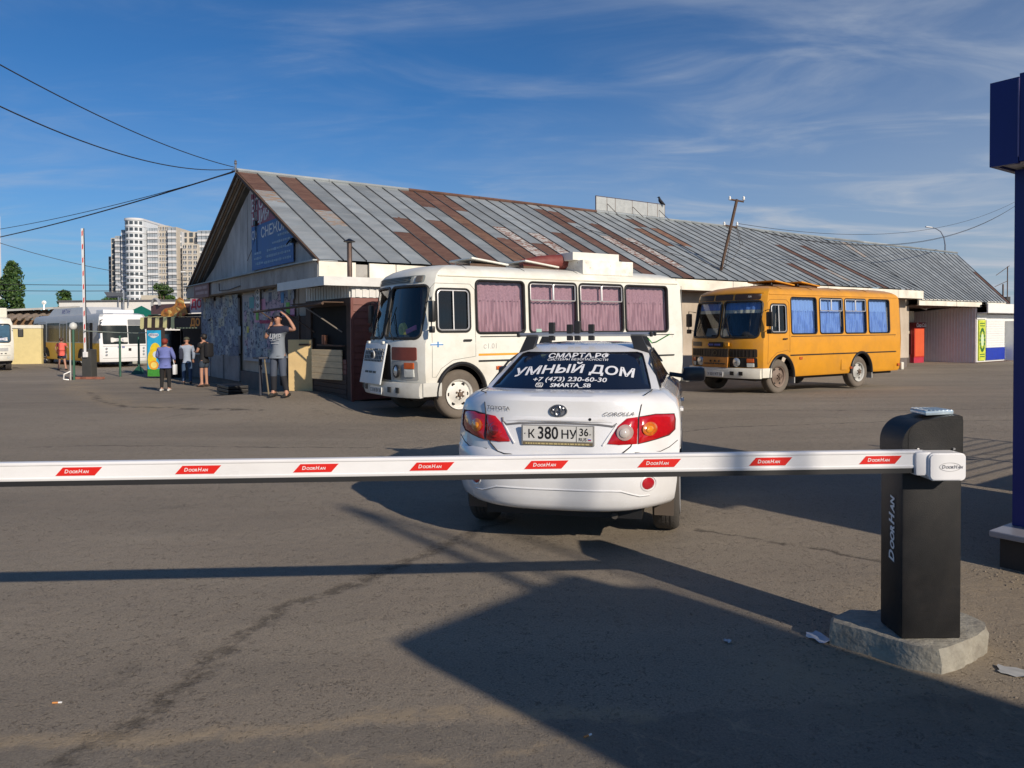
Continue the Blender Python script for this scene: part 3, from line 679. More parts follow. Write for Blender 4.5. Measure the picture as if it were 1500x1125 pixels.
# ------------------------------------------------------------------ brown kiosk at the corner
def kiosk():
    o = thing('brown_kiosk', 'small brown siding kiosk with white canopy built against the corner of the market hall', 'kiosk', tuple(BW(-.21, -2.70, .0)), BRZ)
    br = M('brown_siding', (.16, .055, .045), .5, var=.12, rand=.08); brd = M('dark_brown_board', (.07, .045, .035), .8, var=.25)
    wh = M('white_ribbed_sheet', (.66, .66, .64), .5, var=.06, dirt=.15); D = 2.7; L_ = 2.3
    m = MB(); m.box2((.06, .06, .15), (L_, D-.02, 2.36)); 
    core = m.out('core', brd, o)
    # hatch opening: dark recess built as frame around a dark box on the front (-x) face
    front = [('frame_post', (0, 0, .12), (.058, .26, 2.36)), ('frame_post', (0, D-.32, .12), (.058, D, 2.36)), ('lintel', (0, .262, 2.2), (.058, D-.322, 2.36))]
    for n_, a, c in front: m = MB(); m.box2(a, c); m.out(n_, brd, o)
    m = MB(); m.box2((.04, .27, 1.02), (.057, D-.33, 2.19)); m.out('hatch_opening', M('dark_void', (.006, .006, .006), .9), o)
    # boarded counter front: brown slats and the pale slats
    for k in range(8):
        z = .14+k*.11; m = MB(); m.box2((-.012-.004*(k % 2), .264, z), (.03, D-.325, z+.104), bev=.008); m.out('siding_board', br if k > 4 else brd, o)
    pale = M('pale_weathered_board', (.62, .50, .32), .7, var=.15, stretch=(1, 1, 5), rand=.06)
    for k in range(5):
        z = .62+k*.135; m = MB(); m.box((-.16, 1.0, z), (.028, 1.15, .128), rot=Matrix.Rotation(R(13), 4, 'Z') @ Matrix.Rotation(R(-4), 4, 'Y'), bev=.006); m.out('counter_board', pale, o)
    m = MB(); m.box2((-.10, .3, 1.30), (-.02, 1.75, 1.335)); m.out('counter_shelf', orange_w, o)
    for y in (1.45, 1.32): m = MB(); m.box2((-.07, y, 1.337), (-.01, y+.08, 1.55), bev=.01); m.out('carton', M('reddish_carton', (.35, .13, .06), .6), o)
    # lit long side with horizontal siding
    for k in range(15):
        z = .15+k*.147; m = MB(); m.add([(.03, -.02, z), (L_, -.02, z), (L_, -.002, z+.145), (.03, -.002, z+.145), (.03, .05, z), (L_, .05, z), (L_, .05, z+.145), (.03, .05, z+.145)], [(0, 1, 2, 3), (0, 4, 5, 1), (3, 2, 6, 7), (0, 3, 7, 4), (1, 5, 6, 2)]); m.out('siding_board', br, o)
    m = MB(); m.box2((-.03, -.05, .12), (.028, -.001, 2.36)); m.out('corner_trim', br, o)
    # white upper band with ribs
    m = MB(); m.box2((.02, -.0, 2.362), (L_, D, 2.68)); m.out('upper_band', wh, o)
    for k in range(14): x = .1+k*.16; m = MB(); m.box2((x, -.022, 2.37), (x+.10, -.0015, 2.675)); m.out('band_rib', wh, o)
    for k in range(16): y = .08+k*.165; m = MB(); m.box2((-.004, y, 2.37), (.018, y+.11, 2.67)); m.out('band_rib', wh, o)
    m = MB(); m.box2((-.62, -.10, 2.70), (L_+.1, D+.1, 2.75)); m.out('canopy_roof', wh, o)
    for a, c in (((-.66, -.14, 2.60), (-.62, D+.1, 2.79)), ((-.62, -.14, 2.60), (L_+.1, -.102, 2.79))):
        m = MB(); m.box2(a, c); m.out('canopy_edge', wh, o)
    # raised hatch with struts
    m = MB(); m.tube([(-.50, .35, 2.24), (-.50, 2.6, 2.20), (-.50, 5.2, 2.16)], .032, 5); m.out('awning_bar', orange_w, o)
    m = MB(); m.box2((-.50, .35, 2.26), (-.02, 2.3, 2.28)); m.out('hatch_flap', orange_w, o)
    for k, (y, mt) in enumerate(((.55, M('dull_strut', (.22, .19, .16), .7)), (2.2, orange_w), (3.9, orange_w))): m = MB(); m.tube([(-.50, y+.9, 2.2), (.02, y, 1.62)], .016, 5); m.out('hatch_strut', mt, o)
    # stove pipe
    m = MB(); m.lathe([(.055, 2.755), (.055, 3.58)], 14, 'z', (.12, -.02+.35, 0)); pp = m.out('stove_pipe', M('brown_steel_pipe', (.16, .11, .09), .45, .6, var=.3), o, 40)
    m = MB(); m.lathe([(.02, 3.66), (.13, 3.60), (.12, 3.585), (.05, 3.60)], 14, 'z', (.12, .33, 0)); m.out('pipe_cap', black_plastic, pp, 40)
    for (x, y) in ((.1, .1), (.1, D-.2), (L_-.1, .1)): m = MB(); m.box2((x-.12, y-.12, -.25), (x+.12, y+.12, .13), bev=.02); m.out('footing_block', M('grey_concrete', (.30, .28, .25), .9, var=.15, bump=.3), o)
kiosk()
def beige_panel():
    o = thing('beige_door', 'sunlit cream sheet metal door leaning open beside the brown kiosk', 'door', (-5.40, 18.30, .20), R(90-17))
    m = MB(); m.box2((-.02, -.66, 0), (.02, 0, 1.24), bev=.01); m.out('leaf', M('cream_sheet_metal', (.85, .62, .30), .6, var=.10, dirt=.3, scale=2), o)
    m = MB(); m.box2((-.05, -.62, 1.10), (-.02, -.32, 1.14)); m.out('latch_bar', orange_w, o)
    m = MB(); m.box2((-.035, -.69, -.05), (.035, -.67, 1.27)); m.out('frame_edge', orange_w, o)
beige_panel()
def dark_recess():
    o = thing('doorway', 'dark brown doorway boards behind the cream door at the wall corner', 'doorway', tuple(BW(.30, 3.4, .1)), BRZ)
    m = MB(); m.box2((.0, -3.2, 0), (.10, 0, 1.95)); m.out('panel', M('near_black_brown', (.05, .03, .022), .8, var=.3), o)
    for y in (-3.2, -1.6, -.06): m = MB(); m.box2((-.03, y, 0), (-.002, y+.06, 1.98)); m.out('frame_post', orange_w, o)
dark_recess()

# ------------------------------------------------------------------ ring-stack bodies
class Hull:
    """rings: (z, halfwidth, xr, xf); rear/front faces curve away by D*|y/hw|^k"""
    def __init__(s, rings, Dr, Df, kr, kf): s.r = rings; s.Dr = Dr; s.Df = Df; s.kr = kr; s.kf = kf
    def at(s, z):
        r = s.r
        if z <= r[0][0]: return r[0][1:]
        for a, b in zip(r, r[1:]):
            if z <= b[0]:
                k = (z-a[0])/(b[0]-a[0]) if b[0] > a[0] else 0
                return tuple(a[i]+(b[i]-a[i])*k for i in (1, 2, 3))
        return r[-1][1:]
    def hw(s, z): return s.at(z)[0]
    def rx(s, y, z): h, xr, xf = s.at(z); return xr+s.Dr*min(1, abs(y/h))**s.kr
    def fx(s, y, z): h, xr, xf = s.at(z); return xf-s.Df*min(1, abs(y/h))**s.kf
    def side(s, sg): return lambda x, z, off=0: (x, sg*(s.hw(z)+off), z)
    def front(s): return lambda y, z, off=0: (s.fx(y, z)+off, y, z)
    def rear(s): return lambda y, z, off=0: (s.rx(y, z)-off, y, z)
    def mesh(s, inset=0, z0=None, z1=None, n=9):
        V = []; F = []; rings = s.r; cnt = None
        if inset or z0 is not None:
            zz = sorted({z0, z1, *[r[0] for r in rings if z0 < r[0] < z1]}); rings = [(z, *s.at(z)) for z in zz]
        ys = [math.sin(math.pi/2*(-1+2*i/(2*n))) for i in range(2*n+1)]
        for (z, h, xr, xf) in rings:
            h2 = h-inset; xr2 = xr+inset; xf2 = xf-inset
            ring = [(xf2-s.Df*abs(t)**s.kf, t*h2, z) for t in ys]
            xa = ring[-1][0]; xb = xr2+s.Dr
            side = [(xa+(xb-xa)*i/4, h2, z) for i in range(1, 4)]
            ring += side+[(xr2+s.Dr*abs(t)**s.kr, t*h2, z) for t in reversed(ys)]+[(p[0], -h2, z) for p in reversed(side)]
            cnt = len(ring); V += ring
        k = len(rings)
        for j in range(k-1):
            for i in range(cnt): a = j*cnt+i; b = j*cnt+(i+1) % cnt; F.append((a, b, b+cnt, a+cnt))
        F.append(tuple(range(cnt))[::-1]); F.append(tuple((k-1)*cnt+i for i in range(cnt)))
        return V, F
def wheel(parent, x, y, r, w, sg, tyre, rimm, style='bus', name='wheel'):
    """sg=+1 outer face towards +y"""
    o = MB(); rr = r*.60
    prof = [(rr, -w/2), (r*.90, -w/2), (r*.97, -w*.40), (r, -w*.28), (r, w*.28), (r*.97, w*.40), (r*.90, w/2), (r*.80, w*.52), (rr, w/2-.02)]
    o.lathe(prof, 36, 'y', (0, 0, 0), caps=False)
    for k in range(5):
        zz = (-.24+.12*k)*w*1.0
    t = o.out(name, tyre, parent, 50); t.location = (x, y, r); 
    g_ = MB()
    for a in (-.16, 0, .16): g_.lathe([(r+.001, (a-.02)*w), (r+.001, (a+.02)*w)], 36, 'y', caps=False)
    g_.out('tread_groove', black_plastic, t)
    d = MB(); yo = w/2*sg
    if style == 'bus':
        pr = [(.02, .015), (.085, .015), (.10, -.0), (.155, -.02), (.19, -.05), (rr*.86, -.055), (rr*.92, -.01), (rr*1.0, .0), (rr*1.02, .012), (rr*1.0, -.02), (rr*.9, -.09), (.01, -.09)]
    else:
        pr = [(.02, .0), (.06, .0), (.07, -.012), (rr*.85, -.03), (rr*.95, -.0), (rr*1.02, .008), (rr*1.0, -.03), (.01, -.05)]
    d.lathe([(a, yo+sg*b) for a, b in pr], 30, 'y', caps=False)
    rm = d.out('rim', rimm, t, 45)
    h = MB()
    if style == 'bus':
        for k in range(6):
            a = k*math.pi/3; c = Vector((math.cos(a), 0, math.sin(a)))
            p = c*(rr*.72)
            P = [(p.x+.035*math.cos(q)*abs(c.z)+.02*math.cos(q)*abs(c.x), yo-sg*.049, p.z+.035*math.sin(q)*abs(c.x)+.02*math.sin(q)*abs(c.z)) for q in [i*math.pi/5 for i in range(10)]]
            h.add(P, [tuple(range(10))])
        h.out('hand_hole', M('black_void', (.01, .01, .01), .9), t)
        h = MB()
        for k in range(6):
            a = k*math.pi/3+.5; h.lathe([(.018, yo+sg*.01), (.018, yo+sg*.045)], 6, 'y', (.075*math.cos(a), 0, .075*math.sin(a)))
        h.lathe([(.05, yo), (.045, yo+sg*.06), (.02, yo+sg*.065)], 12, 'y'); h.out('hub', M('rusty_hub', (.17, .12, .09), .7, .3, var=.3), t, 40)
    return t

def bus(name, label, loc, rz, P):
    o = thing(name, label, 'bus', loc, rz)
    bm_ = P['body']; H = Hull([(.44, 1.19, -5.70, .98), (.5, 1.22, -5.74, 1.01), (.9, 1.24, -5.78, 1.04), (1.40, 1.245, -5.78, 1.04), (1.50, 1.24, -5.78, 1.0), (2.10, 1.215, -5.76, .89), (2.58, 1.195, -5.74, .80), (2.66, 1.185, -5.72, .77), (2.72, 1.16, -5.66, .72), (2.79, 1.08, -5.55, .60), (2.85, .92, -5.40, .42), (2.89, .66, -5.15, .15), (2.91, .3, -4.8, -.3)], .16, .30, 4, 3.2)
    V, F = H.mesh(); body = mkmesh('body', V, F, [bm_, dark_int], o)
    cut = []
    V, F = H.mesh(.06, .62, 2.70); cut.append(mkmesh('c', V, F, dark_int))
    side_w = [(-1.40, -.33, 1.59, 2.57), (-2.67, -1.52, 1.59, 2.57), (-3.90, -2.75, 1.59, 2.57), (-5.18, -3.97, 1.59, 2.57)]
    if P.get('variant') == 'y': side_w = [(-1.52, -.42, 1.59, 2.57), (-2.72, -1.66, 1.59, 2.57), (-3.85, -2.82, 1.59, 2.57), (-5.05, -3.98, 1.59, 2.57)]
    door_w = (-.19, .50, 1.62, 2.40) if P.get('variant') != 'y' else (-.22, .42, 1.62, 2.38)
    c = MB()
    for (a, b, z0, z1) in side_w: c.prism(rrect(a, b, z0, z1, .08), lambda x, z: (x, 1.0, z), lambda x, z: (x, 1.5, z))
    for (a, b, z0, z1) in side_w: c.prism(rrect(a, b, z0, z1, .08), lambda x, z: (x, -1.5, z), lambda x, z: (x, -1.0, z))
    c.prism(rrect(*door_w, .09), lambda x, z: (x, 1.0, z), lambda x, z: (x, 1.5, z))
    WS = [(.045, 1.12, 1.50, 2.46), (-1.12, -.045, 1.50, 2.46)]
    for (a, b, z0, z1) in WS: c.prism(rrect(a, b, z0, z1, .10), lambda y, z: (.2, y, z), lambda y, z: (1.4, y, z))
    for (a, b) in ((.1, 1.0), (-1.0, -.1)): c.prism(rrect(a, b, 1.6, 2.4, .08), lambda y, z: (-6.2, y, z), lambda y, z: (-5.4, y, z))
    cut.append(c.out('c', dark_int))
    c = MB()
    for x in (0, -3.6):
        n = 20; pl = [(x+.51*math.cos(math.pi*i/n), .47+.56*math.sin(math.pi*i/n)) for i in range(n+1)]+[(x-.51, .2), (x+.51, .2)]
        c.prism(pl, lambda a, z: (a, .62, z), lambda a, z: (a, 1.5, z)); c.prism(pl, lambda a, z: (a, -1.5, z), lambda a, z: (a, -.62, z))
    cut.append(c.out('c', dark_int))
    boolean(body, cut); body.data.shade_smooth(); body.data.set_sharp_from_angle(angle=R(28))
    FR = H.front(); SL = H.side(1); SR = H.side(-1); RE = H.rear()
    # floor and undertray
    m = MB(); m.box2((-5.5, -1.0, .36), (.75, 1.0, .60)); m.out('chassis', M('oily_chassis', (.03, .026, .022), .8, var=.3), o)
    # glazing, curtains
    curm = P['curtain']; 
    def curtain(a, b, z0, z1, sg, dep=.10, amp=.03, name='curtain', mat=None, par=None, step=.085):
        n = max(8, int((b-a)/.018)); V = []; rows = 6; ph = rnd.uniform(0, 6)
        for j in range(rows+1):
            z = z0+(z1-z0)*j/rows
            for i in range(n+1):
                x = a+(b-a)*i/n; k = 1-.25*j/rows
                y = sg*(H.hw(z)-dep+amp*k*math.sin(x*2*math.pi/step+ph+.8*math.sin(x*9))+.006*math.sin(x*130+j))
                V.append((x, y, z))
        F = [(j*(n+1)+i, j*(n+1)+i+1, (j+1)*(n+1)+i+1, (j+1)*(n+1)+i) for j in range(rows) for i in range(n)]
        return mkmesh(name, V, F, mat or curm, par or o, 80)
    for sg in (1, -1):
        SD = SL if sg > 0 else SR
        for wi, (a, b, z0, z1) in enumerate(side_w):
            po = densify(rrect(a, b, z0, z1, .08), .4)
            m = MB(); m.tube([SD(p[0], p[1], .004) for p in po], .026 if P.get('variant') != 'y' else .02, 6, closed=True); fr_ = m.out('window_frame', P['gasket'], o, 60)
            m = MB(); m.patch(po, SD, -.02, 2); m.out('pane', P['glass'], fr_)
            if sg > 0 or True:
                cz = 2.23
                c_ = curtain(a-.03, b+.03, z0-.05, cz, sg); curtain(a-.03, b+.03, cz-.03, z1+.04, sg, .095, .014, 'valance', P['valance'], c_, .16)
            if wi in (1, 2):
                al = M('aluminium_trim', (.55, .55, .56), .4, .5)
                for q in (rrect(a+.03, (a+b)/2-.01, 2.22, z1-.03, .03), rrect((a+b)/2+.01, b-.03, 2.22, z1-.03, .03)):
                    m = MB(); m.tube([SD(p[0], p[1], .006) for p in q], .014, 5, closed=True); m.out('sliding_frame', al, fr_, 60)
    # driver's window
    po = rrect(*door_w, .09); dw = MB(); dw.tube([SL(p[0], p[1], .006) for p in po], .022, 6, closed=True); df = dw.out('window_frame', gasket, o, 60)
    al = M('aluminium_trim', (.55, .55, .56), .4, .5)
    q = rrect(door_w[0]+.03, door_w[1]-.03, door_w[2]+.03, door_w[3]-.03, .07); m = MB(); m.tube([SL(p[0], p[1], .008) for p in q], .014, 5, closed=True)
    xm = (door_w[0]+door_w[1])/2; m.tube([SL(xm, door_w[2]+.03, .008), SL(xm, door_w[3]-.03, .008)], .014, 5); m.out('sliding_frame', al, df, 60)
    m = MB(); m.patch(densify(po, .3), SL, -.02, 2); m.out('pane', dim_glass, df)
    # windscreen
    for (a, b, z0, z1) in WS:
        po = densify(rrect(a, b, z0, z1, .10), .10)
        m = MB(); m.tube([FR(p[0], p[1], .003) for p in po], .03, 6, closed=True); fr_ = m.out('windscreen_frame', gasket, o, 60)
        m = MB(); m.patch(po, FR, -.015, 7); m.out('windscreen', P['wglass'], fr_, 60)
    # rear windows
    for (a, b) in ((.1, 1.0), (-1.0, -.1)):
        po = densify(rrect(a, b, 1.6, 2.4, .08), .2); m = MB(); m.tube([RE(p[0], p[1], .003) for p in po], .022, 6, closed=True); fr_ = m.out('window_frame', gasket, o, 60)
        m = MB(); m.patch(po, RE, -.015, 4); m.out('pane', dim_glass, fr_)
    # interior: dash, wheel, seats
    m = MB(); m.box2((.15, -1.05, 1.0), (.55, 1.05, 1.42), bev=.06); m.out('dashboard', M('grey_dashboard', (.12, .12, .13), .7), o, 40)
    m = MB(); m.tube([(-.02+.08*math.sin(a*math.pi/8)*-1, .62+.22*math.cos(a*math.pi/8), 1.52+.2*math.sin(a*math.pi/8)) for a in range(16)], .016, 5, closed=True); m.out('steering_wheel', black_plastic, o)
    for (x, y) in ((-.55, .62), (-1.6, .62), (-2.5, .62), (-1.6, -.62), (-2.5, -.62), (-3.4, .62), (-3.4, -.62)):
        m = MB(); m.box2((x-.25, y-.40, .98), (x+.25, y+.40, 1.12), bev=.05); m.box2((x-.32, y-.40, 1.0), (x-.20, y+.40, 1.78), bev=.05); m.out('seat', M('brown_seat_vinyl', (.10, .06, .04), .6), o, 40)
    for c_, (x, y, z, d) in zip(P['dash'], ((.42, .75, 1.46, (.2, .35, .10)), (.38, .30, 1.46, (.15, .3, .08)), (.45, -.5, 1.48, (.16, .4, .12)), (.45, .05, 1.45, (.1, .2, .06)))):
        m = MB(); m.box((x, y, z+.02), d, rot=Matrix.Rotation(.3, 4, 'Z'), bev=.03); m.out('dashboard_clutter', c_, o, 40)
    # windscreen header vents
    if P.get('variant') != 'y':
        m = MB(); m.patch(densify(rrect(-1.0, 1.02, 2.52, 2.655, .05), .1), FR, .008, 3, edge=.02); hd = m.out('header_strip', M('grey_vent_strip', (.33, .35, .33), .5), o, 60)
        for z in (2.545, 2.575, 2.605, 2.632):
            m = MB(); m.tube([FR(-.9+i*.1, z, .014) for i in range(17)], .007, 4); m.out('vent_slot', black_plastic, hd)
        m = MB(); m.patch(rrect(.84, .97, 2.535, 2.645, .02), FR, .03, 2, edge=.03); m.out('marker_lamp', M('smoky_lens', (.10, .09, .08), .2), hd)
    else:
        for (a, b) in ((-1.06, -.36), (-.31, .31), (.36, 1.06)):
            m = MB(); m.patch(densify(rrect(a, b, 2.50, 2.655, .03), .1), FR, .008, 3, edge=.02); m.out('header_panel', M('dark_brown_vent', (.035, .02, .012), .45), o, 60)
        m = MB(); m.tube([FR(-1.1+i*.1, 2.675, .01) for i in range(23)], .015, 5); m.out('header_trim', bm_, o, 50)
        text('320', .06, white_print, o, fn=lambda a, b, c: H.front()(.8+a, 2.58+b, .018))
    # gutter and seams
    m = MB(); m.tube([(-5.5, 1.19, 2.64), (.45, 1.19, 2.64)], .016, 5); m.tube([(-5.5, -1.19, 2.64), (.45, -1.19, 2.64)], .016, 5); m.out('gutter', P['trim'], o)
    for x in (-.2, -1.5, -2.8, -4.1): m = MB(); m.tube([(x, y, z) for y, z in ((1.17, 2.67), (1.07, 2.797), (.92, 2.857), (.66, 2.895), (.3, 2.915), (-.3, 2.915), (-.92, 2.857), (-1.17, 2.67))], .007, 4); m.out('roof_seam', P['seam'], o)
    seam = P['seam']
    dpoly = [(-.30, 1.52), (-.30, 2.40), (-.20, 2.50), (.52, 2.50), (.60, 2.42), (.60, .88), (.60, .80), (.52, .80), (.42, .95), (.18, 1.10), (-.30, 1.16)] if P.get('variant') != 'y' else [(-.34, 1.1), (-.34, 2.42), (-.24, 2.50), (.42, 2.50), (.52, 2.42), (.56, .80), (.52, .82), (.42, .95), (.18, 1.10), (-.25, 1.16)]
    m = MB(); m.tube([SL(p[0], p[1], .0) for p in densify(dpoly, .3)], .006, 4, closed=True); m.out('door_seam', seam, o)
    m = MB(); m.box((-.12, 1.27, 1.46), (.17, .03, .035), bev=.01); m.out('door_handle', black_plastic, o)
    m = MB(); m.tube([SL(-5.62, z, .001) for z in (.5, 1.4, 2.6)], .006, 4); m.tube([SL(-5.30, z, .001) for z in (.5, 1.5)], .004, 4); m.tube([SL(-1.7, z, .001) for z in (.46, 1.05)], .004, 4); m.tube([SL(-2.25, z, .001) for z in (.46, 1.05)], .004, 4); m.out('panel_seam', seam, o)
    zr = P['strip_z']
    m = MB(); m.box2((-5.35, 1.235, zr-.014), (-.36, 1.262, zr+.014)); m.box2((-5.35, -1.262, zr-.014), (-.36, -1.235, zr+.014)); m.out('rub_strip', black_plastic, o)
    m = MB(); m.box2((-5.35, 1.21, 1.515), (-.4, 1.250, 1.53)); m.out('belt_moulding', P['trim2'], o)
    if P.get('stripe'):
        m = MB(); m.box2((-1.75, 1.243, 1.165), (-.36, 1.2475, 1.205)); m.out('orange_stripe', P['stripe'], o)
        for k, (x0, z0) in enumerate(((-4.05, 1.34), (-4.18, 1.34))):
            m = MB(); m.tube([(x0-.55+.09*k, 1.248, 1.18), (x0-.35+.06*k, 1.249, 1.27), (x0-.05, 1.249, 1.33), (x0+.35, 1.248, 1.355)], [.03, .028, .02, .006], 4); m.out('orange_swoosh', P['stripe'], o)
        m = MB(); m.box2((.40, 1.246, 1.36), (.62, 1.2475, 1.42)); m.out('sticker', M('white_sticker', (.75, .75, .75), .5), o)
        blue = M('blue_sticker', (.05, .22, .5), .5); m = MB(); m.box2((.38, 1.248, 1.375), (.64, 1.250, 1.395)); m.box2((.47, 1.248, 1.34), (.50, 1.250, 1.44)); m.out('blue_cross_mark', blue, o)
        text('с1.01', .14, M('faded_grey_print', (.42, .42, .40), .6), o, frame_mx((-.62, 1.249, 1.34), (-1, 0, 0), (0, 0, 1)))
    # arches and wheels
    for x in (0, -3.6):
        for sg in (1, -1):
            n = 22; m = MB(); pts = [(x+.51*math.cos(R(-4)+R(188)*i/n), sg*1.235, .47+.56*math.sin(R(-4)+R(188)*i/n)) for i in range(n+1)]
            m.tube(pts, .045, 6); m.out('wheel_arch', P['arch'], o, 60)
    for x in (0, -3.6):
        for sg in (1, -1): wheel(o, x, sg*1.02, .46, .25, sg, rubber_dusty, P['rim'][0 if x == 0 else 1])
    
    for x in (-.64, -4.24): m = MB(); m.box2((x, .92, .26), (x+.03, 1.18, .62)); m.out('mud_flap', P['flap'], o)
    # side marker lamps
    orl = M('orange_lens', (.45, .09, .02), .25)
    for x, z in ((-.80, .93), (-3.1, .6), (-5.5, .62)): m = MB(); m.box((x, 1.25, z), (.12, .03, .07), bev=.01); m.out('side_marker', orl, o)
    m = MB(); m.box2((-2.9, 1.241, .55), (-2.9+.28, 1.245, .85)); m.out('fuel_flap', bm_, o)
    # bumper
    bpm = P['bumper']; m = MB(); pr = [(.0, .44), (.08, .43), (.10, .48), (.10, .62), (.07, .69), (.0, .70)]
    ys = [-1.24+2.48*i/24 for i in range(25)]; V = []
    def bx(y): return 1.00-.30*(abs(y)/1.25)**3.2
    for y in ys:
        for (dx, z) in pr: V.append((bx(y)+.06+dx, y, z))
    # returns along the sides
    k = len(pr); F = [(i*k+j, (i+1)*k+j, (i+1)*k+(j+1) % k, i*k+(j+1) % k) for i in range(24) for j in range(k)]
    F += [tuple(range(k))[::-1], tuple(24*k+j for j in range(k))]; m.add(V, F)
    for sg in (1, -1): m.box2((.42, sg*1.22, .45), (.80, sg*1.27, .70), bev=.015)
    bp_ = m.out('bumper', bpm, o, 40)
    for y in (-.85, -.55, .55, .80): m = MB(); m.box((bx(y)+.165, y, .56), (.02, .12, .10)); m.out('bumper_slot', black_plastic, bp_)
    m = MB(); m.box((1.175, .0, .52), (.02, .56, .13), bev=.004); pl = m.out('number_plate', M('white_plate', (.62, .62, .60), .5), bp_)
    text(P['plate'], .095, black_plastic, pl, frame_mx((1.187, 0, .52), (0, 1, 0), (0, 0, 1)), bold=.001)
    m = MB(); m.box2((-5.9, -1.2, .45), (-5.76, 1.2, .68), bev=.03); m.out('bumper', bpm, o)
    for sg in (1, -1):
        m = MB(); m.patch(rrect(sg*1.02-.08, sg*1.02+.08, .85, 1.2, .03), RE, .02, 2, edge=.03); m.out('tail_lamp', M('red_lens', (.35, .01, .01), .2), o)
    P['face'](o, H, FR)
    # mirrors
    for sg in (1, -1):
        y = sg*1.42 if P.get('variant') != 'y' else sg*1.40
        m = MB(); m.tube([(.62, sg*1.20, 2.2), (.70, y, 2.24), (.70, y, 1.70), (.62, sg*1.20, 1.66)], .012, 5); m.tube([(.7, y, 2.2), (.7, y, 1.7)], .012, 5); ar = m.out('mirror_arm', black_plastic, o)
        m = MB(); m.box((.69, y, 1.98), (.07, .19, .38), bev=.03); m.box((.69, y, 1.66), (.06, .15, .12), bev=.02); m.out('mirror', black_plastic, ar, 40)
    # wipers
    for y0, y1, z1 in ((.55, .20, 1.98), (-.35, -.75, 1.95)):
        m = MB(); m.tube([FR(y0, 1.46, .05), FR((y0+y1)/2, 1.62, .07), FR(y1, z1, .03)], .010, 4); m.tube([FR(y1-.16, z1-.30, .03), FR(y1+.03, z1+.12, .028)], .012, 4); m.tube([FR(y0-.06, 1.46, .05), FR(y1-.05, z1-.08, .04)], .006, 4); m.out('wiper', black_plastic, o)
    # hatches
    for x in P['hatch']:
        m = MB(); m.box((x, .15, 3.0), (.86, .95, .035), rot=Matrix.Rotation(R(P.get('hang', -6)), 4, 'Y'), bev=.012); hh = m.out('roof_hatch', P['hatchm'], o, 40)
        m = MB(); m.box2((x-.40, -.22, 2.88), (x+.42, .55, 2.95)); m.out('hatch_rim', orange_w, hh)
        for q in (-.3, .3): m = MB(); m.tube([(x+.35, .15+q, 2.93), (x+.36, .15+q, 3.0)], .012, 5); m.out('hatch_prop', steel, hh)
    return o, H

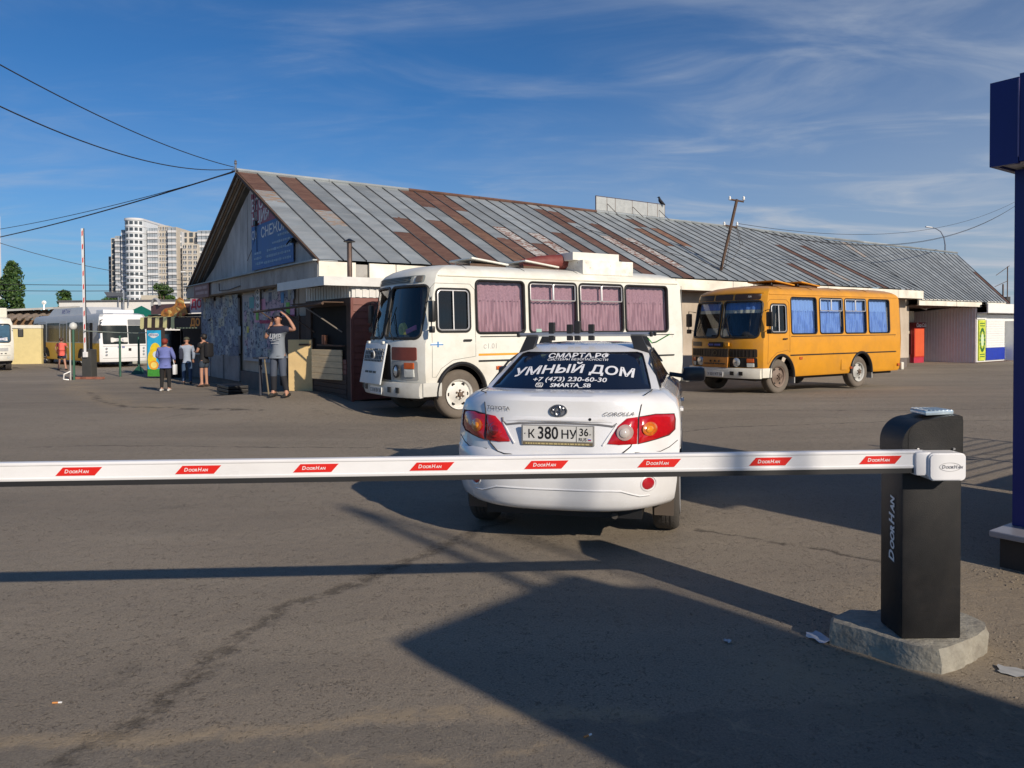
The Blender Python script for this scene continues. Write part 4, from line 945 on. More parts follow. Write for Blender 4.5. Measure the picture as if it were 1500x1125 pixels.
yellow_paint = M('yellow_bus_paint', (.63, .28, .014), .38, var=.08, dirt=.35, dcol=(.27, .14, .05), scale=1.8, clear=.3)
bus_white = M('white_bus_paint', (.72, .72, .66), .4, var=.06, dirt=.35, dcol=(.40, .33, .22), scale=1.8, clear=.2)
def cloth(name, c, s=40): return M(name, c, .85, var=.16, scale=s, stretch=(1, 1, .08), bump=.2, bscale=60)
def face_white(o, H, FR):
    # left headlamp cluster (as seen from outside the bus's own left)
    br = M('rust_brown_panel', (.19, .045, .030), .6, var=.2)
    for sg in (1, -1):
        m = MB(); m.patch(densify(rrect(min(sg*.44, sg*1.10), max(sg*.44, sg*1.10), 1.10, 1.34, .03), .1), FR, .012, 3, edge=.02); m.out('primer_panel', br, o, 50)
        m = MB(); m.patch(densify(rrect(min(sg*.42, sg*1.12), max(sg*.42, sg*1.12), .74, 1.09, .04), .1), FR, .006, 3, edge=.02); hl = m.out('headlamp_surround', M('grey_lamp_panel', (.36, .36, .34), .5), o, 50)
        m = MB(); c = FR(sg*.66, .90, .03); m.lathe([(.12, c[0]), (.125, c[0]+.03), (.10, c[0]+.04)], 20, 'x', (0, c[1], c[2]), caps=False); m.out('lamp_bezel', black_plastic, hl, 40)
        m = MB(); m.lathe([(.105, c[0]+.015), (.09, c[0]+.035), (.05, c[0]+.05), (.01, c[0]+.055)], 20, 'x', (0, c[1], c[2])); m.out('headlight', M('headlight_glass', (.55, .58, .60), .12, .6), hl, 60)
        m = MB(); m.patch(rrect(sg*.95-.10, sg*.95+.10, .95, 1.06, .01), FR, .03, 2, edge=.03); m.out('indicator', M('orange_lens', (0, 0, 0)), hl)
        m = MB(); m.patch(rrect(sg*.95-.10, sg*.95+.10, .80, .94, .01), FR, .03, 2, edge=.03); m.out('side_lamp', M('pale_lens', (.5, .52, .5), .2), hl)
    # tilted-open radiator flap
    rot = Matrix.Rotation(R(-11), 4, 'Y'); fl = M('pale_blue_white_flap', (.62, .66, .68), .4, var=.05, dirt=.15)
    def fx_(z, off=0): return 1.075+(1.41-z)*.194+off
    m = MB(); m.box((fx_(1.02), -.18, 1.02), (.03, 1.02, .78), rot=rot, bev=.012); flap = m.out('radiator_flap', fl, o, 40)
    gg = M('grey_grille', (.33, .34, .34), .5)
    m = MB(); m.box((fx_(1.18, .014), -.18, 1.18), (.012, .92, .25), rot=rot); m.out('grille_recess', black_plastic, flap)
    for k in range(12): m = MB(); m.box((fx_(1.18, .022), -.60+k*.076, 1.18), (.012, .018, .25), rot=rot); m.out('grille_bar', gg, flap)
    for k in range(3): z = 1.10+k*.08; m = MB(); m.box((fx_(z, .024), -.18, z), (.012, .92, .012), rot=rot); m.out('grille_bar', gg, flap)
    xb = fx_(1.18, .03); m = MB(); m.lathe([(.085, xb), (.085, xb+.015), (.06, xb+.02)], 20, 'x', (0, -.18, 1.18)); m.out('round_badge', M('pale_badge', (.6, .6, .58), .4), flap, 40)
    m = MB(); m.tube([(xb+.024, -.18+.055*math.cos(a*math.pi/8), 1.18+.055*math.sin(a*math.pi/8)) for a in range(16)], .008, 4, closed=True); m.tube([(xb+.024, -.20, 1.14), (xb+.024, -.20, 1.22)], .008, 4); m.tube([(xb+.024, -.16, 1.14), (xb+.024, -.16, 1.22)], .008, 4); m.out('badge_emblem', black_plastic, flap)
    for k in range(3): m = MB(); m.box((fx_(.86, .016), -.40+k*.19, .86), (.01, .15, .04), rot=rot); m.out('lower_slot', black_plastic, flap)
    m = MB(); m.patch(densify(rrect(-.72, .38, .72, 1.38, .03), .1), FR, .003, 3); m.out('engine_opening', M('dark_engine_bay', (.02, .018, .018), .9), o)
    for y in (-.55, .15): m = MB(); m.box((1.09, y, 1.42), (.05, .10, .05), bev=.01); m.out('flap_hinge', bus_white, o)
    m = MB(); c = FR(-.75, 1.95, .02)
    # dash ornaments seen behind the glass
    m.tube([(.40, -.45+.11*math.cos(a*math.pi/6), 1.66+.10*math.sin(a*math.pi/6)) for a in range(12)], .05, 5, closed=True); m.out('yellow_steering_toy', M('yellow_toy', (.7, .62, .05), .5), o, 40)
    m = MB(); m.box((.55, .25, 1.66), (.03, .45, .09), rot=Matrix.Rotation(.2, 4, 'X'), bev=.01); m.out('pink_sign', M('pink_card', (.75, .16, .40), .6), o)
    m = MB(); n = 14
    V = [(.42+.05*math.sin(i*1.7), .55+.5*i/n, z) for z in (1.98, 2.42) for i in range(n+1)]; m.add(V, [(i, i+1, n+2+i, n+1+i) for i in range(n)]); m.out('sun_shade', M('crumpled_film', (.22, .17, .13), .35, .3, bump=1, bscale=9), o)
def face_yellow(o, H, FR):
    dk = M('dark_bronze_grille', (.035, .022, .014), .45)
    for a, b in ((-1.12, -.45), (.38, 1.12)):
        m = MB(); m.patch(densify(rrect(a, b, .98, 1.20, .03), .1), FR, .01, 3, edge=.02); gg = m.out('grille_panel', dk, o, 50)
        for k in range(8): y = a+.06+k*(b-a-.12)/7; m = MB(); m.tube([FR(y, 1.0, .02), FR(y, 1.18, .02)], .008, 4); m.out('grille_bar', black_plastic, gg)
        m = MB(); m.patch(densify(rrect(a, b, .72, .97, .03), .1), FR, .006, 3, edge=.02); hl = m.out('headlamp_surround', black_plastic, o, 50)
        sg = 1 if a > 0 else -1; c = FR(sg*.62, .85, .03)
        m = MB(); m.lathe([(.115, c[0]), (.12, c[0]+.02), (.10, c[0]+.035), (.06, c[0]+.05), (.01, c[0]+.055)], 20, 'x', (0, c[1], c[2])); m.out('headlight', M('headlight_glass', (.6, .62, .64), .12, .6), hl, 60)
        for z, mm in ((.78, M('pale_lens', (0, 0, 0))), (.90, M('orange_lens', (0, 0, 0)))): m = MB(); m.patch(rrect(sg*.97-.08, sg*.97+.08, z-.05, z+.05, .01), FR, .03, 2, edge=.03); m.out('indicator', mm, hl)
    m = MB(); m.patch(densify(rrect(-1.10, -.62, 1.26, 1.38, .02), .1), FR, .01, 3, edge=.02); m.out('vent', black_plastic, o)
    rot = Matrix.Rotation(R(-5), 4, 'Y')
    m = MB(); m.box((1.10, -.05, .84), (.04, .86, .28), rot=rot, bev=.01); fl = m.out('radiator_flap', M('dusty_orange_flap', (.42, .17, .03), .5, var=.1), o, 40)
    m = MB(); m.box((1.08, -.05, 1.09), (.04, .84, .22), rot=rot); gr = m.out('grille_recess', dk, o)
    for k in range(9): m = MB(); m.box((1.085, -.40+k*.088, 1.09), (.045, .012, .22), rot=rot); m.out('grille_bar', black_plastic, gr)
    m = MB(); m.tube([(1.12, -.05+.06*math.cos(a*math.pi/8), 1.09+.06*math.sin(a*math.pi/8)) for a in range(16)], .009, 4, closed=True); m.out('round_badge', M('dull_badge', (.12, .10, .07), .4, .5), gr)
    for k in range(4): m = MB(); m.box((1.135, -.34+k*.19, .80), (.02, .15, .03), rot=rot); m.out('lower_slot', black_plastic, fl)
    for k in range(3): m = MB(); m.box((1.13, -.2+k*.15, .87), (.02, .04, .05), rot=rot); m.out('lower_slot', black_plastic, fl)
    m = MB(); m.box((1.13, .0, 1.31), (.015, .50, .14), rot=rot, bev=.004); rs = m.out('route_board', M('pale_card', (.62, .62, .66), .6), o)
    for y, w in ((-.18, .18), (.05, .2)):
        m = MB(); m.box((1.142, y, 1.31), (.005, w, .05), rot=rot); m.out('print_line', M('dark_blue_print', (.06, .08, .3), .6), rs)
    for y in (-.32, .36): m = MB(); m.box((1.10, y, 1.32), (.06, .12, .10), bev=.01); m.out('flap_hinge', yellow_paint, o)
    # curtain along the top of the windscreen with a fringe
    n = 60
    for z0, z1, mt, nm in ((2.24, 2.50, cloth('blue_curtain_cloth', (.10, .22, .62)), 'windscreen_curtain'), (2.15, 2.235, M('cream_fringe', (.6, .55, .45), .8), 'fringe')):
        V = []
        for z in (z0, z1):
            for i in range(n+1):
                y = -1.05+2.1*i/n; V.append((H.fx(y, z)-.09+.012*math.sin(i*1.3), y, z))
        mkmesh(nm, V, [(i, i+1, n+2+i, n+1+i) for i in range(n)], mt, o, 80)
    m = MB(); m.box((.48, -.55, 1.62), (.02, .75, .26), rot=Matrix.Rotation(R(-20), 4, 'Y')); m.out('route_card', M('grey_card', (.4, .4, .38), .6), o)
wrim = M('white_wheel_paint', (.68, .67, .63), .5, var=.05, dirt=.3, dcol=(.3, .26, .2), scale=8)
brim = M('dusty_brown_wheel', (.20, .15, .12), .7, var=.2)
grim = M('dusty_grey_wheel', (.42, .42, .40), .6, var=.15)
PW_ = dict(body=bus_white, glass=glass('curtain_window_glass', (.90, .90, .92)), wglass=clear_glass, gasket=gasket, curtain=cloth('pink_curtain_cloth', (.42, .255, .295)), valance=M('pink_lace_valance', (.38, .225, .265), .85, var=.22, scale=30, bump=.6, bscale=35),
           trim=M('cream_gutter', (.6, .58, .48), .6), trim2=gasket, seam=M('grey_seam', (.25, .25, .23), .6), strip_z=1.07, stripe=M('orange_film', (.78, .33, .03), .5), arch=black_plastic, rim=(wrim, wrim), bumper=M('dusty_grey_bumper', (.52, .52, .48), .5, var=.08, dirt=.3), flap=rubber,
           plate='С 518 ВН 36', face=face_white, hatch=(-1.0, -2.25), hatchm=bus_white, hang=-7,
           dash=[M('blue_bag', (.05, .08, .5), .5), M('orange_food_box', (.6, .25, .05), .6), M('black_bag', (.03, .03, .03), .6), M('white_tissue', (.6, .6, .6), .6)])
PY_ = dict(variant='y', body=yellow_paint, glass=PW_['glass'], wglass=clear_glass, gasket=gasket, curtain=MATS.get('blue_curtain_side') or cloth('pale_blue_curtain', (.17, .33, .72)), valance=cloth('pale_blue_valance', (.19, .36, .74)),
           trim=yellow_paint, trim2=black_plastic, seam=M('brown_seam', (.20, .08, .01), .6), strip_z=1.02, arch=black_plastic, rim=(brim, grim), bumper=M('cream_bumper', (.66, .64, .56), .5, var=.06, dirt=.2), flap=M('grey_flap', (.4, .4, .38), .7),
           plate='У 021 КТ 36', face=face_yellow, hatch=(-.95, -2.1), hatchm=yellow_paint, hang=-7, dash=[M('black_bag', (0, 0, 0)), M('grey_box', (.3, .3, .3), .6), M('pale_card', (0, 0, 0)), M('white_tissue', (0, 0, 0))])
def bus_place(wx, wy, z, ang):
    """front axle's near (left) wheel contact at wx,wy; heading points along -(sin,cos)"""
    a = R(ang); back = Vector((math.sin(a), math.cos(a), 0)); fwd = -back; left = Vector((-fwd.y, fwd.x, 0))
    p = Vector((wx, wy, 0))-left*1.2
    return (p.x, p.y, z), math.atan2(fwd.y, fwd.x)
loc, rz = bus_place(-.95, 13.97, 0.0, 57.6)
wbus, WH = bus('white_bus', 'old white bus with pink curtains and an open radiator flap beside the brown kiosk', loc, rz, PW_)
wb_mx = Matrix.Translation(loc) @ Matrix.Rotation(rz, 4, 'Z')
loc, rz = bus_place(7.11, 20.07, -.10, 57)
bus('yellow_bus', 'old orange yellow bus with blue curtains parked right of the white bus', loc, rz, PY_)
# the things lying on the white bus roof
def roof_load():
    spk = two_tone('rust_speckled_white_panel', (.78, .76, .68), (.30, .17, .07), 14, .60, .635, .6, 0, (1, 1, 1), .3, .05)
    L1 = wb_mx @ Vector((-3.52, .95, 2.82)); o = thing('white_crate', 'rust speckled white sheet metal box lying on the roof of the white bus', 'box', tuple(L1), rz_w)
    m = MB(); m.box2((-.76, -.5, -.04), (.60, .16, .26), bev=.01); m.out('lower_box', spk, o)
    m = MB(); m.box2((-.52, -.62, .263), (.72, -.02, .43), bev=.01); m.out('upper_box', M('white_metal_panel', (.72, .70, .64), .5, var=.05, dirt=.15), o)
    L2 = wb_mx @ Vector((-2.6, .35, 2.92)); o = thing('tarpaulin_roll', 'dark red rolled tarpaulin lying on the white bus roof behind the box', 'tarpaulin', tuple(L2), rz_w)
    m = MB(); m.tube([(-.7, .1, .13), (-.2, .12, .16), (.3, .1, .13), (.75, .08, .08)], [.15, .16, .14, .09], 10); m.out('roll', M('dark_red_tarpaulin', (.16, .035, .03), .6, var=.2, bump=.8, bscale=8), o, 50)
    m = MB(); m.box2((-.8, .25, .0), (-.74, .32, .3)); m.box2((-.8, -.2, .08), (-.72, .4, .13)); m.out('wood_batten', orange_w, o)
rz_w = bus_place(-.95, 13.97, 0, 57.6)[1]
roof_load()

# ------------------------------------------------------------------ the white car
def car():
    yaw = 13.0; a = R(yaw); fwd = Vector((math.sin(a), math.cos(a), 0))
    c0 = Vector((.315, 5.50, 0)); o = thing('white_car', 'white saloon car seen from behind with phone number lettering on its rear window', 'car', tuple(c0), math.atan2(fwd.y, fwd.x))
    paint = M('white_car_paint', (.74, .75, .77), .25, var=.04, dirt=.22, dcol=(.50, .45, .38), scale=2.4, clear=.9)
    low = Hull([(.30, .76, .12, 4.40), (.325, .81, .06, 4.46), (.36, .835, .035, 4.50), (.42, .845, .02, 4.53), (.50, .855, .005, 4.54), (.60, .86, .0, 4.55), (.68, .87, .015, 4.54), (.73, .875, .045, 4.52), (.745, .875, .065, 4.50), (.85, .88, .09, 4.40), (.95, .875, .115, 4.1), (1.02, .865, .125, 3.9), (1.08, .84, .125, 3.70), (1.115, .80, .125, 3.5), (1.145, .765, .15, 3.4), (1.16, .73, .20, 3.35), (1.17, .68, .27, 3.3)], .42, .55, 3.6, 3.0)
    V, F = low.mesh(n=22); body = mkmesh('body', V, F, [paint, dark_int], o)
    c = MB()
    for x in (.95, 3.55):
        n = 18; pl = [(x+.36*math.cos(math.pi*i/n), .36+.34*math.sin(math.pi*i/n)) for i in range(n+1)]+[(x-.36, .1), (x+.36, .1)]
        c.prism(pl, lambda q, z: (q, .60, z), lambda q, z: (q, 1.2, z)); c.prism(pl, lambda q, z: (q, -1.2, z), lambda q, z: (q, -.60, z))
    boolean(body, [c.out('c', dark_int)]); body.data.shade_smooth(); body.data.set_sharp_from_angle(angle=R(32))
    top = Hull([(1.13, .735, .46, 3.62), (1.17, .715, .56, 3.45), (1.25, .68, .78, 3.22), (1.35, .635, 1.06, 2.93), (1.42, .60, 1.25, 2.72), (1.465, .578, 1.37, 2.58), (1.50, .53, 1.52, 2.42), (1.52, .44, 1.72, 2.25), (1.53, .25, 1.95, 2.05)], .20, .30, 3.0, 3.0)
    V, F = top.mesh(n=22); mkmesh('cabin', V, F, paint, o, 40)
    RE = low.rear(); TR = top.rear(); PR = top.side(-1); PL = top.side(1)
    tint = M('dark_tinted_glass', (.004, .006, .016), .10, var=.05, spec=.35, clear=.15)
    # rear window
    po = []
    L = [(-.635, 1.155), (-.648, 1.175), (-.64, 1.20), (-.60, 1.30), (-.555, 1.405), (-.54, 1.428), (-.50, 1.44)]
    po = L+[(-y, z) for y, z in reversed(L)]; po = densify(po, .09)
    m = MB(); m.patch(po, TR, .014, 8, edge=.02); rw = m.out('rear_window', tint, o, 60)
    m = MB(); m.tube([TR(y, z, .012) for y, z in po], .007, 4, closed=True); m.out('window_seal', black_plastic, rw)
    wl = M('white_lettering', (.82, .83, .85), .5, var=.02)
    # screen x = to the right = -y local
    def onglass(cy, cz, k=0.0, sc=1.0):
        def fn(x, y, z):
            yy = -(cy+x); zz = cz+y*sc-k*x*x
            return TR(yy, zz, .019)
        return fn
    text('СМАРТА.РФ', .080, wl, rw, fn=onglass(0, 1.417, .06, .62), bold=.0018, sx=1.15, sub=2)
    text('СИСТЕМЫ БЕЗОПАСНОСТИ', .037, wl, rw, fn=onglass(0, 1.386, .06, .62), bold=.0004, sx=1.04, sub=1)
    text('УМНЫЙ ДОМ', .122, wl, rw, fn=onglass(.0, 1.312, .14, .68), bold=.0028, sx=1.27, sub=3)
    text('+7 (473) 230-60-30', .068, wl, rw, fn=onglass(-.01, 1.239, .06, .60), bold=.0012, sx=1.14, sub=2)
    text('SMARTA_SB', .060, wl, rw, fn=onglass(.015, 1.198, .06, .58), bold=.0014, sx=1.04, sub=2)
    m = MB(); q = rrect(.215, .270, 1.186, 1.211, .008); m.tube([TR(y, z, .019) for y, z in q], .003, 4, closed=True); m.tube([TR(.2425+.014*math.cos(i*math.pi/5), 1.1985+.007*math.sin(i*math.pi/5), .019) for i in range(10)], .0025, 4, closed=True); m.out('camera_icon', wl, rw)
    # side windows
    for fn_, sg in ((PR, -1), (PL, 1)):
        for (pa) in ([(.95, 1.19), (1.75, 1.16), (1.80, 1.425), (1.50, 1.40), (1.25, 1.34)], [(1.86, 1.16), (2.95, 1.16), (2.72, 1.34), (2.45, 1.43), (1.88, 1.43)]):
            m = MB(); m.patch(densify(pa, .12), fn_, .005, 4); m.out('side_window', tint, o, 60)
        m = MB(); m.tube([fn_(x, z, .008) for x, z in ((.86, 1.175), (1.2, 1.36), (1.5, 1.42), (1.8, 1.445), (2.45, 1.45), (2.95, 1.30))], .010, 5); m.out('window_trim', black_plastic, o)
        m = MB(); m.tube([low.side(sg)(x, .66, .002) for x in (1.0, 2.0, 3.2)], .012, 5); m.out('door_strip', paint, o, 40)
        m = MB(); m.tube([low.side(sg)(1.82, z, .0) for z in (.35, .7, 1.0, 1.13)], .004, 4); m.tube([low.side(sg)(2.9, z, .0) for z in (.35, .7, 1.0, 1.13)], .004, 4); m.out('door_seam', black_plastic, o)
        for x in (1.55, 2.5): m = MB(); m.box((x, sg*.885, .93), (.18, .03, .03), bev=.01); m.out('door_handle', paint, o)
        m = MB(); m.tube([(2.78, sg*.75, 1.17), (2.76, sg*.90, 1.15)], .025, 6); m.box((2.78, sg*1.0, 1.17), (.10, .24, .15), bev=.045); m.out('side_mirror', M('black_mirror_shell', (.02, .022, .028), .3), o, 50)
    wsp = densify([(-.60, 1.16), (.60, 1.16), (.50, 1.42), (-.50, 1.42)], .1); m = MB(); m.patch(wsp, top.front(), .005, 6); m.out('windscreen', tint, o, 60)
    # trunk seams
    dk = M('dark_gap', (.02, .02, .022), .8)
    def seam(pts, r=.0045, nm='trunk_seam', mt=dk, off=.003): m = MB(); m.tube([RE(y, z, off) for y, z in pts], r, 4); return m.out(nm, mt, o)
    S_ = [(-.62, 1.15), (-.60, 1.08), (-.585, 1.0), (-.575, .93), (-.56, .86), (-.53, .79), (-.46, .735), (-.40, .722), (0, .715)]
    seam(S_+[(-y, z) for y, z in reversed(S_[:-1])])
    for sg in (1, -1): m = MB(); m.tube([RE(sg*.62, 1.15, .003), (.30, sg*.645, 1.172), (.42, sg*.66, 1.174), (.60, sg*.665, 1.174)], .0045, 4); m.out('trunk_seam', dk, o)
    seam([(-.86, .80), (-.80, .76), (-.74, .74), (-.56, .745)], .003, 'bumper_seam'); seam([(.86, .80), (.80, .76), (.74, .74), (.56, .745)], .003, 'bumper_seam')
    # number plate recess: raised lip with shade put into its grey, sloped pocket edges
    seam([(-.43, .955), (-.40, .935), (-.30, .948), (0, .955), (.30, .948), (.40, .935), (.43, .955), (.435, .985)], .0085, 'plate_recess_lip', M('shaded_gap', (.18, .18, .19), .5), .003)
    lip = MB(); lip.patch(densify([(-.40, .962), (.40, .962), (.34, 1.0), (-.34, 1.0)], .1), RE, .004, 3, bulge=.012); lip.out('trunk_handle', paint, o, 60)
    for sg in (1, -1):
        m = MB(); m.tube([RE(sg*.43, .95, .004), RE(sg*.37, .86, .008), RE(sg*.33, .80, .006)], .006, 5); m.out('plate_recess_edge', paint, o, 50)
    # plate
    x0 = RE(0, .87, 0)[0]-.018
    m = MB(); m.box((x0, 0, .868), (.018, .545, .150), bev=.006); pf = m.out('plate_frame', M('grey_plate_frame', (.22, .22, .22), .4), o)
    m = MB(); m.box((x0-.011, 0, .880), (.004, .520, .112)); m.out('number_plate', M('white_plate', (.7, .7, .7), .4), pf)
    def plt(s_, sz, y, z, **k): text(s_, sz, black_plastic, pf, frame_mx((x0-.0145, y, z), (0, -1, 0), (0, 0, 1)), **k)
    plt('К', .088, .195, .874, sx=.95, bold=.0012); plt('380', .128, .07, .881, sx=.82, bold=.0022); plt('НУ', .088, -.085, .874, sx=1.0, bold=.0012)
    plt('36', .078, -.196, .893, sx=.9, bold=.001); plt('RUS', .034, -.187, .841, bold=.0006)
    m = MB(); m.box((x0-.0145, -.142, .880), (.002, .003, .112)); m.tube([(x0-.0145, .257, .88), (x0-.0145, -.257, .88), ], .0001, 3); m.out('plate_line', black_plastic, pf)
    for y in (.243, -.243): m = MB(); m.lathe([(.004, x0-.016), (.004, x0-.013)], 8, 'x', (0, y, .88)); m.out('plate_bolt', black_plastic, pf)
    for k, cc in enumerate(((.7, .7, .7), (.05, .1, .5), (.5, .03, .03))): m = MB(); m.box((x0-.0145, -.238, .850-k*.006), (.002, .022, .006)); m.out('flag_stripe', M('flag_%s' % ('white', 'blue', 'red')[k], cc, .5), pf)
    m = MB(); yy = .24
    while yy > -.24: l = rnd.uniform(.01, .03); m.box((x0-.010, yy-l/2, .806), (.003, l, .010)); yy -= l+.006
    m.out('frame_print', M('gold_print', (.5, .42, .2), .5), pf)
    m = MB(); m.box((x0-.006, 0, .806), (.008, .52, .022)); m.out('frame_band', M('gold_band', (.16, .13, .08), .4), pf)
    # badges
    em = M('chrome', (0, 0, 0)); em2 = M('dull_chrome_badge', (.30, .31, .33), .25, .9)
    def ell(cy, cz, ry, rz_, n=24, off=.010): return [RE(cy+ry*math.cos(2*math.pi*i/n), cz+rz_*math.sin(2*math.pi*i/n), off) for i in range(n)]
    m = MB(); m.tube(ell(0, 1.045, .062, .042), .006, 6, closed=True); m.tube(ell(0, 1.058, .040, .018, off=.014), .005, 5, closed=True); m.tube(ell(0, 1.045, .020, .038, off=.016), .005, 5, closed=True); bd = m.out('oval_badge', em2, o, 60)
    m = MB(); m.patch([(.058*math.cos(2*math.pi*i/20), 1.045+.038*math.sin(2*math.pi*i/20)) for i in range(20)], RE, .005, 2); m.out('badge_backing', M('badge_grey', (.22, .23, .26), .3, .4), bd)
    text('TOYOTA', .052, M('dark_badge_letters', (.05, .05, .055), .4), o, fn=lambda x, y, z: RE(.475-x, 1.052+y*.8, .012), sx=.9, space=1.05, sub=1)
    text('COROLLA', .050, M('dark_badge_letters', (.05, .05, .055), .4), o, fn=lambda x, y, z: RE(-.440-x, 1.024+y*.75, .014), sx=.92, shear=.3, space=1.1, sub=1)
    m = MB(); m.lathe([(.011, -.01), (.011, .0)], 10, 'x', (RE(-.235, .985, .004)[0], -.235, .985)); m.out('lock', black_plastic, o)
    # tail lights, each: body-side lamp and trunk-side lamp
    redl = M('red_tail_lens', (.46, .008, .012), .10, var=.15, scale=30, clear=1); amb = M('amber_lens', (.55, .13, .012), .15, var=.2, scale=40, clear=1); clr = M('clear_reverse_lens', (.40, .30, .28), .12, clear=1); dkr = M('dark_red_lens', (.22, .006, .01), .12, clear=1)
    for sg in (1, -1):
        def Q(pts): return [(sg*p[0], p[1]) for p in pts] if sg > 0 else [(sg*p[0], p[1]) for p in pts][::-1]
        outer = densify([(.835, 1.0), (.845, .96), (.842, .885), (.80, .85), (.70, .83), (.582, .808), (.585, 1.00), (.70, 1.012)], .06)
        inner = densify([(.577, 1.0), (.574, .808), (.45, .805), (.365, .812), (.40, .875), (.44, .94), (.50, .992)], .06)
        m = MB(); m.patch(Q(outer), RE, .008, 4, bulge=.022, edge=.012); tl = m.out('tail_light', redl, o, 70)
        m = MB(); m.patch(Q(inner), RE, .008, 4, bulge=.020, edge=.012); m.out('trunk_lens', redl, tl, 70)
        def disc(cy, cz, r_, mt, nm, off): m = MB(); m.patch([(sg*cy+r_*math.cos(2*math.pi*i/20), cz+r_*.95*math.sin(2*math.pi*i/20)) for i in range(20)], RE, off, 3, bulge=.012, edge=.01); m.out(nm, mt, tl, 60)
        disc(.665, .912, .052, amb, 'amber_lens', .031); disc(.665, .912, .026, M('amber_core', (.72, .27, .02), .1, clear=1), 'amber_core', .046)
        disc(.49, .893, .060, clr if sg < 0 else redl, 'round_lens', .028); disc(.49, .893, .036, M('lens_core', (.50, .45, .42), .1, clear=1) if sg < 0 else dkr, 'lens_core', .043)
        m = MB(); m.tube([RE(sg*p[0], p[1], .006) for p in densify(outer, .05)], .004, 4, closed=True); m.out('light_seal', dk, tl)
        m = MB(); m.patch([(sg*.655+.042*math.cos(2*math.pi*i/18), .52+.045*math.sin(2*math.pi*i/18)) for i in range(18)], RE, .004, 3, bulge=.008, edge=.01); m.out('reflector', M('red_reflector', (.38, .01, .02), .2, clear=1), o, 60)
        m = MB(); m.tube([RE(sg*.655+.052*math.cos(2*math.pi*i/18), .52+.055*math.sin(2*math.pi*i/18), .0) for i in range(18)], .006, 4, closed=True); m.out('reflector_rim', paint, o, 60)
    # bumper shaping
    m = MB(); m.tube([RE(y, .43+.05*(1 if abs(y) < .45 else max(0, 1-(abs(y)-.45)/.14)), .001) for y in [-.66+.066*i for i in range(21)]], .006, 6); m.out('bumper_crease', paint, o, 60)
    m = MB(); m.box2((.30, -.60, .22), (4.2, .60, .30)); m.out('underbody', black_plastic, o)
    m = MB(); m.tube([(.26, -.40, .245), (.6, -.40, .25)], .025, 10); m.out('exhaust', M('sooty_pipe', (.06, .055, .05), .7), o)
    for sg in (1, -1): m = MB(); m.box2((.58, sg*.68, .19), (.60, sg*.83, .36)); m.out('mud_flap', M('dusty_brown_flap', (.09, .07, .055), .8), o)
    for x in (.95, 3.55):
        for sg in (1, -1): wheel(o, x, sg*.765, .315, .205, sg, rubber, M('silver_wheel_cover', (.5, .5, .5), .35, .6), 'car')
    # roof rack
    rk = M('aluminium_bar', (.48, .50, .52), .35, .8)
    for x in (1.55, 2.35):
        m = MB(); m.tube([(x, -.60+.1*i, 1.600) for i in range(13)], .020, 6); bar = m.out('roof_bar', rk, o, 50)
        for v in m.v: pass
        for sg in (1, -1):
            m = MB(); m.add([(x-.05, sg*.43, 1.585), (x+.05, sg*.43, 1.585), (x+.05, sg*.53, 1.585), (x-.05, sg*.53, 1.585), (x-.07, sg*.47, 1.455), (x+.07, sg*.47, 1.455), (x+.07, sg*.60, 1.43), (x-.07, sg*.60, 1.43)], [(0, 1, 2, 3), (7, 6, 5, 4), (0, 4, 5, 1), (1, 5, 6, 2), (2, 6, 7, 3), (3, 7, 4, 0)]); m.out('rack_foot', black_plastic, bar)
            m = MB(); m.box((x, sg*.615, 1.600), (.06, .03, .045), bev=.01); m.out('bar_cap', black_plastic, bar)
    for y, h in ((.30, .17), (.13, .15), (.06, .18), (-.07, .15)):
        m = MB(); m.box((1.57, y, 1.600+h/2-.055), (.07, .055, h), bev=.008); m.out('carrier_clamp', black_plastic, o)
    m = MB(); m.tube([(1.56, -.58, 1.57), (1.60, -.62, 1.52), (1.50, -.66, 1.53), (1.45, -.78, 1.60)], .006, 4); m.out('green_strap', M('green_strap', (.03, .35, .05), .6), o)
    m = MB(); m.box((1.55, .42, 1.64), (.005, .05, .03)); m.out('bar_sticker', M('pale_green_sticker', (.45, .65, .55), .5), o)
    return o
car()

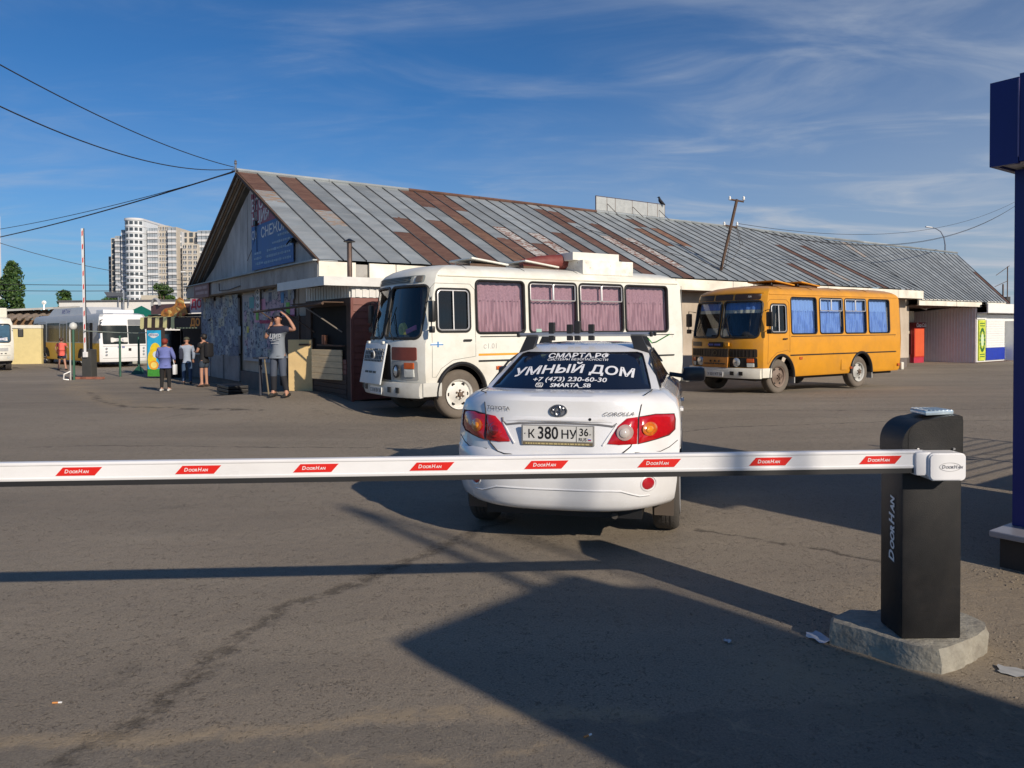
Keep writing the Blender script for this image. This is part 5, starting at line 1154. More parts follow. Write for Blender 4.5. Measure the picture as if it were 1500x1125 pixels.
# ------------------------------------------------------------------ barrier in the foreground
def barrier():
    blk = M('powder_coated_black', (.010, .010, .011), .5, var=.25, scale=5, bump=.12, bscale=220, spec=.35, dirt=.12, dcol=(.12, .10, .08))
    pad = thing('concrete_pad', 'rough cast concrete pad under the black barrier cabinet', 'plinth', (2.08, 3.80, 0), 0)
    cm = M('rough_concrete', (.29, .275, .23), .92, var=.22, scale=9, bump=.45, bscale=40, dirt=.6, dcol=(.12, .10, .08))
    # outline traced in plan
    P = [(-.43, .12), (-.39, .20), (-.26, .30), (-.13, .27), (.10, .42), (.26, .33), (.345, .22), (.37, .10), (.32, .0), (.10, -.16), (-.06, -.24), (-.17, -.185), (-.30, -.02)]
    P = densify(P, .05); V = []; n = len(P)
    for z, k, j in ((-.05, 1.0, .008), (.05, .995, .009), (.10, .985, .008), (.118, .965, .006)):
        for p in P: V.append((p[0]*k+rnd.uniform(-j, j), p[1]*k+rnd.uniform(-j, j), z+rnd.uniform(-j, j)*.4))
    V2 = list(V)
    for k in (.75, .5, .25):
        for p in P: V2.append((p[0]*k, p[1]*k, .122+rnd.uniform(-.004, .004)))
    V2.append((0, 0, .122)); F = []
    for r_ in range(6):
        for i in range(n): a = r_*n+i; b = r_*n+(i+1) % n; F.append((a, b, b+n, a+n))
    for i in range(n): F.append((6*n+i, 6*n+(i+1) % n, 7*n))
    mkmesh('pad_block', V2, F, cm, pad, 45)
    o = thing('boom_barrier', 'closed parking barrier with black cabinet and long white boom with red stickers', 'barrier', (2.045, 3.68, .122), 0)
    # cabinet: x across (width .345), y depth (.30), left edge rounded at the top
    W2, D2, Hh, c = .145, .22, 1.10, .02
    m = MB(); m.box2((-W2, 0, 0), (W2, D2, .93), bev=.012); m.out('cabinet', blk, o, 35)
    prof = [(-W2-.003, .93), (W2+.003, .93), (W2+.003, 1.10), (W2-.004, Hh-.008), (W2-.02, Hh)]
    n = 10; rr = .125
    # top slopes down to the left into a round shoulder
    prof = [(-W2-.003, .90), (W2+.003, .90), (W2+.003, Hh-.03), (W2-.0, Hh-.008), (W2-.02, Hh), (.03, Hh-.012)]
    prof += [(-W2-.003+rr-rr*math.sin(R(90*i/n)), Hh-.025-rr+rr*math.cos(R(90*i/n))) for i in range(n+1)]
    m = MB(); m.prism(prof[::-1], lambda x, z: (x, -.003, z), lambda x, z: (x, D2+.003, z)); hd = m.out('hood', blk, o, 30)
    m = MB(); q = [(-.128, .002), (.155, .002)]
    # shallow embossed border on the front of the hood
    eb = [(-.118, .905), (-.118, .99)]+[(-.118+.085-.085*math.cos(R(9*q)), .99+.085*math.sin(R(9*q))) for q in range(11)]+[(.138, 1.082)]; m = MB(); m.tube([(x, -.003, z) for x, z in eb], .0025, 4); m.out('hood_emboss', blk, hd, 60)
    for x in (-.075, .100): m = MB(); m.lathe([(.006, -.012), (.006, -.004)], 8, 'y', (x, 0, .935)); m.out('screw', steel, hd)
    m = MB(); m.box((.055, .11, Hh+.006), (.14, .15, .022), rot=Matrix.Rotation(R(2.5), 4, 'Y').inverted(), bev=.008); m.out('signal_lamp', M('ribbed_lamp_glass', (.42, .52, .60), .12, .3), hd, 50)
    for k in range(7): m = MB(); m.box((-.005+k*.020, .11, Hh+.018), (.006, .14, .004)); m.out('lamp_rib', M('ribbed_lamp_glass', (0, 0, 0)), hd)
    # lettering up the left side and the boom
    wl = M('silver_print', (.60, .60, .60), .45)
    def caps(s_, size, fr, par, mat, bold=0, sc=.78, gap=1.0):
        return text(s_, size, mat, par, fr, bold=bold, shear=.25, sx=sc)
    # big first letters and small capitals, set as in the photograph
    def smallcaps(parts, size, org, xd, yd, par, mat, bold, sc):
        x = 0.0
        for s_, k in parts:
            fr = frame_mx(Vector(org)+Vector(xd)*x-Vector(yd)*(size*(1-k)*.36), xd, yd)
            t = text(s_, size*k, mat, par, fr, bold=bold, shear=.22, sx=sc, align='LEFT')
            xs = [(fr.inverted() @ v.co).x for v in t.data.vertices]; x += max(xs)+size*.06
    smallcaps([('D', 1), ('OOR', .74), ('H', 1), ('AN', .74)], .070, (-W2-.0035, .095, .355), (0, 0, 1), (0, 1, 0), o, M('white_side_print', (.8, .8, .8), .45), .0028, 1.0)
    # fix text normal: x up, y towards camera(-y) gives normal (1,0,0)*... seen from the left side
    # boom bracket
    br = M('white_abs_plastic', (.76, .76, .77), .35, var=.03)
    m = MB(); m.prism(rrect(-.075, .100, .800, .930, .022), lambda x, z: (x, -.105, z), lambda x, z: (x*1.0, -.01, z)); bk = m.out('boom_bracket', br, o, 40)
    m = MB(); m.prism(rrect(-.07, .095, .805, .925, .02), lambda x, z: (x, -.112, z), lambda x, z: (x, -.105, z)); m.box2((-.13, -.095, .82), (-.05, -.012, .935), bev=.015); m.out('bracket_cap', br, bk, 40)
    m = MB(); m.tube([(.022+.050*math.cos(i*math.pi/12), -.1125, .866+.020*math.sin(i*math.pi/12)) for i in range(24)], .0012, 4, closed=True); m.out('oval_ring', steel, bk)
    smallcaps([('D', 1), ('OOR', .74), ('H', 1), ('AN', .74)], .024, (-.018, -.1135, .866), (1, 0, 0), (0, 0, 1), bk, M('dark_grey_print', (.12, .12, .14), .5), .0003, .9)
    # boom: runs to the left, slightly falling and away
    x0, x1 = -.09, -5.6; 
    def by(x): return -.055-.046*(x0-x)
    def bz(x): return .897
    m = MB()
    prof = [(-.02, -.042), (.02, -.042), (.024, -.034), (.024, -.030), (.021, -.026), (.021, .026), (.024, .030), (.024, .036), (.018, .042), (-.018, .042), (-.024, .036), (-.024, .030), (-.021, .026), (-.021, -.026), (-.024, -.030), (-.024, -.034)]
    k = len(prof); N_ = 8; V = []
    for i in range(N_+1):
        x = x0+(x1-x0)*i/N_
        for (a, b) in prof: V.append((x, by(x)+a, bz(x)+b))
    F = [(i*k+j, i*k+(j+1) % k, (i+1)*k+(j+1) % k, (i+1)*k+j) for i in range(N_) for j in range(k)]+[tuple(range(k)), tuple(N_*k+j for j in range(k))[::-1]]
    m.add(V, F); bo = m.out('boom', M('white_powder_coat', (.78, .78, .79), .3, var=.04, dirt=.22, dcol=(.45, .42, .38), scale=5, stretch=(.4, 1, 1)), o, 35)
    m = MB(); V = []
    for i in range(N_+1):
        x = x0+.0+(x1-x0)*i/N_
        for (a, b) in ((-.018, -.066), (.018, -.066), (.018, -.0425), (-.018, -.0425)): V.append((x, by(x)+a, bz(x)+b))
    m.add(V, [(i*4+j, i*4+(j+1) % 4, (i+1)*4+(j+1) % 4, (i+1)*4+j) for i in range(N_) for j in range(4)]+[(0, 1, 2, 3), tuple(N_*4+j for j in (3, 2, 1, 0))])
    m.out('rubber_edge', M('black_rubber_strip', (.015, .015, .016), .6), bo, 30)
    red = M('red_sticker', (.66, .018, .012), .35, var=.03)
    cx = -.295
    d0 = Vector((-1, -.046, 0)).normalized()
    for i in range(10):
        x = cx-.531*i; w = .087; sl = .033
        def ff(a, b, off=0): return (x+a, by(x+a)-.0215-off, bz(x+a)+b)
        Pp = [(-w-.017, -.019), (w-.017, -.019), (w+.017, .019), (-w+.017, .019)]
        m = MB(); m.prism(Pp, lambda a, b: ff(a, b, .0006), lambda a, b: ff(a, b, .0014)); st = m.out('red_sticker', red, bo)
        smallcaps([('D', 1), ('OOR', .74), ('H', 1), ('AN', .74)], .0235, ff(-.064, 0, .0022), (-d0.x, -d0.y, -d0.z), (0, 0, 1), st, white_print, .0004, 1.0)
    return o
barrier()

# ------------------------------------------------------------------ blue gatehouse at the right
def gatehouse():
    Q = Vector((3.30, 5.18, 0)); o = thing('blue_gatehouse', 'dark blue gatehouse with overhanging fascia on a dark plinth at the right edge', 'gatehouse', tuple(Q), BRZ)
    bl = M('deep_blue_cladding', (.007, .014, .145), .35, var=.08); Wd, Dp = 2.7, 3.2
    m = MB(); m.box2((.03, -Dp, -.05), (Wd, -.03, .205)); m.out('plinth', M('dark_brown_plinth', (.035, .028, .024), .8, var=.2), o)
    m = MB(); m.box2((-.02, -Dp-.03, .207), (Wd+.02, .02, .25), bev=.008); m.out('plinth_slab', M('grey_metal_sill', (.28, .28, .31), .4, .2), o)
    # walls of cladding panels, with window openings on the left side out of view
    for k in range(3):
        y1 = -.02-k*.98; y0 = y1-.96
        m = MB(); m.box2((.25, y0, .252), (.31, y1, 2.74) if k == 0 else (.31, y1, 1.1)); m.out('wall_panel', bl, o)
        if k: m = MB(); m.box2((.25, y0, 2.2), (.31, y1, 2.74)); m.out('wall_panel', bl, o); m = MB(); m.box2((.27, y0+.04, 1.14), (.285, y1-.04, 2.16)); m.out('window_pane', dim_glass, o); m = MB(); m.box2((.255, y0, 1.1), (.305, y0+.04, 2.2)); m.box2((.255, y1-.04, 1.1), (.305, y1, 2.2)); m.box2((.255, y0, 1.1), (.305, y1, 1.14)); m.box2((.255, y0, 2.16), (.305, y1, 2.2)); m.out('window_frame', M('pale_pink_white_frame', (.6, .55, .58), .5), o)
    for k in range(3):
        x0 = .313+k*.76; m = MB(); m.box2((x0+.005, -.08, .252), (x0+.755, -.021, 2.74)); m.out('wall_panel', bl, o)
        m = MB(); m.box2((x0+.005, -Dp+.08, .252), (x0+.755, -Dp+.14, 2.74)); m.out('wall_panel', bl, o)
    m = MB(); m.box2((Wd-.1, -Dp+.1, .327), (Wd-.04, -.1, 2.74)); m.out('wall_panel', bl, o)
    m = MB(); m.box2((.04, -Dp-.2, 2.755), (Wd+.16, .0, 2.785)); m.out('soffit', M('pale_soffit', (.55, .52, .50), .6), o)
    for a, c in (((.0, -Dp-.2, 2.75), (.035, -.14, 3.33)), ((.0, -.135, 2.74), (.035, .04, 3.31)), ((.04, .005, 2.74), (Wd+.2, .04, 3.31)), ((Wd+.165, -Dp-.2, 2.74), (Wd+.2, .2, 3.32)), ((.0, -Dp-.24, 2.74), (Wd+.2, -Dp-.205, 3.32))):
        m = MB(); m.box2(a, c); m.out('fascia_panel', bl, o)
    m = MB(); m.box2((.04, -Dp-.2, 3.2), (Wd+.16, .0, 3.23)); m.out('roof', galv, o)
    m = MB(); m.tube([(-.004, -.137, 2.78), (-.004, -.137, 3.30)], .006, 4); m.out('edge_trim', M('lilac_trim', (.16, .14, .30), .4), o)
    # slatted yard fence beyond
    p = Q+U*2.85-VV*1.0; f_ = thing('slatted_fence', 'low slatted metal fence beside the blue gatehouse, out to the right', 'fence', tuple(p), BRZ)
    fm = M('grey_fence_metal', (.25, .25, .26), .5, .4)
    for k in range(9): m = MB(); m.box2((.04, -.006, 1.22+k*.1), (3.6, .006, 1.232+k*.1)); m.out('slat', fm, f_)
    m = MB(); m.box2((0, -.02, 0), (3.6, .02, 1.12)); m.out('solid_panel', fm, f_)
    for x in (0, 1.8, 3.6): m = MB(); m.box2((x-.03, -.03, -.05), (x+.03, .03, 2.15)); m.out('post', fm, f_)
    m = MB(); m.tube([(.1, .03, 1.2), (1.7, .03, 1.95)], .03, 4); m.tube([(.1, .03, 1.9), (1.7, .03, 1.45)], .03, 4); m.out('brace', fm, f_)
gatehouse()
def behind_camera():
    """canopy and masts standing behind the photographer; the photograph shows only their shadows"""
    K = 3.4; sh = Vector((1.234*K, -1.638*K, 0))
    A_ = Vector((-.48, 3.76, 0))+sh; B_ = Vector((.55, 4.85, 0))+sh; d = Vector((.68, -.73, 0)); d.normalize()
    o = thing('flat_canopy', 'flat steel canopy on posts standing behind the viewpoint', 'canopy', (0, 0, 0))
    c1 = B_+Vector((.30, -.25, 0)); 
    pts = [A_, A_+d*5, B_+d*5, c1+Vector((.20, 0, 0)), c1, B_]
    poly = [(p.x, p.y) for p in pts]
    m = MB(); m.prism(poly, lambda x, y: (x, y, K-.02), lambda x, y: (x, y, K+.14)); m.out('roof_slab', M('canopy_metal', (.25, .27, .32), .5, .3), o)
    for q in (A_+d*4.6+Vector((.1, .1, 0)), B_+d*4.6-Vector((.1, .1, 0)), B_+d*1.6-Vector((.1, .1, 0)), A_+d*1.6+Vector((.1, .1, 0))): m = MB(); m.tube([(q.x, q.y, 0), (q.x, q.y, K-.02)], .05, 8); m.out('post', steel, o)
    dirn = Vector((.602, -.799, 0))
    L = 17.8; tip = Vector((-1.60, 7.10, 0)); base = tip+dirn*L; H_ = L*math.tan(EL)
    o = thing('lamp_mast', 'tall grey lamp mast with a bowed bracket standing behind the viewpoint', 'lamp post', tuple(base))
    m = MB(); m.tube([(0, 0, 0), (0, 0, H_)], [.10, .055], 10); m.out('pole', steel, o)
    px_ = Vector((.799, .602, 0)); m = MB(); m.tube([tuple(px_*q+Vector((0, 0, z))) for q, z in ((.0, H_*.60), (.16, H_*.68), (.26, H_*.80), (.22, H_*.92), (.02, H_-.05))], .035, 6); m.out('bracket', steel, o)
    L = 20.3; tip = Vector((-.45, 6.70, 0)); base = tip+dirn*L; H_ = L*math.tan(EL)
    o = thing('thin_mast', 'thin steel mast standing behind the viewpoint', 'mast', tuple(base)); m = MB(); m.tube([(0, 0, 0), (0, 0, H_)], .032, 6); m.out('pole', steel, o)
behind_camera()

# ------------------------------------------------------------------ right background: red coolers, grey-white kiosk
def right_side():
    z = -.25
    def Pw(x, y): return (x, y, z)
    red = M('cooler_red', (.50, .035, .022), .45, var=.08); dred = M('dark_red_vinyl', (.20, .018, .02), .5, var=.15)
    # cooler: corner at (21.0,39.9), side face towards -U, front towards -VV
    o = thing('red_cooler', 'red drinks cooler cabinet with orange red door beside the grey walled kiosk', 'cooler', (21.2, 39.95, z), BRZ)
    m = MB(); m.box2((0, 0, .0), (1.05, .9, .30), bev=.01); m.out('base', M('crimson_base', (.42, .03, .06), .5), o)
    m = MB(); m.box2((0, -.02, .302), (1.05, .9, 1.86), bev=.015); m.out('cabinet', red, o)
    m = MB(); m.box2((0, -.10, 1.862), (1.1, .9, 2.15), bev=.015); hd = m.out('header', dred, o)
    text('Coca-Cola', .30, white_print, hd, frame_mx((.55, -.105, 2.0), (1, 0, 0), (0, 0, 1)), shear=.3, bold=.006, sx=.8)
    m = MB(); m.box2((.05, -.032, .36), (1.0, -.022, 1.80)); m.out('door', M('orange_red_panel', (.62, .10, .035), .5, var=.06), o)
    s_ = thing('red_cooler_screen', 'dark red printed side screen with bottle picture beside the drinks cooler', 'screen', (21.15, 40.05, z), BRZ)
    m = MB(); m.box2((-.05, 0, .45), (.0, 1.6, 2.15), bev=.01); m.out('panel', dred, s_)
    text('Coca-Cola', .28, white_print, s_, frame_mx((-.056, .8, 1.95), (0, -1, 0), (0, 0, 1)), shear=.3, bold=.004, sx=.8); text('Coca-Cola', .26, white_print, s_, frame_mx((-.056, .8, 1.05), (0, -1, 0), (0, 0, 1)), shear=.3, bold=.004, sx=.8)
    m = MB(); m.patch([(.8+a, b) for a, b in ((-.07, 1.72), (.07, 1.72), (.09, 1.6), (.16, 1.45), (.12, 1.32), (.17, 1.2), (-.17, 1.2), (-.12, 1.32), (-.16, 1.45), (-.09, 1.6))], lambda a, b, off: (-.056-off, a, b), .001, 2); m.out('bottle_print', M('brown_bottle_print', (.30, .12, .08), .5), s_)
    m = MB(); m.box2((-.04, .1, -.02), (0, .18, .45)); m.box2((-.04, 1.4, -.02), (0, 1.48, .45)); m.out('leg', steel, s_)
    # grey / white kiosk
    c = Vector((24.25, 39.55, z)); o = thing('white_kiosk', 'small kiosk with grey ribbed side wall, white shutter front and blue base band', 'kiosk', tuple(c), BRZ)
    gy = M('mauve_grey_sheet', (.80, .75, .76), .55, var=.05); wh = M('white_shutter', (.74, .75, .74), .45, var=.03)
    Dk = 3.3
    m = MB(); m.add([(0, 0, 0), (0, Dk, 0), (0, Dk, 2.72), (0, 0, 3.02), (.05, 0, 0), (.05, Dk, 0), (.05, Dk, 2.72), (.05, 0, 3.02)], [(0, 3, 2, 1), (4, 5, 6, 7), (0, 4, 7, 3), (1, 2, 6, 5), (3, 7, 6, 2)]); m.out('side_wall', gy, o)
    for k in range(22): y = .05+k*.148; m = MB(); m.box2((-.02, y, .03), (-.001, y+.05, 2.97-.09*y)); m.out('wall_rib', gy, o)
    Wk = 5.5
    m = MB(); m.box2((.051, .05, 0), (Wk, .12, 2.55)); m.out('front_wall', wh, o)
    m = MB(); m.box2((.051, Dk-.07, 0), (Wk, Dk, 2.7)); m.box2((Wk-.05, .121, 0), (Wk, Dk-.071, 2.7)); m.out('rear_wall', gy, o)
    m = MB(); m.add([(-.1, -.5, 3.06), (Wk+.2, -.5, 3.06), (Wk+.2, Dk+.2, 2.75), (-.1, Dk+.2, 2.75)], [(0, 1, 2, 3), ]); m.out('roof', galv, o)
    m = MB(); m.box2((.0, -.55, 2.62), (Wk+.2, -.48, 3.10)); m.out('fascia', wh, o)
    m = MB(); m.box2((.0, -.48, 2.60), (Wk+.2, .05, 2.64)); m.out('soffit', gy, o)
    m = MB(); m.box2((.0, -.02, 2.30), (1.1, .045, 2.595)); m.out('door_header', wh, o)
    m = MB(); m.box2((.25, -.02, .12), (1.0, .045, 2.25)); po = m.out('poster', M('yellow_green_poster', (.52, .60, .05), .5, var=.25, scale=6), o)
    gr = M('dark_green_print', (.03, .14, .03), .5)
    m = MB()
    for k in range(16):
        a0 = k*math.pi/8
        m.patch([(.625+.26*math.cos(a0)+.09*math.cos(q), 1.2+.55*math.sin(a0)+.11*math.sin(q)) for q in [i*math.pi/3 for i in range(6)]], lambda a, b, off: (a, -.022-off, b), .001, 1)
    m.out('leaf_print', gr, po); m = MB(); m.patch([(.625+.16*math.cos(q), 1.2+.34*math.sin(q)) for q in [i*math.pi/8 for i in range(16)]], lambda a, b, off: (a, -.024-off, b), .002, 1); m.out('pale_oval_print', M('pale_green_print', (.55, .68, .45), .5), po)
    for zz in (2.05, 1.92, .42, .3): m = MB(); m.box2((.35, -.026, zz), (.9, -.0225, zz+.05)); m.out('print_line', gr, po)
    for k in range(12): zz = .78+k*.125; m = MB(); m.box2((1.15, -.01+.004*(k % 2), zz), (3.35, .045, zz+.12), bev=.01); m.out('shutter_slat', wh, o)
    m = MB(); m.box2((1.12, -.012, .12), (3.38, .045, .775)); m.out('blue_band', M('royal_blue_panel', (.01, .035, .36), .5), o)
    m = MB(); m.box2((3.45, -.7, .05), (3.52, .05, 2.2), bev=.01); m.out('open_door', wh, o)
    m = MB(); m.box2((0.0, -.05, -.1), (Wk, .3, .04)); m.out('plinth', orange_w, o)
    o = thing('awning_frame', 'folded white awning bar above the red cooler against the brown wall', 'awning', (22.2, 40.6, z), BRZ)
    m = MB(); m.tube([(0, 0, 2.95), (2.9, -.2, 3.1)], .07, 6); m.tube([(0, 0, 2.85), (0, .6, 3.05)], .06, 6); m.tube([(1.9, .1, 2.8), (1.9, .1, 3.2)], .06, 6); m.out('frame', white_paint, o)
    o = thing('window_shutter', 'pale cream shutter box on the wall behind the rear of the yellow bus', 'shutter', (19.9, 39.3, z), BRZ)
    m = MB(); m.box2((0, 0, 1.55), (1.9, .08, 2.75), bev=.01); m.out('panel', M('cream_shutter', (.62, .56, .44), .6, var=.05), o)
    m = MB(); m.box2((0.02, .02, .0), (1.88, .08, 1.54)); m.out('lower_panel', M('dark_panel', (.10, .08, .07), .8), o)
    # street lamp and TV aerial beyond the roof
    o = thing('street_lamp', 'curved street lamp rising behind the right end of the market hall ridge', 'street lamp', (51.4, 90, -.25))
    pts = [(0, 0, 0), (0, 0, 10), (0, 0, 11.6), (-.15, 0, 12.5), (-.55, 0, 13.2), (-1.1, 0, 13.55), (-1.6, 0, 13.7)]
    m = MB(); m.tube(pts, [.13, .10, .08, .07, .06, .06, .06], 8); m.out('pole', M('blue_grey_pole', (.13, .17, .24), .5), o, 50)
    m = MB(); m.box((-1.95, 0, 13.72), (.8, .25, .14), rot=Matrix.Rotation(R(8), 4, 'Y'), bev=.05); m.out('lamp_head', M('pale_lamp_head', (.5, .52, .55), .4), o)
    o = thing('aerial_mast', 'spindly television aerial mast with two cross arms beyond the right roof end', 'aerial', (39.2, 60, -.2))
    m = MB(); m.tube([(0, 0, 0), (0, 0, 6.6)], .04, 5); m.tube([(-.35, 0, 0), (-.35, 0, 5.2)], .06, 5); m.out('mast', orange_w, o)
    m = MB(); m.tube([(-.9, 0, 5.9), (.15, 0, 6.65)], .025, 4); m.tube([(-1.0, 0, 5.0), (.0, 0, 5.45)], .025, 4); m.out('arm', orange_w, o)
    m = MB(); m.box2((-.15, -.15, 0), (.15, .15, 4.2)); m.out('box_post', black_plastic, o)
right_side()

# ------------------------------------------------------------------ left background
def food_stall():
    # local x towards the back, y to the left; front faces -x
    c = Vector((-11.75, 30.0, -.25)); ang = BRZ+R(22); o = thing('snack_stall', 'snack stall with striped cream and brown awning and pastry picture left of the market hall', 'stall', tuple(c), ang)
    dk = M('stall_dark_brown', (.05, .035, .03), .7, var=.2); gm = M('grey_stall_panel', (.22, .21, .22), .6, var=.12)
    m = MB(); m.box2((1.6, -.2, 0), (1.7, 4.6, 2.5)); m.out('rear_wall', dk, o)
    m = MB(); m.box2((.6, -.2, 0), (.68, 4.4, .95)); m.out('counter_front', gm, o)
    m = MB(); m.box2((.35, -.2, .952), (.85, 4.4, 1.0)); m.out('counter_top', M('white_counter', (.6, .6, .58), .5), o)
    m = MB(); m.box2((0, -.3, 2.42), (1.7, 4.5, 2.50)); m.out('roof', dk, o)
    m = MB(); m.box2((.0, -.3, 2.505), (.06, 4.5, 2.62)); m.out('fascia', dk, o)
    for y in (.9, 2.3, 4.4): m = MB(); m.tube([(.05, y, 0), (.05, y, 2.42)], .03, 5); m.out('post', dk, o)
    st = M('cream_stripe_canvas', (.88, .80, .38), .75, var=.05); sb = M('dark_brown_stripe_canvas', (.06, .04, .03), .75)
    n = 9; y = 4.5; w = .27
    for k in range(n):
        y0 = y-w; mt = st if k % 2 == 0 else sb
        V = [(.0, y, 2.55), (.0, y0, 2.55), (-.35, y0, 2.50), (-.35, y, 2.50)]
        V += [(-.37, y0, 2.08), (-.37, y, 2.08)]
        V += [(-.372, y0-.0+.02, 2.04), (-.372, (y+y0)/2, 2.0), (-.372, y-.02, 2.04)]
        m = MB(); m.add(V, [(0, 1, 2, 3), (3, 2, 4, 5), (5, 4, 6, 7, 8)]); m.out('awning_stripe', mt, o); y = y0
    # sign boards above
    m = MB(); m.box2((-.05, 1.5, 2.63), (.0, 4.2, 3.05)); m.out('sign_board', M('plum_brown_board', (.13, .075, .08), .6, var=.15), o)
    m = MB(); m.box2((-.06, -.3, 2.66), (-.01, 1.48, 3.25)); sg = m.out('sign_board', M('pinkish_white_board', (.56, .48, .50), .6), o)
    text('ДОМ', .44, M('crimson_print', (.48, .02, .05), .5), sg, frame_mx((-.066, 1.42, 3.0), (0, -1, 0), (0, 0, 1)), bold=.02, align='LEFT')
    m = MB(); m.box2((-.40, -.3, 2.0), (-.38, 2.05, 2.46)); s2 = m.out('sign_board', dk, o)
    text('ДО', .40, M('orange_print', (.75, .28, .04), .5), s2, frame_mx((-.406, 1.0, 2.25), (0, -1, 0), (0, 0, 1)), bold=.02, align='LEFT')
    for k in range(7): m = MB(); m.box2((-.408, 1.9-k*.2, 2.02), (-.402, 1.77-k*.2, 2.07)); m.out('print_dash', st, s2)
    # croissant picture as a shaped board
    PZ = lambda p: (p[0]*.92+.62, 2.5+(p[1]-2.5)*.80)
    P = [(3.0, 2.62), (2.95, 2.78), (2.7, 2.95), (2.2, 3.0), (1.95, 3.1), (1.85, 3.35), (1.6, 3.5), (1.35, 3.38), (1.25, 3.1), (1.1, 2.85), (1.05, 2.65), (1.3, 2.55), (2.0, 2.50), (2.7, 2.52)]
    m = MB(); P = [PZ(p) for p in P]; m.prism(P[::-1], lambda y, z: (-.10, y, z), lambda y, z: (-.14, y, z)); pc = m.out('pastry_picture', M('golden_brown_print', (.50, .22, .05), .6, var=.4, scale=9), o)
    cols = [(.68, .38, .08), (.55, .12, .03), (.72, .50, .16), (.40, .16, .04)]
    for k in range(16):
        y = rnd.uniform(1.25, 2.8); z = rnd.uniform(2.6, 2.85) if k < 10 else rnd.uniform(2.9, 3.3); y = y if k < 10 else rnd.uniform(1.35, 1.75)
        y, z = PZ((y, z)); m = MB(); r1, r2, an = rnd.uniform(.12, .22), rnd.uniform(.06, .1), rnd.uniform(-.7, .7)
        m.patch([(y+r1*math.cos(q)*math.cos(an)-r2*math.sin(q)*math.sin(an), z+r1*math.cos(q)*math.sin(an)+r2*math.sin(q)*math.cos(an)) for q in [i*math.pi/6 for i in range(12)]], lambda a, b, off: (-.142-off, a, b), .001+.0008*k, 2, bulge=.02); m.out('bun_print', M('bun_%d' % (k % 4), cols[k % 4], .6), pc, 60)
    m = MB(); m.tube([(-.12, 3.75+.28*math.cos(i*math.pi/6), 3.0+.28*math.sin(i*math.pi/6)) for i in range(7)], .06, 5); m.out('wheel_ornament', M('silver_grey_ring', (.35, .36, .38), .5), o)
    # bright juice poster panel at the left end
    p = thing('juice_poster', 'tall sky blue poster with yellow lemons at the left end of the snack stall', 'poster', (-14.95, 31.0, -.2), R(-14)); p.scale = (1.15, 1, .94)
    m = MB(); m.box2((0, 0, 0), (.72, .06, 2.15)); m.out('panel', dk, p)
    m = MB(); m.box2((.03, -.006, .35), (.60, -.001, 2.03)); m.out('sky_print', M('sky_blue_print', (.03, .42, .72), .5), p)
    m = MB(); m.box2((.03, -.006, .03), (.60, -.001, .348)); m.out('grass_print', M('grass_green_print', (.06, .30, .04), .5, var=.3, scale=12), p)
    yl = M('lemon_yellow_print', (.85, .62, .03), .5, var=.15, scale=8)
    for i, (x, z, rx_, rz_, mt) in enumerate(((.36, 1.15, .22, .34, yl), (.22, .75, .18, .42, yl), (.30, .52, .20, .2, M('orange_slice_print', (.85, .38, .03), .5)), (.3, .52, .13, .13, M('lemon_flesh_print', (.9, .75, .2), .5)), (.38, .98, .12, .14, M('pale_glass_print', (.65, .75, .78), .5)))):
        m = MB(); m.patch([(x+rx_*math.cos(q), z+rz_*math.sin(q)) for q in [k*math.pi/8 for k in range(16)]], lambda a, b, off: (min(.6, max(.03, a)), -.008-off, b), .001+.002*i, 2); m.out('fruit_print', mt, p)
    m = MB(); m.patch([(.3+.22*math.cos(q), 1.82+.10*math.sin(q)*(1+.3*math.sin(3*q))) for q in [k*math.pi/8 for k in range(16)]], lambda a, b, off: (a, -.010-off, b), .002, 2); lg = m.out('white_logo_cloud', white_print, p)
    text('СОЛНЦЕ', .09, M('dark_blue_print2', (.03, .08, .35), .5), lg, frame_mx((.3, -.016, 1.82), (1, 0, 0), (0, 0, 1)), bold=.002)
    # dark fridge in front
    fz = thing('dark_fridge', 'dark glass front drinks fridge behind the red haired woman', 'fridge', (-13.9, 31.0, -.25), ang)
    m = MB(); m.box2((-.05, 0, 0), (.5, .7, 1.95), bev=.02); m.out('case', black_plastic, fz); m = MB(); m.box2((-.065, .08, .3), (-.052, .62, 1.8)); m.out('glass_door', M('bluish_glass', (.05, .09, .13), .15), fz)
    cb = thing('yellow_crate', 'white price board standing on the snack stall counter', 'board', (-12.3, 30.6, .72), ang); cb.name = 'price_board'
    m = MB(); m.box2((.3, 0, 0), (.33, .45, .35)); m.out('board', white_print, cb)
food_stall()

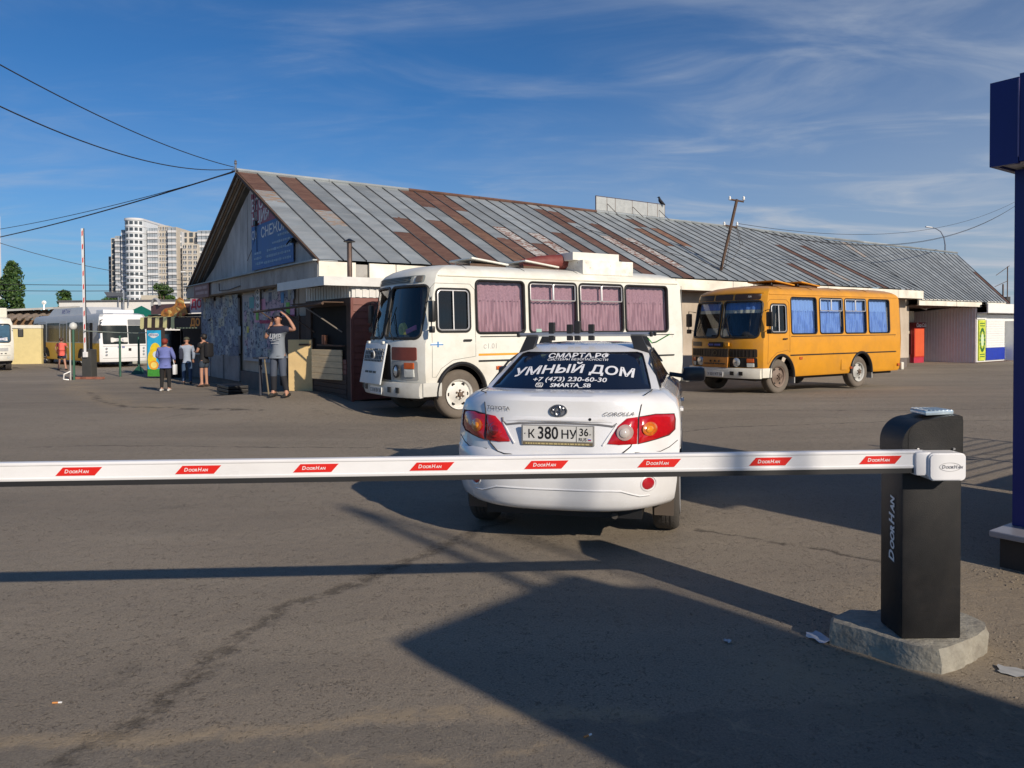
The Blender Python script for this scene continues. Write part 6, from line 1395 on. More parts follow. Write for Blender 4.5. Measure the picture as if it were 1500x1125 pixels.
def left_barrier():
    o = thing('raised_barrier', 'far boom barrier with dark grey cabinet and its white boom raised upright', 'barrier', (-17.3, 30.95, -.25), R(-8))
    gy = M('dark_grey_cabinet', (.055, .055, .052), .5)
    m = MB(); m.box2((-.20, -.15, .04), (.22, .2, 1.20), bev=.02); m.out('cabinet', gy, o)
    wp = M('white_powder_coat', (0, 0, 0))
    m = MB(); m.box2((-.09, -.24, .88), (.10, -.155, 1.10), bev=.02); m.out('boom_bracket', wp, o)
    m = MB(); m.add([(-.055, -.21, 1.0), (.055, -.21, 1.0), (.055, -.16, 1.0), (-.055, -.16, 1.0), (-.085, -.21, 6.1), (.015, -.21, 6.1), (.015, -.16, 6.1), (-.085, -.16, 6.1)], [(0, 3, 2, 1), (4, 5, 6, 7), (0, 1, 5, 4), (1, 2, 6, 5), (2, 3, 7, 6), (3, 0, 4, 7)]); bo = m.out('boom', wp, o)
    m = MB(); m.add([(.056, -.205, 1.1), (.075, -.205, 1.1), (.035, -.205, 6.1), (.016, -.205, 6.1), (.056, -.17, 1.1), (.075, -.17, 1.1), (.035, -.17, 6.1), (.016, -.17, 6.1)], [(0, 1, 2, 3), (1, 5, 6, 2)]); m.out('rubber_edge', black_plastic, bo)
    for k in range(9):
        z = 1.45+k*.54; dx = -.04*(z-1)/5.1; m = MB(); m.add([(dx-.02, -.213, z), (dx+.03, -.213, z+.06), (dx+.03, -.213, z+.26), (dx-.02, -.213, z+.2)], [(0, 1, 2, 3)]); m.out('red_sticker', M('red_sticker', (0, 0, 0)), bo)
    b = thing('brick_edging', 'row of red and white bricks at the foot of the raised barrier', 'bricks', (-17.2, 30.6, -.24), R(-8))
    bk = M('red_brick', (.30, .12, .08), .85, var=.3, rand=.3)
    for k in range(6): m = MB(); m.box((-.6+k*.25, rnd.uniform(-.04, .04), .04), (.23, .12, .09), rot=Matrix.Rotation(rnd.uniform(-.2, .2), 4, 'Z')); m.out('brick', bk, b)
    gn = M('green_fence_paint', (.02, .10, .06), .5, var=.1)
    for i, (x, y, h, lb) in enumerate(((-17.45, 30.15, 2.05, 'green steel post with white round lamp left of the raised barrier'), (-16.72, 32.3, 1.75, 'green steel fence post in front of the white bus headlamps'), (-16.85, 34.2, 1.7, 'dark green fence post with a wide foot left of the juice poster'))):
        p = thing('fence_post', lb, 'post', (x, y, -.26), group='green posts along the walkway')
        m = MB(); m.tube([(0, 0, 0), (0, 0, h)], .045, 6); m.out('post', gn, p)
        if i == 0:
            m = MB(); m.lathe([(.02, h-.05), (.12, h), (.15, h+.1), (.12, h+.2), (.02, h+.26)], 12); m.out('globe_lamp', M('milky_globe', (.6, .62, .6), .4), p, 60)
            m = MB(); m.tube([(-.12, -.03, 0), (-.12, -.03, h-.1), (-.1, -.03, h)], .03, 6); m.out('conduit', M('grey_conduit', (.4, .4, .4), .5), p)
            m = MB(); m.tube([(-.15, -.1, .02), (-.3, -.2, .05), (-.25, -.25, .25), (-.12, -.05, .35)], .03, 5); m.out('cable_loop', white_paint, p)
        if i == 2: m = MB(); m.add([(-.3, -.2, 0), (.3, -.2, 0), (.3, .2, 0), (-.3, .2, 0), (-.05, -.05, .35), (.05, -.05, .35), (.05, .05, .35), (-.05, .05, .35)], [(0, 1, 5, 4), (1, 2, 6, 5), (2, 3, 7, 6), (3, 0, 4, 7), (4, 5, 6, 7)]); m.out('foot', gn, p)
    r_ = thing('hand_rail', 'thin green grey rail running level between the posts behind the raised barrier', 'rail', (0, 0, 0))
    m = MB(); m.tube([(-17.3, 30.6, 1.70), (-16.72, 32.3, 1.62), (-16.85, 34.2, 1.60), (-15.2, 32.2, 1.62)], .022, 5); m.out('rail', M('grey_green_rail', (.22, .26, .24), .5), r_)
left_barrier()

def city_bus():
    d = Vector((.735, -.684, 0)); ang = math.atan2(d.y, d.x)
    front_right = Vector((-21.7, 40.0, 0)); left = Vector((-d.y, d.x, 0)); c = front_right+left*1.25-d*.05
    o = thing('city_bus', 'long city bus with yellow lower sides, grey upper half and white front', 'bus', (c.x, c.y, -.25), ang)
    H = Hull([(.30, 1.22, -11.8, -.02), (.40, 1.24, -11.85, .03), (1.2, 1.25, -11.9, .05), (1.3, 1.25, -11.9, .05), (2.4, 1.23, -11.85, -.08), (2.72, 1.20, -11.8, -.12), (2.85, 1.12, -11.7, -.2), (2.92, .9, -11.5, -.4)], .1, .25, 4, 3.2)
    yl = M('city_yellow', (.60, .34, .015), .4, var=.06, dirt=.15, scale=.8); gr = M('city_grey', (.40, .42, .44), .4, var=.05); wh = M('city_white', (.76, .77, .78), .35, var=.03)
    V, F = H.mesh(); ms = []
    for f_ in F:
        x = sum(V[i][0] for i in f_)/len(f_); z = sum(V[i][2] for i in f_)/len(f_)
        ms.append(2 if x > -.33 else (0 if z < 1.28 else 1))
    mkmesh('body', V, F, [yl, gr, wh], o, 30, ms)
    SR = H.side(-1); FR = H.front(); dg = M('dark_bus_glass', (.02, .027, .03), .25, var=.2, scale=2, spec=.12)
    for (a, b) in ((-11.6, -10.75), (-9.0, -6.75), (-5.3, -3.4), (-3.3, -2.55)):
        m = MB(); m.patch(densify(rrect(a, b, 1.35, 2.45, .06), .5), SR, .012, 3, edge=.01); m.out('window', dg, o)
    for (a, b) in ((-10.55, -9.2), (-6.6, -5.45), (-2.3, -1.15)):
        m = MB(); m.patch(rrect(a, b, .38, 2.55, .04), SR, .006, 2, edge=.01); dr = m.out('door', gr, o)
        for k in (0, 1):
            x0 = a+.07+k*((b-a)/2); m = MB(); m.patch(rrect(x0, x0+(b-a)/2-.13, .65, 2.4, .03), SR, .02, 2, edge=.01); m.out('door_glass', dg if b < -2 or k == 0 else M('dark_void', (0, 0, 0)), dr)
    for (a, b, z0, z1, mt, nm) in ((-1.1, .1, 1.25, 2.25, dg, 'windscreen'), (.14, 1.1, 1.25, 2.25, dg, 'windscreen'), (-.98, .12, 2.27, 2.58, wh, 'destination_panel'), (.15, 1.08, 2.27, 2.58, M('grey_panel', (.2, .21, .22), .4), 'destination_panel')):
        m = MB(); m.patch(densify(rrect(a, b, z0, z1, .05), .2), FR, .012, 4, edge=.01); m.out(nm, mt, o, 60)
    m = MB(); m.patch(rrect(-.75, .1, 1.35, 1.6, .02), FR, .02, 2); m.out('route_card', M('pale_route_card', (.6, .6, .58), .6), o)
    text('4 М Б', .14, M('dark_blue_print', (0, 0, 0)), o, fn=lambda a, b, c_: FR(-.3+a, 1.47+b, .03)); text('КВ 88', .14, M('dark_blue_print', (0, 0, 0)), o, fn=lambda a, b, c_: FR(-.25+a, 1.08+b, .02), bold=.003)
    for y in (-.98, -.98, .98, .98):
        pass
    for y, z in ((-.95, 1.02), (-.95, .85), (-.95, .68), (.95, 1.02), (.95, .85), (.95, .68)):
        c2 = FR(y, z, .01); m = MB(); m.lathe([(.055, c2[0]), (.06, c2[0]+.02), (.02, c2[0]+.03)], 10, 'x', (0, y, z)); m.out('headlight', M('headlight_glass', (0, 0, 0)), o)
    for z in (.5, 1.15): m = MB(); m.tube([FR(-1.1+.2*i, z, .006) for i in range(12)], .012, 4); m.out('front_seam', M('grey_seam', (0, 0, 0)), o)
    m = MB(); m.box((FR(.2, .95, 0)[0]+.01, .2, .95), (.02, .14, .14)); m.out('badge', black_plastic, o)
    for x in (-9.9+.75, -2.9+.1):
        for sg in (1, -1):
            wheel(o, x if x < -5 else -3.0, sg*1.08, .47, .27, sg, rubber, grim)
            n = 16; xx = x if x < -5 else -3.0; m = MB(); P = [(xx+.58*math.cos(math.pi*i/n), .45+.56*math.sin(math.pi*i/n)) for i in range(n+1)]; m.patch(P, H.side(sg), .004, 2); m.out('wheel_well', M('dark_void', (0, 0, 0)), o)
    m = MB(); m.add([(-9.8, -.95, 2.88), (-2.2, -.95, 2.88), (-2.2, .95, 2.88), (-9.8, .95, 2.88), (-9.0, -.85, 3.32), (-3.2, -.85, 3.32), (-3.2, .85, 3.32), (-9.0, .85, 3.32)], [(0, 1, 5, 4), (1, 2, 6, 5), (2, 3, 7, 6), (3, 0, 4, 7), (4, 5, 6, 7)]); hp = m.out('roof_gas_housing', M('pale_grey_housing', (.52, .54, .56), .45, var=.06), o)
    text('МЕТАН', .34, M('dark_blue_print', (0, 0, 0)), hp, frame_mx((-6.6, -.905, 3.10), (1, 0, 0), (0, .22, 1)), bold=.004, sx=1.2)
    m = MB(); m.box2((-2.0, -.8, 2.90), (-.9, .8, 3.12), bev=.05); m.out('roof_unit', wh, o)
    for sg in (1, -1):
        m = MB(); m.tube([(.0, sg*1.15, 2.55), (.35, sg*1.38, 2.5), (.38, sg*1.4, 2.2)], .03, 5); ar = m.out('mirror_arm', black_plastic, o); m = MB(); m.box((.36, sg*1.4, 2.05), (.1, .22, .42), bev=.04); m.out('mirror', black_plastic, ar)
city_bus()
def left_white_bus():
    d = Vector((.575, -.818, 0)); ang = math.atan2(d.y, d.x)
    c = Vector((-25.8, 37.0, -.25)); o = thing('parked_white_bus', 'front of a white bus cut off by the left edge of the picture', 'bus', tuple(c), ang)
    H = Hull([(.50, 1.2, -7.0, -.02), (.6, 1.23, -7, .03), (1.2, 1.24, -7, .03), (1.35, 1.24, -7, 0), (2.35, 1.20, -7, -.15), (2.60, 1.12, -6.9, -.25), (2.68, .9, -6.8, -.45)], .1, .22, 4, 4)
    V, F = H.mesh(); mkmesh('body', V, F, bus_white, o, 30); FR = H.front()
    m = MB(); m.patch(densify(rrect(-1.1, 1.1, 1.42, 2.32, .12), .2), FR, .01, 5, edge=.01); m.out('windscreen', M('blue_reflecting_glass', (.05, .11, .17), .08, var=.2), o, 60)
    m = MB(); m.tube([FR(y, z, .012) for y, z in densify(rrect(-1.1, 1.1, 1.42, 2.32, .12), .2)], .03, 5, closed=True); m.out('windscreen_frame', gasket, o)
    m = MB(); m.patch(rrect(.2, .98, 1.5, 1.66, .02), FR, .02, 2); m.out('route_card', white_print, o)
    text('ВОРОНЕЖ', .13, M('dark_blue_print', (0, 0, 0)), o, fn=lambda a, b, c_: FR(.59+a, 1.58+b, .03))
    m = MB(); m.patch(densify(rrect(.35, 1.0, .98, 1.15, .02), .2), FR, .012, 2, edge=.01); m.patch(densify(rrect(-1.0, -.35, .98, 1.15, .02), .2), FR, .012, 2, edge=.01); m.out('headlamp_panel', M('grey_lamp_strip', (.42, .43, .43), .4), o)
    m = MB(); m.lathe([(.11, FR(.12, 1.07, 0)[0]), (.11, FR(.12, 1.07, 0)[0]+.03)], 16, 'x', (0, .0, 1.07)); m.out('round_badge', black_plastic, o)
    for y in (.55, .72, .89): 
        m = MB(); m.box((FR(y, .86, 0)[0]+.01, y, .87), (.02, .08, .04)); m.out('vent_slot', black_plastic, o)
    for z in (.78, 1.25): m = MB(); m.tube([FR(-1.1+.2*i, z, .004) for i in range(12)], .01, 4); m.out('front_seam', M('grey_seam', (0, 0, 0)), o)
    for y in (1.0, -1.0): m = MB(); m.patch([(y+.07*math.cos(q), .67+.06*math.sin(q)) for q in [i*math.pi/5 for i in range(10)]], FR, .01, 1); m.out('fog_lamp', M('pale_lens', (0, 0, 0)), o)
    m = MB(); m.box2((-6.5, -.9, .3), (-.4, .9, .5)); m.out('chassis', dark_int, o)
    for x in (-.9, -5):
        for sg in (1, -1): wheel(o, x, sg*1.0, .44, .25, sg, rubber, grim)
    m = MB(); m.tube([(-.1, 1.18, 2.1), (.12, 1.5, 2.1), (.12, 1.55, 1.95)], .02, 5); ar = m.out('mirror_arm', black_plastic, o); m = MB(); m.box((.1, 1.52, 1.88), (.09, .24, .42), bev=.04); m.out('mirror', black_plastic, ar)
    m = MB(); m.tube([FR(.15, 1.40, .05), FR(.75, 1.72, .03)], .012, 4); m.tube([FR(.95, 1.62, .03), FR(1.05, 1.48, .03)], .012, 4); m.out('wiper', black_plastic, o)
    m = MB(); m.box2((-3.0, -.8, 2.66), (-.9, 1.0, 3.15), bev=.05); m.out('roof_unit', M('cream_roof_unit', (.6, .58, .50), .5), o)
left_white_bus()

def far_buildings():
    # yellow yard wall
    o = thing('yard_wall', 'pale yellow painted yard wall between the two buses on the left', 'wall', (-31.5, 45.5, -.25), R(8))
    m = MB(); m.box2((-6, 0, 0), (3.0, .25, 2.15)); m.out('wall', M('pale_yellow_render', (.66, .56, .28), .8, var=.06, dirt=.15), o)
    m = MB(); m.box2((-6.02, -.03, 2.152), (3.02, .28, 2.35)); m.out('wall_cap', M('white_limewash', (.7, .68, .6), .8), o)
    # brown shed roof with corrugated sheets
    o = thing('brown_shed', 'low brown shed with a corrugated roof behind the yellow wall', 'shed', (-38.5, 55, -.3), R(4))
    m = MB(); m.box2((-6, 0, 0), (4.7, 5, 2.9)); m.out('wall', M('shed_brown', (.22, .13, .07), .9, var=.25), o)
    cr = M('corrugated_brown', (.20, .16, .13), .8, var=.25, rand=.2)
    for k in range(21): x = -6.2+k*.54; m = MB(); m.tube([(x, -.6, 2.95), (x, 2, 3.6)], .16, 6); m.out('roof_corrugation', cr, o)
    m = MB(); m.add([(-6.5, .1, 3.3), (5, .1, 3.8), (5, 4, 4.0), (-6.5, 4, 3.5), (-6.5, .1, 3.17), (5, .1, 3.65), (5, 4, 3.85), (-6.5, 4, 3.4)], [(0, 1, 2, 3), (0, 4, 5, 1), (1, 5, 6, 2)]); m.out('upper_roof', M('pale_grey_sheet', (.45, .45, .43), .6), o)
    m = MB(); m.box2((-6.3, .2, 2.95), (4.8, .3, 3.15)); m.out('upper_wall', M('shed_brown', (0, 0, 0)), o)
    dish = thing('satellite_dish', 'small white satellite dish on the shed roof edge', 'dish', (-33.0, 53.5, 3.75), R(20)); m = MB(); m.lathe([(.02, -.02), (.09, .015), (.15, .05)], 14, 'y', caps=False); m.out('bowl', white_paint, dish, 50); m = MB(); m.tube([(0, 0, -.5), (0, .1, 0)], .03, 5); m.tube([(0, 0, 0), (0, .45, .1)], .015, 4); m.out('stand', steel, dish)
    # long white building
    o = thing('white_warehouse', 'long low white building with dark left side wall below the tower blocks', 'building', (-39.4, 66, -.3), R(-3))
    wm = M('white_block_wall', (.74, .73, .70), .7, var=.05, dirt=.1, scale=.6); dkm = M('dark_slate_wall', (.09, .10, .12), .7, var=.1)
    for k in range(5): m = MB(); m.box2((.0, 0, .0+k*.92), (40, .3, .905+k*.92)); m.out('wall_course', wm, o)
    m = MB(); m.box2((.0, .302, 0), (40, 18, 4.58)); m.out('core', wm, o)
    m = MB(); m.box2((-.06, -.12, 4.6), (40, .4, 4.72)); m.out('parapet', M('dark_parapet', (.12, .12, .13), .6), o)
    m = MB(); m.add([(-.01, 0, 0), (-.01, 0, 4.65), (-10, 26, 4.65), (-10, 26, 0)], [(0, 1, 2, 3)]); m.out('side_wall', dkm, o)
    for x, h in ((5.5, 1.0), (6.4, .5)): m = MB(); m.tube([(x, -.3, 4.7-h), (x, -.3, 5.0)], .04, 5); m.out('wall_pole', steel, o)
    fl = thing('flood_light', 'flood light on a short arm above the white warehouse parapet', 'lamp', (-34.6, 65, 4.4), 0); m = MB(); m.tube([(1.35, 0, -2.5), (1.35, 0, .8), (.9, 0, 1.2)], .07, 5); m.out('pole', steel, fl); m = MB(); m.box((.95, 0, 1.3), (.45, .25, .2), rot=Matrix.Rotation(R(35), 4, 'Y'), bev=.05); m.out('lamp_head', M('pale_lamp_head', (0, 0, 0)), fl)
    bb = thing('dark_canopy', 'small dark canopy roof above the white warehouse at the foot of the tower', 'canopy', (-35, 67, 4.5), 0); m = MB(); m.add([(-1.0, 0, .7), (.4, 0, .65), (.4, 0, .3), (-.7, 0, .2), (-1.0, 1.0, .7), (.4, 1.0, .65), (.4, 1.0, .3), (-.7, 1.0, .2)], [(0, 3, 2, 1), (4, 5, 6, 7), (0, 1, 5, 4), (3, 7, 6, 2), (1, 2, 6, 5)]); m.out('roof', M('dark_slate_wall', (0, 0, 0)), bb)
    m = MB(); m.tube([(0, .7, 0), (0, .7, .3)], .1, 5); m.out('post', steel, bb)
    # green pyramid roof kiosk
    o = thing('green_roof_kiosk', 'small kiosk with a green pyramid roof left of the snack stall', 'kiosk', (-22.7, 46.5, -.25), R(20))
    m = MB(); m.box2((-1.1, -1.1, 0), (1.1, 1.1, 2.6)); m.out('wall', M('kiosk_grey', (.3, .32, .3), .7), o)
    m = MB(); m.add([(-1.5, -1.5, 2.6), (1.5, -1.5, 2.6), (1.5, 1.5, 2.6), (-1.5, 1.5, 2.6), (0, 0, 3.5)], [(0, 1, 4), (1, 2, 4), (2, 3, 4), (3, 0, 4), (0, 3, 2, 1)]); m.out('roof', M('green_metal_roof', (.01, .13, .09), .45), o)
    # small far house
    o = thing('far_house', 'small beige flat building far behind the poplar with aerials on top', 'building', (-105, 205, -.3), 0)
    m = MB(); m.box2((-5, 0, 0), (12, 12, 10.6)); m.out('wall', M('beige_render', (.55, .48, .36), .8), o); m = MB(); m.box2((5, -.3, 10.6), (9, 5, 11.8)); m.out('lift_house', M('pale_render', (.5, .46, .38), .8), o)
    m = MB(); m.box2((-5.2, -.2, 9.8), (12.2, .1, 10.62)); m.out('parapet', M('beige_parapet', (.45, .38, .28), .8), o)
    m = MB(); m.tube([(7, 2, 11.8), (7, 2, 16)], .12, 4); m.tube([(4.5, 2, 13), (9, 2, 13.2)], .08, 4); m.out('aerial', steel, o)
far_buildings()

def tower_block():
    D = 370.; 
    def X(px): return (px-750)/1110*D
    def Z(py, x): return (482.7+(750-x)*.0061-py)/1110*D+1.65
    o = thing('tower_block', 'tall beige and white residential tower block with a rounded bay above the warehouse', 'apartment block', (0, 0, 0))
    be = M('beige_facade', (.50, .46, .40), .85, var=.05, scale=.05); lg = M('light_grey_facade', (.60, .61, .63), .8, var=.05, scale=.05); wb = M('white_blue_facade', (.62, .66, .70), .7, var=.04, scale=.05)
    wn_ = M('dark_window_glass', (.06, .075, .09), .2, var=.4, scale=.2); bal = M('glazed_balcony', (.30, .34, .38), .3, var=.35, scale=.15)
    def block(px0, px1, pyt, y0, y1, mt, style, kx, rows=18, lean=0):
        x0, x1 = X(px0)*y0/D, X(px1)*y0/D; zt = Z(pyt, px0)*y0/D
        m = MB(); m.box2((x0, y0, -1), (x1, y1, zt)); m.out('block', mt, o)
        fh = (zt+.0)/rows; w = MB(); s_ = MB(); cw = (x1-x0)/kx
        for r_ in range(rows):
            for c in range(kx):
                xa = x0+cw*(c+.22); xb = x0+cw*(c+.78); za = fh*(r_+.28); zb_ = fh*(r_+.78)
                if style == 'win': w.box2((xa, y0-.25, za), (xb, y0+.1, zb_)); s_.box2((xa-.15, y0-.45, za-.25), (xb+.15, y0-.02, za-.02)); s_.box2(((xa+xb)/2-.12, y0-.35, za), ((xa+xb)/2+.12, y0-.26, zb_))
                elif style == 'bal': s_.box2((x0+cw*(c+.04), y0-1.0, fh*r_+.1), (x0+cw*(c+.96), y0-.02, fh*(r_+.42))); w.box2((x0+cw*(c+.08), y0-.9, fh*(r_+.43)), (x0+cw*(c+.92), y0-.03, fh*(r_+.93)))
                elif style == 'slot': w.box2((xa, y0-.3, fh*(r_+.15)), (xb, y0+.1, fh*(r_+.85)))
        w.out('windows', wn_ if style != 'bal' else bal, o, kind='stuff'); s_.out('sills', lg, o, kind='stuff') if s_.v else None
    # receding left face first, its shade put into the grey, then the steps
    block(161, 165, 376, 384, 400, M('shaded_grey_facade', (.50, .52, .55), .8), 'slot', 1)
    block(165, 172, 349, 378, 398, be, 'slot', 1)
    block(172, 181, 346, 374, 396, be, 'bal', 2)
    block(181, 193, 337, 371, 396, be, 'bal', 2)
    # rounded white bay
    cx, r_ = X(206.5), abs(X(219.5)-X(193.5))/2; zt = Z(326, 206); n = 16
    m = MB(); P = [(cx-r_*math.cos(math.pi*i/n), 366-r_*.9*math.sin(math.pi*i/n)) for i in range(n+1)]+[(cx+r_, 390), (cx-r_, 390)]
    m.prism(P[::-1], lambda x, y: (x, y, -1), lambda x, y: (x, y, zt)); m.out('rounded_bay', wb, o, 30)
    m = MB(); m.prism([(x+(x-cx)*.05, y-.4) for x, y in P[::-1]], lambda x, y: (x, y, zt), lambda x, y: (x, y, zt+1.0)); m.out('bay_cornice', lg, o)
    w = MB(); fl = MB(); fh = zt/18
    for k in range(18):
        for a0, a1 in ((.13, .26), (.30, .40), (.45, .57), (.62, .72), (.77, .88)):
            q = [(cx-(r_+.15)*math.cos(math.pi*a), 366-(r_*.9+.15)*math.sin(math.pi*a)) for a in (a0, (a0+a1)/2, a1)]
            z0, z1 = fh*(k+.35), fh*(k+.85)
            for (xa, ya), (xb, yb) in zip(q, q[1:]): w.add([(xa, ya, z0), (xb, yb, z0), (xb, yb, z1), (xa, ya, z1)], [(0, 1, 2, 3)])
        fl.prism([(x+(x-cx)*.03, y-.25) for x, y in P[::-1]], lambda x, y: (x, y, fh*k+.0), lambda x, y: (x, y, fh*k+.35))
    w.out('windows', wn_, o, kind='stuff'); fl.out('floor_bands', lg, o, kind='stuff')
    block(219.5, 234, 334, 368, 392, lg, 'bal', 4)
    block(234, 249, 331, 369, 392, be, 'win', 3)
    block(249, 261, 333, 367, 392, be, 'bal', 2)
    block(261, 269, 340, 372, 392, lg, 'bal', 2)
    block(269, 292, 358, 368, 392, be, 'win', 3, 17)
    block(269, 305, 340, 375, 396, be, 'slot', 4, 18)
    block(292, 318, 338, 371, 396, lg, 'bal', 4)
    block(318, 345, 350, 371, 396, be, 'win', 4)
    o2 = thing('far_tower', 'pale high rise tower cut off by the left edge of the picture', 'apartment block', (0, 0, 0))
    x1 = X(4.0)*316/D; m = MB(); m.box2((x1-22, 300, -1), (x1, 316, 50)); m.out('block', wb, o2); w = MB()
    for k in range(17):
        for j in range(7): w.box2((x1-1.9-j*3.0, 299.7, 1.2+k*2.9), (x1-.6-j*3.0, 300.1, 2.8+k*2.9))
    w.out('windows', wn_, o2, kind='stuff')
tower_block()

# ------------------------------------------------------------------ trees
def tree(label, loc, H_, rx, ry, n, seed, kind='round', trunk=True, lsize=.3, group='trees behind the low buildings'):
    rr = random.Random(seed); o = thing('broadleaf_tree' if kind != 'poplar' else 'poplar_tree', label, 'tree', loc, group=group)
    bark = M('tree_bark', (.10, .075, .05), .9, var=.3)
    m = MB(); m.tube([(0, 0, -.2), (.1, 0, H_*.3), (0, .1, H_*.6), (.05, 0, H_*.9)], [H_*.03, H_*.022, H_*.014, H_*.004], 7); tk = m.out('trunk', bark, o, 50)
    cl = []
    for k in range(22 if kind != 'poplar' else 46):
        if kind == 'poplar':
            z = H_*(.12+.84*rr.random()); pr = rx*(1.0 if z < H_*.6 else max(.22, 1-(z/H_-.6)/.42)); a = rr.uniform(0, 6.28); d = pr*rr.uniform(.2, .8)
            cl.append((d*math.cos(a), d*math.sin(a)*ry/rx, z, rx*rr.uniform(.28, .42), H_*rr.uniform(.07, .12)))
        else:
            a = rr.uniform(0, 6.28); z = H_*rr.uniform(.35, .92); pr = rx*math.sqrt(max(.05, 1-((z/H_-.6)/.42)**2)); d = pr*rr.uniform(.1, .8)
            cl.append((d*math.cos(a), d*math.sin(a)*ry/rx, z, rx*rr.uniform(.25, .42), rx*rr.uniform(.22, .36)))
        m = MB() if k % 5 == 0 else None
        if m: c = cl[-1]; m.tube([(0, 0, c[2]*.6), (c[0]*.5, c[1]*.5, c[2]*.82), (c[0], c[1], c[2])], [H_*.012, H_*.007, H_*.002], 5); m.out('limb', bark, tk)
    lm = [M('leaf_dark', (.018, .05, .012), .6, var=.3, rand=0, scale=.8), M('leaf_mid', (.035, .085, .018), .6, var=.3, scale=.8), M('leaf_light', (.07, .13, .025), .6, var=.3, scale=.8)]
    V = []; F = []; mi = []
    for i in range(n):
        c = cl[rr.randrange(len(cl))]
        while True:
            q = Vector((rr.uniform(-1, 1), rr.uniform(-1, 1), rr.uniform(-1, 1)))
            if q.length < 1: break
        q = q.normalized()*(q.length**.45)
        p = Vector((c[0]+q.x*c[3], c[1]+q.y*c[3], c[2]+q.z*c[4])); s_ = lsize*rr.uniform(.6, 1.3)
        ax = Vector((rr.uniform(-1, 1), rr.uniform(-1, 1), rr.uniform(-.4, 1))).normalized(); bx = ax.orthogonal().normalized(); cx_ = ax.cross(bx); ph = rr.uniform(0, 6.28)
        b1 = bx*math.cos(ph)+cx_*math.sin(ph); b2 = ax.cross(b1)
        k = len(V); V += [p-b1*s_, p-b2*s_*.5, p+b1*s_, p+b2*s_*.5]; F.append((k, k+1, k+2, k+3)); mi.append(rr.choice((0, 1, 1, 2)))
    mkmesh('crown', V, F, lm, o, None, mi)
    return o
tree('dense tall poplar left of the tower block standing above the parked white bus', (-79, 120, -.3), 12.6, 2.5, 2.2, 9000, 1, 'poplar', lsize=.26)
tree('small ragged tree top peeping over the warehouse left of the raised boom', (-71, 120, -.3), 9.2, 1.5, 1.5, 1800, 2, lsize=.22)
tree('low rounded tree at the left foot of the rounded tower bay', (-76, 145, -.3), 9.0, 2.6, 2, 2600, 3, lsize=.28)
tree('broad tree in front of the tower block middle', (-56, 122, -.3), 10.4, 2.0, 1.8, 3600, 4, lsize=.24)
tree('small tree in front of the tower block right of the broad tree', (-48.6, 115, -.3), 8.2, 1.2, 1.2, 1400, 5, lsize=.22)
tree('tree top showing beside the market hall fascia left of the tower', (-44.0, 112, -.3), 8.6, 1.5, 1.5, 2000, 6, lsize=.22)
def hook_lamp():
    o = thing('hooked_street_lamp', 'street lamp with hooked arm and nest of boxes in front of the tower block', 'street lamp', (-38.7, 92, -.3)); pm = M('grey_lamp_pole', (.3, .3, .28), .6)
    m = MB(); m.tube([(0, 0, 0), (0, 0, 8.0), (-.1, 0, 8.6), (-.55, 0, 9.0), (-.9, 0, 9.15)], .07, 6); m.out('pole', pm, o); m = MB(); m.box((-1.1, 0, 9.18), (.55, .2, .14), bev=.04); m.out('lamp_head', white_paint, o); m = MB(); m.box((0, 0, 6.9), (.35, .3, .6), bev=.03); m.out('junction_box', M('rusty_box', (.28, .15, .09), .8), o)
hook_lamp()

# ------------------------------------------------------------------ people
skin_m = M('skin', (.42, .22, .15), .6, var=.08, scale=12)
def skin_mesh(name, J, E, rad, mat, parent, root=None, lv=1):
    names = list(J); me = bpy.data.meshes.new(name); me.from_pydata([tuple(J[k]) for k in names], [(names.index(a), names.index(b)) for a, b in E], [])
    ob = bpy.data.objects.new(name, me); COL.objects.link(ob)
    md = ob.modifiers.new('s', 'SKIN'); md.use_smooth_shade = True; md.branch_smoothing = .3
    if not me.skin_vertices:
        bm = bmesh.new(); bm.from_mesh(me); bm.verts.layers.skin.verify(); bm.to_mesh(me); bm.free()
    for i, k in enumerate(names):
        r_ = rad[k]; me.skin_vertices[0].data[i].radius = r_ if isinstance(r_, tuple) else (r_, r_)
    me.skin_vertices[0].data[names.index(root or names[0])].use_root = True
    sb = ob.modifiers.new('u', 'SUBSURF'); sb.levels = lv; sb.render_levels = lv
    m2 = bake(ob); bpy.data.objects.remove(ob); m2.materials.clear(); m2.materials.append(mat); m2.shade_smooth()
    o2 = bpy.data.objects.new(name, m2); COL.objects.link(o2); o2.parent = parent; return o2
